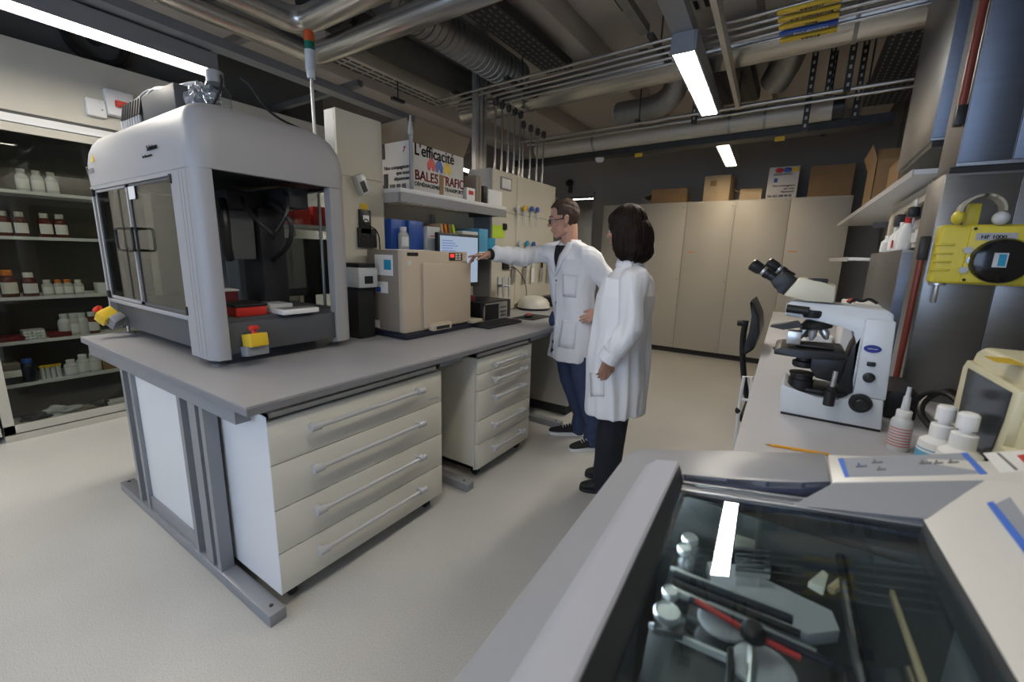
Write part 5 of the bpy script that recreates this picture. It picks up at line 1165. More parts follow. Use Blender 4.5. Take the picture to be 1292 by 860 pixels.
obj('door', bx((0.402, 2.653, 1.96), (0.79, 2.66, 3.11), 0.002), 'steelb', S3)
obj('bottom_trim', bx((0.41, 2.67, 1.925), (0.78, 3.40, 1.95)), 'dsteel', S3)
S4 = thing('steel_cabinet', 'low stainless steel fridge standing on the bench behind the microscope', 'fridge', (0.6, 3.6, BT))
obj('body', bx((0.425, 2.97, BT), (0.795, 4.15, 1.495), 0.004), 'steel', S4)
obj('door', bx((0.427, 2.962, BT+0.02), (0.79, 2.97, 1.485), 0.002), 'steelb', S4)
t = thing('drain_pipe', 'dark red vertical pipe between the stainless cabinets', 'pipe', (0.40, 2.29, BT))
rd = mat('red_brown_pipe', (0.20, 0.035, 0.022), 0.35)
obj('run', MB().cyl((0.388, 2.29, BT), (0.388, 2.29, 1.47), 0.011), rd, t); obj('run', MB().cyl((0.412, 2.30, 1.95), (0.412, 2.30, 3.3), 0.013), rd, t)
obj('clip', bx((0.375, 2.275, 1.44), (0.403, 2.31, 1.53), 0.004), 'black', t); obj('clip', bx((0.398, 2.28, 1.92), (0.427, 2.315, 1.99), 0.004), 'black', t)
t = thing('service_trunk', 'beige wall trunk with switches and sockets above the low fridge', 'wall panel', (0.6, 3.2, 1.5))
obj('body', bx((0.465, 2.66, 1.505), (0.795, 3.93, 1.80), 0.003), 'panel', t)
pl = obj('plate', bx((0.457, 2.70, 1.60), (0.465, 3.75, 1.77), 0.002), 'alu', t)
for a, c, z0, z1, mm in ((2.72, 2.80, 1.62, 1.75, 'clearp'), (3.02, 3.10, 1.62, 1.75, 'clearp'), (2.86, 2.98, 1.64, 1.72, 'black'), (3.16, 3.30, 1.62, 1.71, 'black')):
    obj('switch', bx((0.450, a, z0), (0.457, c, z1), 0.002), mm, t)
obj('socket', bx((0.450, 2.78, 1.53), (0.465, 2.98, 1.58), 0.002), 'clearp', t)
obj('plug', bx((0.405, 3.18, 1.625), (0.450, 3.26, 1.69), 0.008), 'black', t); obj('plug', bx((0.41, 2.89, 1.65), (0.450, 2.95, 1.70), 0.008), 'black', t)
# right wall shelves
def rshelf(label, x0, x1_, y0, y1, z, th=0.022):
    t = thing('wall_shelf', label, 'shelf', (0.6, (y0+y1)/2, z-th))
    obj('board', MB().prism([(x0, y0, z-th), (0.795, y0, z-th), (0.795, y1, z-th), (x1_, y1, z-th)], (0, 0, th), 0.002), 'white', t)
    obj('edge_strip', MB().prism([(x0-0.004, y0, z-th-0.008), (x0, y0, z-th-0.008), (x1_, y1, z-th-0.008), (x1_-0.004, y1, z-th-0.008)], (0, 0, th+0.01)), 'handle', t)
    for yy in (y0+0.35*(y1-y0), y0+0.85*(y1-y0)): obj('bracket', bx((0.55, yy, z-th-0.05), (0.795, yy+0.03, z-th)), 'greym', t)
    return t
rshelf('upper white wall shelf with cardboard boxes at the right', 0.375, 0.29, 2.72, 6.1, 1.845)
rshelf('lower white wall shelf beyond the low fridge', 0.30, 0.235, 4.2, 5.3, 1.465)
carton('cardboard_box', 'tall narrow brown cardboard box on the right wall shelf', 0.40, 0.66, 4.6, 5.2, 1.846, 2.23, 'card', 0.0, (('l', 0.12, 20), ('f', 0.1, -30)))
carton('cardboard_box', 'small brown cardboard box on the right wall shelf nearest the steel cabinet', 0.46, 0.70, 4.0, 4.25, 1.846, 2.10, 'card', 0.1, (('l', 0.1, -35), ('f', 0.08, 30)))
# bottles on the low fridge
t = thing('first_aid_box', 'white box with red emblem on top of the low fridge', 'box', (0.5, 3.3, 1.496))
obj('body', bx((0.44, 3.15, 1.496), (0.463, 3.55, 1.58), 0.003), 'paper', t)
for i, (y, h) in enumerate(((3.05, 0.17), (3.18, 0.15), (3.34, 0.13), (3.62, 0.10))):
    p = (0.438, y, 1.496)
    tt = thing('wash_bottle', 'white wash bottle on the low fridge, %s from the near end' % ORD[i], 'bottle', p)
    obj('bottle', MB().lathe([(0.028, 0), (0.03, h*0.1), (0.03, h*0.6), (0.012, h*0.8)], p, seg=16), 'paper', tt); obj('cap', MB().lathe([(0.014, h*0.8), (0.014, h)], p, seg=12), 'paper' if i else 'red', tt)
    if i == 1: obj('print', bx((0.405, y-0.015, 1.51), (0.409, y+0.015, 1.55)), 'red', tt)
bpy.data.objects.remove(bpy.data.objects['first_aid_box'].children[0]); bpy.data.objects.remove(bpy.data.objects['first_aid_box'])

# ---------------------------------------------------------------- yellow gas box with black dial and ear-muff arc
g0 = 2.2; gz0, gz1 = 1.357, 1.566
M['gasy'] = mat('gas_box_yellow', (0.72, 0.60, 0.06), 0.4)
t = thing('gas_alarm', 'yellow gas alarm box with black dial on the steel cabinet', 'gas alarm', (0.55, 2.24, gz0))
bd = obj('housing', bx((0.41, g0, gz0), (0.78, 2.277, gz1), 0.010, 3), 'gasy', t)
for i in range(4): obj('rib', bx((0.404, g0-0.006, gz0+0.045+i*0.03), (0.455, g0+0.02, gz0+0.052+i*0.03), 0.002), 'gasy', bd)
obj('front_step', bx((0.485, g0-0.016, gz0+0.006), (0.775, g0+0.002, gz1-0.006), 0.006), 'gasy', t)
obj('front_plate', bx((0.500, g0-0.018, gz1-0.055), (0.60, g0-0.0155, gz1-0.03)), 'handle', t)
text('lettering', 'HF 1000', (0.512, g0-0.0185, gz1-0.050), (1, 0, 0), (0, 0, 1), 0.018, 'ink', t, bold=0.0004)
for x, z in ((0.495, gz1-0.016), (0.62, gz1-0.016), (0.495, gz0+0.016)): obj('screw', MB().cyl((x, g0-0.016, z), (x, g0-0.019, z), 0.005, seg=10), 'black', t)
dc = P(1264, 329, y=g0-0.04)
obj('dial', MB().lathe([(0.076, 0), (0.076, 0.03), (0.070, 0.042), (0.05, 0.046), (0.001, 0.047)], (dc.x, g0-0.012, dc.z), (0, -1, 0), 40), mat('gloss_black', (0.008, 0.008, 0.009), 0.12), t)
d = obj('dial_window', bx((dc.x-0.026, g0-0.0605, dc.z-0.022), (dc.x+0.008, g0-0.0585, dc.z+0.026)), 'clearp', t)
joinm(d, bx((dc.x-0.014, g0-0.0615, dc.z-0.018), (dc.x+0.004, g0-0.0605, dc.z+0.022)), 'cyan')
for k in range(3): obj('button', MB().cyl((0.487+0.012*(k % 2), g0-0.016, gz0+0.05+k*0.035), (0.487+0.012*(k % 2), g0-0.022, gz0+0.05+k*0.035), 0.012, seg=14), 'alu', t)
obj('stem', MB().lathe([(0.024, 0), (0.024, 0.008), (0.008, 0.010), (0.008, 0.07), (0.006, 0.075)], (0.438, 2.235, gz0), (0, 0, -1), 20), 'alu', t)
obj('neck', bx((0.475, 2.23, gz1), (0.51, 2.265, gz1+0.075), 0.005), 'gasy', t)
h0 = P(1240, 262, y=2.18)
pts = [Vector((h0.x-0.048*math.cos(R_(a)), 2.20, h0.z-0.01+0.048*math.sin(R_(a)))) for a in range(0, 181, 20)]
hp = thing('ear_muffs', 'cream banded ear muffs hanging over the yellow gas alarm', 'ear muffs', (h0.x, 2.2, gz1))
b = MB(); 
for a0 in range(0, 180, 15):
    A0, A1 = R_(a0), R_(a0+15)
    def pt(a, r, y): return (h0.x-r*math.cos(a), y, h0.z-0.012+r*math.sin(a))
    b.prism([pt(A0, 0.050, 2.165), pt(A1, 0.050, 2.165), pt(A1, 0.058, 2.165), pt(A0, 0.058, 2.165)], (0, 0.06, 0))
bmesh.ops.remove_doubles(b.bm, verts=b.bm.verts, dist=0.0005)
obj('band', b, mat('cream_band', (0.42, 0.39, 0.31), 0.35), hp)
obj('ear_cup', MB().ball((h0.x+0.052, 2.19, h0.z-0.035), (0.022, 0.03, 0.024), 18), 'clearp', hp)
obj('ear_cup', MB().ball((h0.x-0.054, 2.19, h0.z-0.03), (0.018, 0.03, 0.024), 18), 'gasy', hp)

# ---------------------------------------------------------------- office chair at the right bench
t = thing('office_chair', 'black office chair pushed to the right bench, backrest in profile', 'chair', (-0.2, 3.0, 0))
W = Matrix.Translation((-0.21, 3.05, 0))
def cp(n, b, m_, p=t): b.mat(W); return obj(n, b, m_, p)
prof_ = [(0.0, 0.86), (0.045, 0.90), (0.065, 1.0), (0.05, 1.10), (0.0, 1.195), (-0.012, 1.19), (0.01, 1.10), (0.02, 1.0), (0.005, 0.92), (-0.015, 0.88)]
cp('backrest', MB().prism([(x, -0.17, z) for x, z in prof_], (0, 0.36, 0), 0.012, 3), 'black')
cp('back_strut', MB().tube([(-0.03, 0.0, 1.05), (-0.035, 0.0, 0.95), (-0.02, 0.0, 0.80), (0.03, 0.0, 0.55), (0.10, 0, 0.44)], 0.018, 10, 2), 'black')
cp('adjust_knob', MB().cyl((-0.075, 0, 1.03), (-0.02, 0, 1.03), 0.018, seg=14), 'blackm')
cp('seat', MB().box((0.02, -0.22, 0.44), (0.47, 0.24, 0.51), 0.03, 3), 'black')
cp('column', MB().cyl((0.24, 0.0, 0.10), (0.24, 0.0, 0.44), 0.025), 'alu')
for k in range(5):
    a = k*2*PI/5+0.3; e = (0.24+0.25*math.cos(a), 0.25*math.sin(a), 0.075)
    cp('leg', MB().tube([(0.24, 0, 0.12), e], [0.022, 0.015], 8), 'black'); cp('caster', MB().cyl((e[0], e[1]-0.02, 0.03), (e[0], e[1]+0.02, 0.03), 0.03, seg=14), 'blackm')
# white rolling stand at the bench edge
t = thing('rolling_stand', 'white tube stand with black grip standing at the right bench edge', 'stand', (-0.16, 2.45, 0))
for x, y in ((-0.185, 2.42), (-0.145, 2.42), (-0.185, 2.62), (-0.145, 2.62)):
    pass
obj('frame', MB().tube([(-0.150, 2.42, 0.0), (-0.168, 2.42, 0.66), (-0.165, 2.42, 0.84), (-0.130, 2.42, 0.845), (-0.12, 2.42, 0.66), (-0.10, 2.42, 0.0)], 0.008, 8), 'paper', t)
obj('cross_bar', MB().cyl((-0.168, 2.42, 0.72), (-0.12, 2.42, 0.72), 0.007), 'paper', t)
obj('grip', MB().ball((-0.172, 2.42, 0.655), (0.013, 0.013, 0.018), 12), 'black', t)
# ================================================================ cryostat in the foreground
M['cg'] = mat('cryostat_grey', (0.29, 0.30, 0.33), 0.38, var=0.02)
M['cgl'] = mat('cryostat_frame_grey', (0.40, 0.415, 0.475), 0.34)
M['cgd'] = mat('cryostat_dark_frame', (0.055, 0.056, 0.058), 0.45)
M['cw'] = mat('cryostat_white', (0.70, 0.69, 0.66), 0.35)
M['cnavy'] = mat('cryostat_navy_recess', (0.06, 0.065, 0.10), 0.4)
M['chrome'] = mat('chamber_steel', (0.6, 0.61, 0.62), 0.16, 1.0, var=0.1, vscale=20)
M['cham'] = mat('chamber_lining', (0.13, 0.135, 0.13), 0.3, 0.4, var=0.3, vscale=8)
M['discm'] = mat('turned_aluminium', (0.78, 0.78, 0.78), 0.35, 0.6)
M['pblue'] = mat('panel_blue', (0.08, 0.20, 0.72), 0.4)
M['pgrey'] = mat('panel_bluegrey', (0.34, 0.37, 0.43), 0.4)
def Cp(a, b, o=0.0): return Vector((-0.262+a+(0.9-b)*0.047, b, 1.0+o+0.2*(a+(0.9-b)*0.047)))
B0, B1 = -0.20, 0.815
cry = thing('cryostat', 'large grey and white cryostat with glass lid in the foreground', 'cryostat', (0.2, 0.4, 0))
# body below
def strip(sec, b0, b1, m_, name, par=cry, close_ends=True, sharp=35):
    mb = MB(); r0 = [mb.bm.verts.new(Cp(a, b0, o)) for a, o in sec]; r1 = [mb.bm.verts.new(Cp(a, b1, o)) for a, o in sec]
    for i in range(len(sec)-1): mb.bm.faces.new((r0[i], r0[i+1], r1[i+1], r1[i]))
    if close_ends:
        mb.bm.faces.new((r0[-1], r0[0], r1[0], r1[-1])); mb.bm.faces.new(list(reversed(r0))); mb.bm.faces.new(r1)
    return obj(name, mb, m_, par, sharp=sharp)
mb = MB()
def wallbox(pts, z0):
    tops = [mb.bm.verts.new(p) for p in pts]; lows = [mb.bm.verts.new((p.x, p.y, z0)) for p in pts]; n = len(pts)
    for i in range(n): mb.bm.faces.new((tops[i], tops[(i+1) % n], lows[(i+1) % n], lows[i]))
    mb.bm.faces.new(tops); mb.bm.faces.new(list(reversed(lows)))
L0, L1 = Cp(0.006, B0, -0.02), Cp(0.006, 0.975, -0.02)
wallbox([Cp(0.006, B0, -0.012), Cp(0.10, B0, -0.012), Cp(0.10, 0.78, -0.012), Cp(0.10, 0.905, -0.012), Cp(0.03, 0.905, -0.012), Cp(0.006, 0.885, -0.012)], 0.02)
obj('left_cheek', mb, 'cg', cry)
mb = MB(); wallbox([Cp(0.101, 0.80, -0.06), Cp(0.99, 0.80, -0.14), Cp(0.99, 0.96, -0.14), Cp(0.101, 0.905, -0.06)], 0.02); obj('rear_body', mb, 'cg', cry)
mb = MB(); wallbox([Cp(0.50, B0, -0.05), Cp(0.99, B0, -0.14), Cp(0.99, 0.79, -0.14), Cp(0.50, 0.79, -0.05)], 0.02); obj('right_body', mb, 'cg', cry)
mb = MB(); wallbox([Cp(0.101, B0, -0.10), Cp(0.49, B0, -0.10), Cp(0.49, B0+0.08, -0.10), Cp(0.101, B0+0.08, -0.10)], 0.02); obj('front_body', mb, 'cg', cry)
# top deck with rounded corner
deck = [Cp(0.0, B0), Cp(0.0, 0.86), Cp(0.004, 0.885), Cp(0.015, 0.900), Cp(0.03, 0.905), Cp(0.20, 0.93), Cp(0.350, 0.955), Cp(0.346, 0.826), Cp(0.31, 0.813), Cp(0.26, 0.803), Cp(0.20, 0.797), Cp(0.128, 0.795), Cp(0.10, 0.795), Cp(0.10, B0)]
obj('deck', MB().prism([p-Vector((0, 0, 0.012)) for p in deck], (0, 0, 0.012), 0.003, 2), 'cg', cry)
# raised lid frame
strip([(0.052, 0.0), (0.054, 0.003), (0.074, 0.018), (0.112, 0.018), (0.116, 0.015), (0.116, 0.0)], B0, B1-0.005, 'cgl', 'lid_frame')
strip([(0.113, 0.014), (0.117, 0.015), (0.136, -0.035), (0.132, -0.036)], B0, 0.80, 'cgd', 'inner_frame')
# recess behind the lid, its end walls
zr = -0.05
R1 = PT(862, 612, -0.02); R2 = PT(1165, 655, -0.020)
mb = MB(); arc_ = deck[7:12]; low = [p-Vector((0, 0, 0.06)) for p in arc_]
for i in range(4): mb.poly([arc_[i], arc_[i+1], low[i+1], low[i]])
obj('recess_wall', mb, 'cnavy', cry)
obj('recess_floor', MB().prism([R1-Vector((0.03, 0, 0.012)), Vector((R2.x+0.03, R2.y, R2.z-0.022)), Vector((R2.x+0.1, 0.93, R2.z-0.03)), Vector((R1.x-0.03, 0.82, R1.z-0.02))], (0, 0, -0.004)), 'cnavy', cry)
# far white console
c0, c1, c2, c3 = PT(1045, 573, 0.0), PT(1050, 609, 0.0), PT(1243, 605, 0.0), PT(1300, 562, 0.0)
KL = R2.copy(); KN = Vector((KL.x+0.047*(KL.y-B0), B0, KL.z+0.0))
mb = MB(); ca = [c0, c1, c2, Vector((0.74, 0.90, 1.205)), Vector((0.74, 1.0, 1.205))]
mb.prism([p-Vector((0, 0, 0.02)) for p in ca], (0, 0, 0.02), 0.002); obj('rear_console', mb, 'cw', cry)
g1 = PT(1000, 637, -0.022)
obj('console_front', MB().prism([c1-Vector((0, 0.0005, 0.001)), c2-Vector((0, 0.0005, 0.001)), KL+Vector((0.002, 0.0, 0.002)), g1], (0, 0.012, -0.012)), 'cg', cry)
# right console slope
Rn = Vector((0.74, B0, 1.22)); Rf = Vector((0.74, 0.895, 1.20))
mb = MB(); tp = [KL, c2-Vector((0, 0.001, 0)), Rf, Rn, KN]; lo_ = [p-Vector((0, 0, 0.05)) for p in tp]
mb.bm.faces.new([mb.bm.verts.new(p) for p in (tp[0], tp[1], tp[4])]); mb.bm.faces.new([mb.bm.verts.new(p) for p in (tp[1], tp[2], tp[3], tp[4])])
for i in range(4): mb.poly([tp[i], tp[(i+1) % 5], lo_[(i+1) % 5], lo_[i]])
mb.poly(list(reversed(lo_)))
obj('console_skirt', MB().prism([tp[4], tp[0], lo_[0], lo_[4]], (0.004, 0, 0)), 'cgd', cry)
bmesh.ops.remove_doubles(mb.bm, verts=mb.bm.verts, dist=0.0004); obj('right_console', mb, 'cw', cry)
def PN(u, v, p0, p1, p2, off=0.0):
    n = (p1-p0).cross(p2-p0).normalized(); n = n if n.z > 0 else -n; p0 = p0+n*off
    d = rgt*((u-646)/FPX) - upv*((v-430)/FPX) + fwd
    return EYE+d*((p0-EYE).dot(n)/d.dot(n))
rc = (tp[1], tp[2], tp[4])
def rq(pix, name, m_, off=0.0012, base=rc, par=cry):
    n = (base[1]-base[0]).cross(base[2]-base[0]).normalized(); n = n if n.z > 0 else -n
    return obj(name, MB().prism([PN(u, v, *base, off) for u, v in pix], -n*0.001), m_, par)
pn = rq([(1255, 636), (1330, 600), (1370, 760), (1292, 690)], 'control_panel', 'pgrey')
rq([(1245, 634), (1253, 632), (1300, 690), (1292, 696)], 'blue_stripe', 'pblue', 0.0016)
fc = (c0, c1, c2)
rq([(1057, 578), (1217, 571), (1243, 597), (1068, 601)], 'control_panel', 'pgrey', 0.001, fc)
rq([(1057, 578), (1064, 577.5), (1071, 600.5), (1066, 601)], 'blue_stripe', 'pblue', 0.0016, fc)
rq([(1212, 571), (1220, 570.5), (1246, 597), (1236, 597.5)], 'blue_stripe', 'pblue', 0.0016, fc)
for i, (u, v, w_) in enumerate(((1080, 588, 14), (1100, 583, 14), (1106, 592, 12), (1160, 584, 16), (1178, 584, 12), (1196, 583, 14))):
    rq([(u, v-1), (u+w_, v-1.6), (u+w_, v+0.2), (u, v+0.8)], 'key_symbol', 'rhead', 0.0018, fc)
    rq([(u+2, v-4), (u+5, v-4), (u+5, v-1), (u+2, v-1)], 'key_symbol', 'blue' if i == 0 else 'rhead', 0.0018, fc)
rq([(1240, 571), (1320, 566), (1330, 590), (1262, 596)], 'paper_card', 'paper', 0.002, fc)
rq([(1257, 571), (1261, 571), (1285, 592), (1281, 592.5)], 'card_print', 'rhead', 0.0026, fc)
rq([(1283, 574), (1300, 572), (1300, 582), (1292, 583)], 'card_print', 'red', 0.0026, fc)
# glass lid and its rails
G0, G1 = R1.copy(), PT(1165, 655, -0.030)
dirn = Vector((0.047, -1, -0.002)).normalized()
G2, G3 = G1+dirn*(G1.y-B0)*1.0, G0+dirn*(G0.y-B0)*1.0
gn = (G1-G0).cross(G3-G0).normalized(); gn = gn if gn.z > 0 else -gn
gl = obj('glass_lid', MB().prism([G0, G1, G2, G3], -gn*0.005), glass('lid_glass', (0.86, 0.92, 0.93), 1.52), cry)
def bar(p, q_, w_, h_, name, m_, par=cry, off=0.0):
    d = (q_-p).normalized(); s = gn.cross(d).normalized()
    return obj(name, MB().prism([p+s*w_/2+gn*off, p-s*w_/2+gn*off, q_-s*w_/2+gn*off, q_+s*w_/2+gn*off], gn*h_, 0.0006, 1), m_, par)
bar(G0+Vector((-0.006, 0.004, 0)), G1+Vector((0.004, 0.004, 0)), 0.006, 0.006, 'lid_rail', 'alu')
bar(G0+Vector((-0.006, -0.012, 0)), G1+Vector((0.0, -0.012, 0)), 0.010, 0.004, 'lid_rail', 'greym')
bar(G0+Vector((-0.006, -0.022, 0)), G1+Vector((0.0, -0.022, 0)), 0.003, 0.003, 'lid_rail', 'alu')
bar(G0+dirn*0.03+Vector((0.001, 0, -0.003)), G3+Vector((0.001, 0, -0.003)), 0.0035, 0.004, 'lid_edge', mat('glass_edge_blue', (0.25, 0.42, 0.52), 0.15), gl, 0.0005)
# chamber
x0c, x1c, y0c, y1c, zf = -0.150, 0.30, -0.10, 0.785, 0.66
mb = MB()
mb.box((x0c-0.004, y0c, zf), (x0c, y1c, 0.99)); mb.box((x1c, y0c, zf), (x1c+0.004, y1c, 1.04)); mb.box((x0c, y1c-0.02, zf), (x1c, y1c-0.016, 1.0)); mb.box((x0c, y0c, zf), (x1c, y0c+0.004, 0.98)); mb.box((x0c, y0c, zf-0.004), (x1c, y1c, zf))
obj('chamber', mb, 'cham', cry)
obj('chamber_shelf', bx((x1c-0.16, 0.25, 0.80), (x1c, y1c-0.02, 0.804)).box((x1c-0.162, 0.25, 0.78), (x1c-0.16, y1c-0.02, 0.806)), 'chrome', cry)
def zz(u, v, z=0.90): return P(u, v, z=z+0.055)
def slab(pix, z, th, name, m_, label=None, cat=None, par=None):
    b = MB().prism([zz(u, v, z) for u, v in pix], (0, 0, -th), 0.0008, 1)
    return solo(name, b, m_, label, cat) if par is None else obj(name, b, m_, par)
# specimen stage and knife block
mt = thing('microtome', 'steel microtome mechanism under the cryostat glass', 'microtome', (0.02, 0.4, zf))
slab([(820, 787), (945, 838), (1000, 900), (800, 900), (812, 830)], 0.86, 0.02, 'front_tray', 'cham', par=mt)
slab([(818, 784), (824, 784), (948, 836), (946, 841)], 0.875, 0.01, 'tray_edge', 'paper', par=mt)
slab([(845, 735), (900, 752), (1010, 812), (1080, 870), (1060, 900), (960, 860), (870, 800), (838, 775)], 0.87, 0.03, 'base_plate', 'chrome', par=mt)
slab([(892, 708), (915, 706), (1050, 770), (1060, 795), (1020, 800), (900, 745)], 0.88, 0.02, 'stage_plate', 'handle', par=mt)
for i, (a, c_, m_, r) in enumerate((((846, 716), (985, 772), 'alu', 0.0035), ((850, 724), (1000, 782), 'navy', 0.006), ((848, 733), (1010, 800), 'black', 0.005), ((846, 741), (1030, 822), 'alu', 0.003), ((870, 756), (1050, 838), 'navy', 0.005))):
    obj('guide_rod', MB().cyl(zz(*a, 0.905), zz(*c_, 0.905), r, seg=12), m_, mt)
obj('lever', MB().tube([zz(878, 757, 0.915), zz(945, 797, 0.915), zz(1010, 830, 0.912)], 0.0035, 8), 'red', mt)
obj('magnifier_ring', MB().lathe([(0.028, 0), (0.032, 0.002), (0.032, 0.006), (0.028, 0.008)], zz(912, 786, 0.885), seg=32), 'handle', mt)
kb_ = zz(949, 806, 0.915)
obj('knob', MB().lathe([(0.010, 0), (0.014, 0.004), (0.014, 0.014), (0.009, 0.02)], kb_, seg=20), 'black', mt)
obj('knob_rod', MB().cyl(kb_, zz(943, 900, 0.89), 0.004), 'alu', mt)
obj('hand_ring', MB().lathe([(0.026, 0), (0.034, 0.003), (0.034, 0.010), (0.026, 0.012)], zz(962, 850, 0.885), seg=28), 'handle', mt)
slab([(918, 815), (926, 816), (930, 900), (914, 900)], 0.91, 0.01, 'lever_arm', 'black', par=mt)
for i in range(5): slab([(928, 689+i*7), (972, 693+i*7), (973, 696+i*7), (928, 692+i*7)], 0.90, 0.01, 'clamp_rib', 'chrome', par=mt)
slab([(931, 652), (968, 655), (964, 668), (930, 664)], 0.905, 0.02, 'knife_block', 'alu', par=mt)
slab([(929, 668), (960, 671), (958, 682), (928, 679)], 0.905, 0.02, 'knife_block', 'panel', par=mt)
obj('prism_block', MB().prism([zz(960, 684, 0.89), zz(984, 654, 0.92), zz(1012, 688, 0.89)], (0, 0, -0.02)), 'handle', mt)
bs = thing('brush', 'pale brush lying under the cryostat glass', 'brush', zz(1035, 728, 0.9))
slab([(1020, 733), (1038, 718), (1046, 724), (1040, 744)], 0.905, 0.01, 'handle', 'cream', par=bs)
obj('bristles', MB().tube([zz(1048, 744, 0.9), zz(1066, 734, 0.9), zz(1074, 718, 0.9)], [0.006, 0.009, 0.004], 8), 'cardl', bs)
solo('chamber_cable', MB().tube([zz(1058, 690, 0.92), zz(1063, 716, 0.93), zz(1070, 760, 0.93), zz(1080, 820, 0.93), zz(1092, 870, 0.92)], 0.0065, 8, 2), 'black', 'black strap hanging across the middle of the cryostat chamber', 'strap')
for i, (u, v, r, lb) in enumerate(((870, 684, 0.013, 'large upper'), (863, 697, 0.011, 'small upper'), (845, 752, 0.011, 'small lower'), (841, 778, 0.017, 'large lower'))):
    c_ = zz(u, v, 0.90); tt = thing('specimen_disc', lb+' round silver specimen disc in the cryostat', 'disc', c_)
    obj('disc', MB().lathe([(r*0.92, 0), (r, 0.002), (r, 0.009), (r*0.92, 0.011), (r*0.8, 0.0105), (r*0.8, 0.0095)], c_, seg=32), 'discm', tt)
    obj('stem', MB().cyl(c_-Vector((0, 0, 0.015)), c_, 0.003), 'alu', tt)
solo('disc_rack', MB().prism([zz(858, 672, 0.884), zz(882, 676, 0.884), zz(862, 800, 0.884), zz(824, 792, 0.884)], (0, 0, -0.01)), 'chrome', 'polished strip carrying the specimen discs', 'rack')

# unseen glowing strip added under the lid to brighten the chamber, and the chamber's inner liner
cl = thing('chamber_fill_strip', 'slim unseen light strip added at the left edge to brighten the cryostat chamber', 'lamp', (-0.138, 0.45, 0.95))
obj('lamp', bx((-0.147, 0.15, 0.945), (-0.143, 0.74, 0.955)), mat('chamber_fill_glow', (0.8, 0.9, 1.0), 0.4, emit=((0.8, 0.9, 1.0), 22.0)), cl)
slab([(1105, 692), (1110, 692), (1172, 862), (1166, 864)], 0.90, 0.01, 'liner_edge', 'cardl', par=mt)
slab([(1065, 845), (1158, 838), (1180, 905), (1072, 905)], 0.885, 0.01, 'liner_plate', 'chrome', par=mt)
slab([(1087, 690), (1110, 655), (1150, 668), (1108, 694)], 0.90, 0.01, 'corner_plate', 'chrome', par=mt)
# ================================================================ people
M['skin'] = mat('skin', (0.56, 0.31, 0.22), 0.5, var=0.06, vscale=30)
M['skin2'] = mat('skin_tan', (0.42, 0.22, 0.15), 0.5, var=0.06, vscale=30)
M['coat'] = mat('white_cotton', (0.85, 0.86, 0.89), 0.8, var=0.02, bump=0.05, bscale=300)
M['jeans'] = mat('blue_denim', (0.035, 0.055, 0.12), 0.8, var=0.3, vscale=25)
M['navyc'] = mat('navy_trousers', (0.010, 0.011, 0.020), 0.8)
M['shirt'] = mat('black_shirt', (0.010, 0.010, 0.011), 0.8)
M['hair1'] = mat('short_brown_hair', (0.045, 0.022, 0.012), 0.55, var=0.4, vscale=120, bump=0.4, bscale=200)
M['hair2'] = mat('dark_brown_hair', (0.012, 0.005, 0.003), 0.5, spec=0.2, var=0.5, vscale=(150, 150, 10), bump=0.5, bscale=(250, 250, 12))
M['shoe'] = mat('dark_canvas', (0.018, 0.017, 0.018), 0.8)
M['lips'] = mat('lips', (0.42, 0.16, 0.13), 0.5)
def Q(u, v, y): return P(u, v, y=y)
def cap(mb, p0, p1, r0, r1=None, seg=14):
    r1 = r0 if r1 is None else r1; p0 = Vector(p0); p1 = Vector(p1)
    mb.sweep([p0, p1], [r0, r1], seg); mb.ball(p0, r0, seg); mb.ball(p1, r1, seg)
def limb(mb, pts, rs):
    for i in range(len(pts)-1): cap(mb, pts[i], pts[i+1], rs[i], rs[i+1])
def loft(mb, rings, seg=28):
    """rings: (centre, half width, half depth, unit width direction, squareness)"""
    vs = []
    for c, rx, ry, wd in rings:
        c = Vector(c); wd = Vector(wd).normalized(); dp = Vector((-wd.y, wd.x, 0))
        row = []
        for k in range(seg):
            a = 2*PI*k/seg; ca, sa = math.cos(a), math.sin(a)
            row.append(mb.bm.verts.new(c+wd*rx*math.copysign(abs(ca)**0.85, ca)+dp*ry*math.copysign(abs(sa)**0.85, sa)))
        vs.append(row)
    for a, b_ in zip(vs, vs[1:]):
        for k in range(seg): mb.bm.faces.new((a[k], a[(k+1) % seg], b_[(k+1) % seg], b_[k]))
    mb.bm.faces.new(list(reversed(vs[0]))); mb.bm.faces.new(vs[-1])
def remesh(name, mb, material, voxel, smooth=4, parent=None, disp=None, label=None):
    bmesh.ops.recalc_face_normals(mb.bm, faces=mb.bm.faces)
    me = bpy.data.meshes.new(name); mb.bm.to_mesh(me); mb.bm.free()
    o = bpy.data.objects.new(name+'_tmp', me); COL.objects.link(o)
    r = o.modifiers.new('r', 'REMESH'); r.mode = 'VOXEL'; r.voxel_size = voxel
    if smooth: s = o.modifiers.new('s', 'SMOOTH'); s.iterations = smooth; s.factor = 0.5
    dg = bpy.context.evaluated_depsgraph_get(); me2 = bpy.data.meshes.new_from_object(o.evaluated_get(dg)); me2.name = name
    bpy.data.objects.remove(o); bpy.data.meshes.remove(me)
    if disp:
        ns = [v.normal.copy() for v in me2.vertices]
        for v, n in zip(me2.vertices, ns): v.co += n*disp(v.co, n)
    for p in me2.polygons: p.use_smooth = True
    me2.materials.clear(); me2.materials.append(M[material])
    o = bpy.data.objects.new(name, me2); COL.objects.link(o)
    if parent is not None:
        W = WM.get(parent.name, Matrix.Identity(4)); me2.transform(W.inverted()); o.parent = parent; WM[o.name] = W
    if label: o['label'] = label
    return o
def rid(v): return 1-abs(noise.noise(v))*2
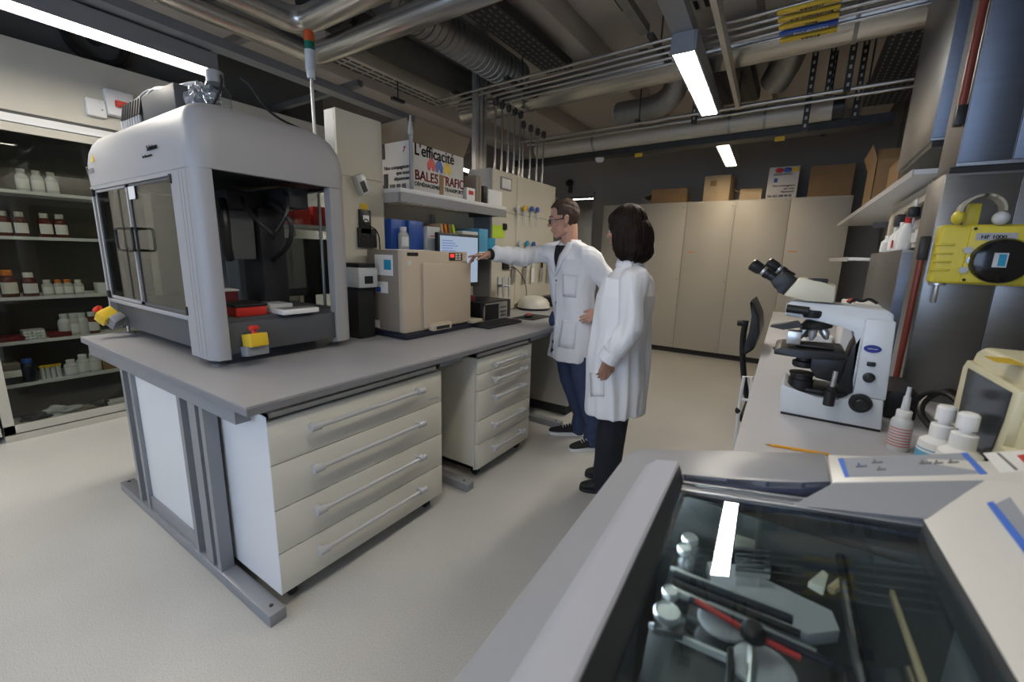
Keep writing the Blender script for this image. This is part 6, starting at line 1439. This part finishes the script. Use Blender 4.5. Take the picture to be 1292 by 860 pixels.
def folds(amp, fx, fz, seed=0):
    def f(c, n):
        return amp*(rid(Vector((c.x*fx+seed, c.y*fx, c.z*fz+c.x*2)))*0.6+noise.noise(Vector((c.x*fx*2.0, c.y*fx*2.0+seed, c.z*fz*1.6)))*0.4-0.3)
    return f
def frame(fwd_, up_=(0, 0, 1)):
    f = Vector(fwd_).normalized(); r = f.cross(Vector(up_)).normalized(); u = r.cross(f)
    return r, f, u
def headparts(mb, c, fw, scale=1.0, up=(0, 0, 1)):
    r, f, u = frame(fw, up); R3 = Matrix((r, f, u)).transposed()
    def L(x, y, z): return Vector(c)+(r*x+f*y+u*z)*scale
    def B(p, rad, seg=20): mb.ball(L(*p), tuple(q_*scale for q_ in rad), seg, R3)
    B((0, -0.005, 0.035), (0.076, 0.096, 0.098), 28)
    B((0, 0.030, -0.035), (0.058, 0.062, 0.078), 24)
    B((0, 0.045, 0.03), (0.060, 0.045, 0.055))
    B((0, 0.062, -0.098), (0.028, 0.024, 0.020))
    cap(mb, L(-0.045, 0.01, -0.075), L(-0.01, 0.062, -0.10), 0.020*scale, 0.018*scale)
    cap(mb, L(0.045, 0.01, -0.075), L(0.01, 0.062, -0.10), 0.020*scale, 0.018*scale)
    cap(mb, L(0, 0.088, 0.018), L(0, 0.108, -0.022), 0.008*scale, 0.0125*scale, 12)
    for s in (-1, 1):
        B((s*0.011, 0.098, -0.027), (0.009, 0.010, 0.008), 12)
        B((s*0.036, 0.064, -0.022), (0.024, 0.026, 0.022), 14)
        cap(mb, L(s*0.010, 0.090, 0.026), L(s*0.046, 0.070, 0.027), 0.0095*scale, 0.009*scale, 10)
        B((s*0.077, -0.006, -0.002), (0.009, 0.018, 0.031), 14)
        B((s*0.078, -0.014, 0.012), (0.010, 0.014, 0.016), 12)
    B((0, 0.089, -0.056), (0.022, 0.011, 0.0065), 14); B((0, 0.087, -0.068), (0.020, 0.011, 0.0075), 14)
    return L, R3
def handparts(mb, wrist, d, pn, thumb_side, curl=0.4, scale=1.0, index_straight=False):
    """d: fingers direction, pn: palm normal (fingers curl towards it), thumb_side: +1/-1 across"""
    d = Vector(d).normalized(); pn = Vector(pn); pn = (pn-d*pn.dot(d)).normalized(); s = d.cross(pn).normalized()*thumb_side
    w_ = Vector(wrist); sc = scale
    limb(mb, [w_-d*0.03*sc, w_+d*0.01*sc], [0.024*sc, 0.022*sc])
    for i, (off, ln, rr) in enumerate(((0.030, 0.072, 0.0092), (0.010, 0.080, 0.0095), (-0.010, 0.074, 0.009), (-0.028, 0.058, 0.008))):
        kn = w_+d*(0.088-0.006*abs(i-1))*sc+s*off*sc
        limb(mb, [w_+s*off*0.6*sc+d*0.01*sc, kn], [0.014*sc, 0.0115*sc])
        cu = 0.08 if (i == 0 and index_straight) else curl*(0.9+0.2*i)
        p = kn; dd = d.copy()
        for j, fr in enumerate((0.45, 0.30, 0.25)):
            dd = (dd*math.cos(cu)+pn*math.sin(cu)).normalized() if j == 0 else (dd+pn*math.tan(min(cu, 1.2))*0.9).normalized()
            q_ = p+dd*ln*fr*sc; limb(mb, [p, q_], [rr*(1-0.08*j)*sc, rr*(0.92-0.08*j)*sc]); p = q_
    b0_ = w_+d*0.022*sc+s*0.022*sc
    b1_ = b0_+(d*0.6+s*0.65+pn*0.25).normalized()*0.040*sc
    b2_ = b1_+(d*0.9+s*0.25+pn*0.3).normalized()*0.030*sc; b3_ = b2_+(d+pn*0.35).normalized()*0.024*sc
    limb(mb, [b0_, b1_, b2_, b3_], [0.016*sc, 0.0115*sc, 0.010*sc, 0.0085*sc])
def shoe(name, heel, toe, parent, sole='paper', w_=0.045, h=0.075, lace=True, m_='shoe'):
    heel = Vector(heel); toe = Vector(toe); d = (toe-heel); L = d.length; d.normalize(); s = Vector((-d.y, d.x, 0)); up = Vector((0, 0, 1))
    mb = MB(); rows = []
    for t_, ww, hh in ((0.0, 0.55, 0.8), (0.06, 0.75, 1.0), (0.25, 0.78, 1.15), (0.42, 0.82, 1.0), (0.6, 0.98, 0.75), (0.8, 0.95, 0.52), (0.93, 0.68, 0.42), (1.0, 0.3, 0.30)):
        c = heel+d*L*t_; row = []
        for k in range(14):
            a = 2*PI*k/14; row.append(mb.bm.verts.new(c+s*w_*ww*math.cos(a)+up*(0.016+h*hh*0.5+h*hh*0.5*math.sin(a))))
        rows.append(row)
    for a, b_ in zip(rows, rows[1:]):
        for k in range(14): mb.bm.faces.new((a[k], a[(k+1) % 14], b_[(k+1) % 14], b_[k]))
    mb.bm.faces.new(list(reversed(rows[0]))); mb.bm.faces.new(rows[-1])
    o = obj(name, mb, m_, parent, sharp=60); sd = o.modifiers.new('sub', 'SUBSURF'); sd.levels = 1; sd.render_levels = 1
    mb = MB(); pts = []
    for t_, ww in ((0.0, 0.5), (0.05, 0.78), (0.25, 0.82), (0.45, 0.8), (0.62, 1.02), (0.82, 0.98), (0.95, 0.7), (1.01, 0.3)): pts.append((t_, ww))
    pl = [heel+d*L*t_+s*w_*1.05*ww for t_, ww in pts]+[heel+d*L*t_-s*w_*1.05*ww for t_, ww in reversed(pts)]
    obj('sole', MB().prism([p.to_3d() for p in pl], (0, 0, 0.022), 0.003), sole, o)
    if lace:
        for k in range(4):
            c = heel+d*L*(0.40+0.07*k)+up*(0.016+h*(1.04-0.13*k)); obj('lace', MB().tube([c-s*0.024, c+up*0.006, c+s*0.024], 0.0035, 6), 'paper', o)
    return o

# ---------------------------------------------------------------- the man
mwd = Vector((0.94, -0.34, 0)).normalized(); mfw = Vector((-0.34, -0.94, 0)).normalized()
mc = lambda z, dx=0.0, dy=0.0: Vector((-1.405+dx, 2.93+dy, z))
nb = mc(1.50, -0.03, 0.0)
mhead = Q(712, 277, 2.90); mhead = Vector((mhead.x, 2.90, mhead.z))
mface = Vector((-0.84, -0.52, -0.16))
tipR = Vector((-1.945, 2.365, 1.405)); shR = mc(1.452)-mwd*0.20; shL = mc(1.45)+mwd*0.20
armd = (tipR-shR).normalized()
wrR = tipR-Vector((armd.x, armd.y, armd.z)).normalized()*0.165
elR = shR.lerp(wrR, 0.52)+Vector((0.01, 0.0, -0.03))
hpL = Q(742, 401, 2.79); wrL = Q(757, 396, 2.86); elL = shL+Vector((0.13, 0.12, -0.29))
mb = MB()
L, HR = headparts(mb, mhead, mface, 1.06, (0.05, 0.0, 1))
limb(mb, [mhead+Vector((0.035, 0.025, -0.05)), nb+Vector((0.0, 0.0, -0.02))], [0.058, 0.062])
loft(mb, [(mc(0.86), 0.13, 0.09, mwd), (mc(1.0), 0.14, 0.09, mwd), (mc(1.25), 0.15, 0.085, mwd), (mc(1.40), 0.16, 0.08, mwd), (mc(1.47), 0.08, 0.06, mwd)])
limb(mb, [shR, elR, wrR], [0.045, 0.036, 0.026]); limb(mb, [shL+Vector((-0.03, 0, -0.04)), elL, wrL], [0.040, 0.034, 0.026])
handparts(mb, wrR, armd+Vector((-0.1, 0.12, 0)), (0.2, 0.3, -1), 1, 0.45, 1.0, True)
handparts(mb, wrL, (hpL-wrL), (-0.2, 0.9, -0.2), -1, 0.35, 0.95)
hipR, hipL = mc(0.93)-mwd*0.09, mc(0.93)+mwd*0.09
fR = P(724, 548, z=0.0); fL = P(740, 566, z=0.0)
anR, anL = Vector((fR.x+0.03, fR.y+0.02, 0.09)), Vector((fL.x+0.02, fL.y+0.03, 0.09))
limb(mb, [hipR, hipR.lerp(anR, 0.5), anR], [0.075, 0.048, 0.036]); limb(mb, [hipL, hipL.lerp(anL, 0.5), anL], [0.075, 0.048, 0.036])
man = remesh('person', mb, 'skin', 0.0045, 3)
WM['person'] = Matrix.Translation((mc(0).x, mc(0).y, 0)); man.data.transform(WM['person'].inverted()); man.location = (mc(0).x, mc(0).y, 0)
tag(man, 'standing person in white lab coat and glasses reaching out to the beige instrument', 'person')
# trousers
mb = MB()
for hp_, an_, s in ((hipR, anR, -1), (hipL, anL, 1)):
    kn = hp_.lerp(an_, 0.52)+mfw*0.03
    limb(mb, [hp_, kn, an_+Vector((0, 0, 0.10)), an_+Vector((0, 0, -0.035))], [0.095, 0.070, 0.056, 0.060])
limb(mb, [hipR, hipL], [0.10, 0.10])
remesh('trousers', mb, 'jeans', 0.007, 3, man, folds(0.006, 9, 22))
shoe('shoe', (fR.x+0.07, fR.y+0.05, 0.0), Q(692, 545, 2.92).xy.to_3d() if False else (P(692, 546, z=0).x+0.0, P(692, 546, z=0).y, 0.0), man)
tL = P(718, 568, z=0); shoe('shoe', (fL.x+0.07, fL.y+0.06, 0.0), (tL.x, tL.y, 0.0), man)
# coat
mb = MB()
loft(mb, [(mc(0.655, 0.03), 0.20, 0.15, mwd), (mc(0.75, 0.04), 0.195, 0.145, mwd), (mc(0.90, 0.045), 0.18, 0.13, mwd), (mc(1.02, 0.03), 0.178, 0.125, mwd), (mc(1.15), 0.19, 0.125, mwd), (mc(1.28), 0.205, 0.13, mwd), (mc(1.40, 0, 0.0), 0.215, 0.12, mwd), (mc(1.455, -0.0, 0.0), 0.205, 0.09, mwd), (mc(1.49, -0.01, 0.0), 0.14, 0.075, mwd), (mc(1.52, -0.02, 0.005), 0.078, 0.07, mwd)])
sl = wrR-armd*0.065
limb(mb, [shR+Vector((0.02, 0.0, -0.02)), shR.lerp(elR, 0.4), elR, elR.lerp(sl, 0.6), sl], [0.085, 0.075, 0.066, 0.060, 0.056])
limb(mb, [shL+Vector((-0.04, 0.0, -0.035)), shL.lerp(elL, 0.5), elL, elL.lerp(wrL, 0.75)], [0.085, 0.075, 0.068, 0.055])
coat = remesh('lab_coat', mb, 'coat', 0.008, 5, man, folds(0.022, 8, 2.6, 3))
# collar, shirt, buttons, pocket seams on the coat front
def front(px_, py_, off=0.0):
    """point on the coat front seen from the chest direction"""
    return None
from mathutils.bvhtree import BVHTree
def surf(o):
    W = WM[o.name]; me = o.data
    return BVHTree.FromPolygons([W @ v.co for v in me.vertices], [tuple(p.vertices) for p in me.polygons])
bv = surf(coat)
def onsurf(bv_, p, d, off=0.003):
    h, n, i, dist = bv_.ray_cast(Vector(p)-Vector(d)*0.5, Vector(d)); 
    return (h-Vector(d)*off) if h else Vector(p)
def fr(a, z, off=0.003): return onsurf(bv, mc(z)+mwd*a, -mfw, off)
def patch(name, grid, m_, parent, th=0.003, nrm=None):
    mb = MB(); n = -mfw if nrm is None else nrm
    vs = [[mb.bm.verts.new(p) for p in row] for row in grid]
    for r0, r1 in zip(vs, vs[1:]):
        for k in range(len(r0)-1): mb.bm.faces.new((r0[k], r0[k+1], r1[k+1], r1[k]))
    o = obj(name, mb, m_, parent, sharp=60); md = o.modifiers.new('thick', 'SOLIDIFY'); md.thickness = th; md.offset = 0; return o
cx = -0.055
rowz = [1.525, 1.49, 1.45, 1.41, 1.37, 1.335]
hw = [0.060, 0.056, 0.046, 0.033, 0.018, 0.003]
patch('shirt', [[fr(cx+0.01*(i/5)+(k-1)*h_, z, 0.006) for k in range(3)] for i, (z, h_) in enumerate(zip(rowz, hw))], 'shirt', man, 0.004)
for s in (-1, 1):
    g = []
    for i, z in enumerate((1.535, 1.51, 1.48, 1.45, 1.42, 1.39, 1.35, 1.31, 1.27)):
        inn_ = [0.060, 0.060, 0.054, 0.046, 0.036, 0.024, 0.010, 0.003, 0.0][i]; out = [0.088, 0.110, 0.118, 0.104, 0.114, 0.09, 0.065, 0.035, 0.006][i]
        g.append([fr(cx+0.01*i/8+s*(inn_+(out-inn_)*k/3), z, 0.010) for k in range(4)])
    patch('lapel', g, 'coat', coat, 0.004)
# collar stand round the neck
mb = MB(); r0, r1 = [], []
for k in range(17):
    a = R_(50+k*16.5)-PI/2+math.atan2(mwd.y, mwd.x)
    e = Vector((math.cos(a), math.sin(a), 0)); c_ = nb+Vector((0.0, 0.005, 0))
    r0.append(mb.bm.verts.new(c_+e*0.088+Vector((0, 0, 0.004)))); r1.append(mb.bm.verts.new(c_+e*0.078+Vector((0, 0, 0.036))))
for k in range(16): mb.bm.faces.new((r0[k], r0[k+1], r1[k+1], r1[k]))
o = obj('collar', mb, 'coat', coat, sharp=60); md = o.modifiers.new('thick', 'SOLIDIFY'); md.thickness = 0.006
for z in (1.24, 1.08, 0.92): 
    p = fr(cx+0.02, z, 0.004); obj('button', MB().lathe([(0.009, 0), (0.009, 0.003), (0.006, 0.004)], p, mfw, 14), 'greym', coat)
patch('front_placket', [[fr(cx+0.012, z, 0.0045), fr(cx+0.03, z, 0.0045), fr(cx+0.048, z, 0.0045)] for z in [0.67+0.05*i for i in range(12)]], 'coat', coat, 0.003)
patch('pocket', [[fr(0.045+0.022*k, z, 0.0045) for k in range(6)] for z in (1.13, 1.17, 1.21, 1.25, 1.29)], 'coat', coat, 0.002)
patch('pocket', [[fr(0.04+0.026*k, z, 0.0030) for k in range(6)] for z in (0.76, 0.81, 0.86, 0.91, 0.96)], 'coat', coat, 0.002)
patch('pocket', [[fr(-0.175+0.022*k, z, 0.0030) for k in range(5)] for z in (0.76, 0.81, 0.86, 0.91, 0.96)], 'coat', coat, 0.002)
obj('shirt_cuff', MB().cyl(wrR-armd*0.075, wrR-armd*0.005, 0.044, 0.040, seg=20), 'shirt', man)
patch('coat_slit', [[fr(cx+0.03-0.003-0.012*j, 0.83-0.045*j, 0.005), fr(cx+0.03, 0.83-0.045*j, 0.005), fr(cx+0.03+0.002+0.004*j, 0.83-0.045*j, 0.005)] for j in range(4)], 'jeans', coat, 0.002)
# hair
def hairshell(c, R3, scale, cut, m_, parent, rad=(0.083, 0.103, 0.108), off=(0, -0.008, 0.036), amp=0.006, freq=30, thick=0.008):
    bm = bmesh.new(); bmesh.ops.create_icosphere(bm, subdivisions=6, radius=1)
    dl = []
    for v in bm.verts:
        p = Vector((v.co.x*rad[0]+off[0], v.co.y*rad[1]+off[1], v.co.z*rad[2]+off[2]))
        if cut(p+Vector((1, 1, 1))*0.006*noise.noise(p*90)): dl.append(v)
        n = noise.noise(Vector((p.x*freq*3, p.y*freq, p.z*freq)))*amp
        p = p+v.co.normalized()*n; v.co = Vector(c)+R3 @ (p*scale)
    bmesh.ops.delete(bm, geom=dl, context='VERTS')
    o = obj('hair', bm, m_, parent, sharp=80); md = o.modifiers.new('thick', 'SOLIDIFY'); md.thickness = thick; md.offset = -1; return o
def mcut(p):
    x, y, z = p
    if z > 0.088: return False
    if y > 0.052: return z < 0.088-0.0*(y)
    if y > 0.018: return z < 0.05 and not (abs(x) > 0.055 and z > 0.03)
    if y > -0.005: return z < 0.0 
    return z < -0.055+0.9*max(0, y+0.04)
hairshell(mhead, HR, 1.06, mcut, 'hair1', man)
# glasses
def eyes(L, parent, skinm):
    for s in (-1, 1):
        e = obj('eye', MB().ball(L(s*0.031, 0.0765, 0.004), 0.0115, 16), 'paper', parent)
        obj('iris', MB().ball(L(s*0.031, 0.0855, 0.004), (0.0045, 0.0045, 0.0045), 12), 'hair1', e)
        obj('eyebrow', MB().tube([L(s*0.014, 0.099, 0.030), L(s*0.032, 0.093, 0.036), L(s*0.050, 0.078, 0.030)], 0.0032, 6), 'hair1', parent)
    obj('lips', MB().ball(L(0, 0.0965, -0.058), (0.018, 0.006, 0.004), 14, HR), 'lips', parent)
eyes(L, man, 'skin')
gt = thing('glasses', 'thin black-rimmed glasses worn by the person at the instrument', 'glasses', L(0, 0.1, 0.0))
gt_m = MB()
for s in (-1, 1):
    pts = []
    for k in range(17):
        a = 2*PI*k/16; pts.append(L(s*0.034+0.026*math.copysign(abs(math.cos(a))**0.7, math.cos(a)), 0.104-0.10*abs(s*0.034+0.026*math.cos(a))**1.5*3, -0.002+0.016*math.copysign(abs(math.sin(a))**0.7, math.sin(a))))
    obj('rim', MB().tube(pts, 0.0034, 6), 'black', gt)
    obj('temple', MB().tube([L(s*0.060, 0.092, 0.006), L(s*0.078, 0.05, 0.006), L(s*0.080, -0.005, 0.004)], 0.003, 6), 'black', gt)
obj('bridge', MB().tube([L(-0.009, 0.106, 0.002), L(0, 0.110, 0.005), L(0.009, 0.106, 0.002)], 0.0018, 6), 'black', gt)

# ---------------------------------------------------------------- the woman
wy = 2.38
wfw = Vector((-0.93, 0.37, 0)).normalized(); wwd = Vector((0.37, 0.93, 0)).normalized()   # wwd: towards her right, away from the camera
def wq(u, v, dy=0.0): 
    p = Q(u, v, wy+dy); return Vector((p.x, wy+dy, p.z))
whead = wq(789, 291)
mb = MB()
WL, WR = headparts(mb, whead, Vector((-0.99, 0.10, -0.08)), 0.94)
wn_ = wq(794, 333)
limb(mb, [whead+Vector((0.02, 0, -0.06)), wn_+Vector((0.0, 0, -0.03))], [0.050, 0.052])
ctr = [wq(776, 519), wq(779, 480), wq(781, 440), wq(785, 400), wq(789, 372), wq(794, 350), wq(795, 338)]
loft(mb, [(c_, a_, b_, wwd) for c_, a_, b_ in zip(ctr[2:], (0.12, 0.11, 0.12, 0.13, 0.07), (0.09, 0.08, 0.085, 0.07, 0.05))])
wsh = wq(800, 352, -0.17); wel = wq(797, 412, -0.21); wwr = wq(768, 452, -0.22)
wsh2 = wq(794, 350, 0.16); wel2 = wq(788, 410, 0.20); wwr2 = wq(765, 440, 0.16)
limb(mb, [wsh, wel, wwr], [0.040, 0.032, 0.023]); limb(mb, [wsh2, wel2, wwr2], [0.040, 0.032, 0.023])
handparts(mb, wwr+Vector((-0.004, 0, -0.012)), (-0.22, 0.0, -1), (-0.6, 0.7, 0.0), 1, 0.38, 0.90)
whL, whR_ = wq(782, 470, -0.08), wq(780, 470, 0.08)
wf1 = P(760, 618, z=0.0); wf2 = P(764, 600, z=0.0)
wa1, wa2 = Vector((wf1.x+0.02, wf1.y, 0.08)), Vector((wf2.x+0.02, wf2.y, 0.08))
limb(mb, [whL, whL.lerp(wa1, 0.5), wa1], [0.055, 0.045, 0.034]); limb(mb, [whR_, whR_.lerp(wa2, 0.5), wa2], [0.055, 0.045, 0.034])
wm = remesh('person', mb, 'skin2', 0.0045, 3)
WM[wm.name] = Matrix.Translation((ctr[0].x, wy, 0)); wm.data.transform(WM[wm.name].inverted()); wm.location = (ctr[0].x, wy, 0)
tag(wm, 'standing person with dark bobbed hair in a long white lab coat', 'person')
mb = MB()
for hp_, an_ in ((whL, wa1), (whR_, wa2)):
    hp_ = hp_.lerp(an_, 0.25); limb(mb, [hp_, hp_.lerp(an_, 0.5)+wfw*0.01, an_+Vector((0, 0, 0.02)), an_+Vector((0, 0, -0.045))], [0.085, 0.085, 0.082, 0.082])
remesh('trousers', mb, 'navyc', 0.007, 3, wm, folds(0.007, 10, 5))
for toe, hl in ((P(731, 616, z=0), wf1), (P(738, 599, z=0), wf2)):
    shoe('shoe', (hl.x+0.05, hl.y+0.0, 0), (toe.x, toe.y, 0), wm, 'blackm', 0.042, 0.07, False, 'blackm')
mb = MB()
rad = ((0.185, 0.145), (0.19, 0.15), (0.185, 0.15), (0.17, 0.14), (0.175, 0.13), (0.16, 0.085), (0.09, 0.07))
loft(mb, [(c_, a_, b_, wwd) for c_, (a_, b_) in zip(ctr, rad)]+[(wn_+Vector((0, 0, 0.015)), 0.06, 0.06, wwd)])
limb(mb, [wsh+Vector((0, 0.005, -0.005)), wsh.lerp(wel, 0.5), wel, wel.lerp(wwr, 0.7), wwr+Vector((0.005, 0, 0.02))], [0.074, 0.066, 0.066, 0.060, 0.052])
limb(mb, [wsh2+Vector((0, -0.03, -0.01)), wel2, wwr2], [0.068, 0.064, 0.052])
wcoat = remesh('lab_coat', mb, 'coat', 0.008, 5, wm, folds(0.022, 9, 2.4, 11))
d_ = (wwr-wel).normalized()
obj('cuff', MB().cyl(wwr-d_*0.045, wwr+d_*0.012, 0.060, 0.058, seg=22), 'coat', wcoat)
bw = surf(wcoat)
cam_d = Vector((-0.3, 1, -0.05)).normalized()
def wp(u, v, off=0.004):
    d = (rgt*((u-646)/FPX) - upv*((v-430)/FPX) + fwd).normalized(); h, n, i, ds = bw.ray_cast(EYE+d*1.0, d)
    return h-d*off if h else Q(u, v, wy-0.15)
patch('pocket', [[wp(u+0.03*(v-487), v, 0.004) for u in (745, 750, 756, 762)] for v in (470, 478, 486, 494, 500)], 'coat', wcoat, 0.004)
# collar at the nape
mb = MB(); r0, r1 = [], []
for k in range(17):
    a = R_(20+k*20)+math.atan2(wfw.y, wfw.x); e = Vector((math.cos(a), math.sin(a), 0)); c_ = wn_
    r0.append(mb.bm.verts.new(c_+e*0.078+Vector((0, 0, -0.012)))); r1.append(mb.bm.verts.new(c_+e*0.066+Vector((0, 0, 0.03))))
for k in range(16): mb.bm.faces.new((r0[k], r0[k+1], r1[k+1], r1[k]))
o = obj('collar', mb, 'coat', wcoat, sharp=60); md = o.modifiers.new('thick', 'SOLIDIFY'); md.thickness = 0.006
HR = WR; eyes(WL, wm, 'skin2')
# hair
mb = MB()
def WB(p, r_): mb.ball(WL(*p), r_, 28, WR)
WB((0, -0.018, 0.035), (0.094, 0.106, 0.110)); WB((0, -0.070, -0.055), (0.108, 0.088, 0.125)); WB((0, -0.078, -0.115), (0.108, 0.078, 0.075))
for s in (-1, 1): WB((s*0.074, -0.022, -0.045), (0.028, 0.066, 0.125)); WB((s*0.060, 0.025, 0.060), (0.030, 0.050, 0.05))
WB((0, 0.03, 0.085), (0.055, 0.055, 0.045))
def strands(c, n):
    q_ = WR.transposed() @ (c-whead); a = math.atan2(q_.y+0.02, q_.x)
    return 0.006*noise.noise(Vector((a*9, q_.z*6, 0)))+0.003*noise.noise(Vector((a*26, q_.z*9, 4)))+(0.01*noise.noise(Vector((a*12, 0, 9))) if q_.z < -0.12 else 0)
remesh('hair', mb, 'hair2', 0.004, 4, wm, strands)
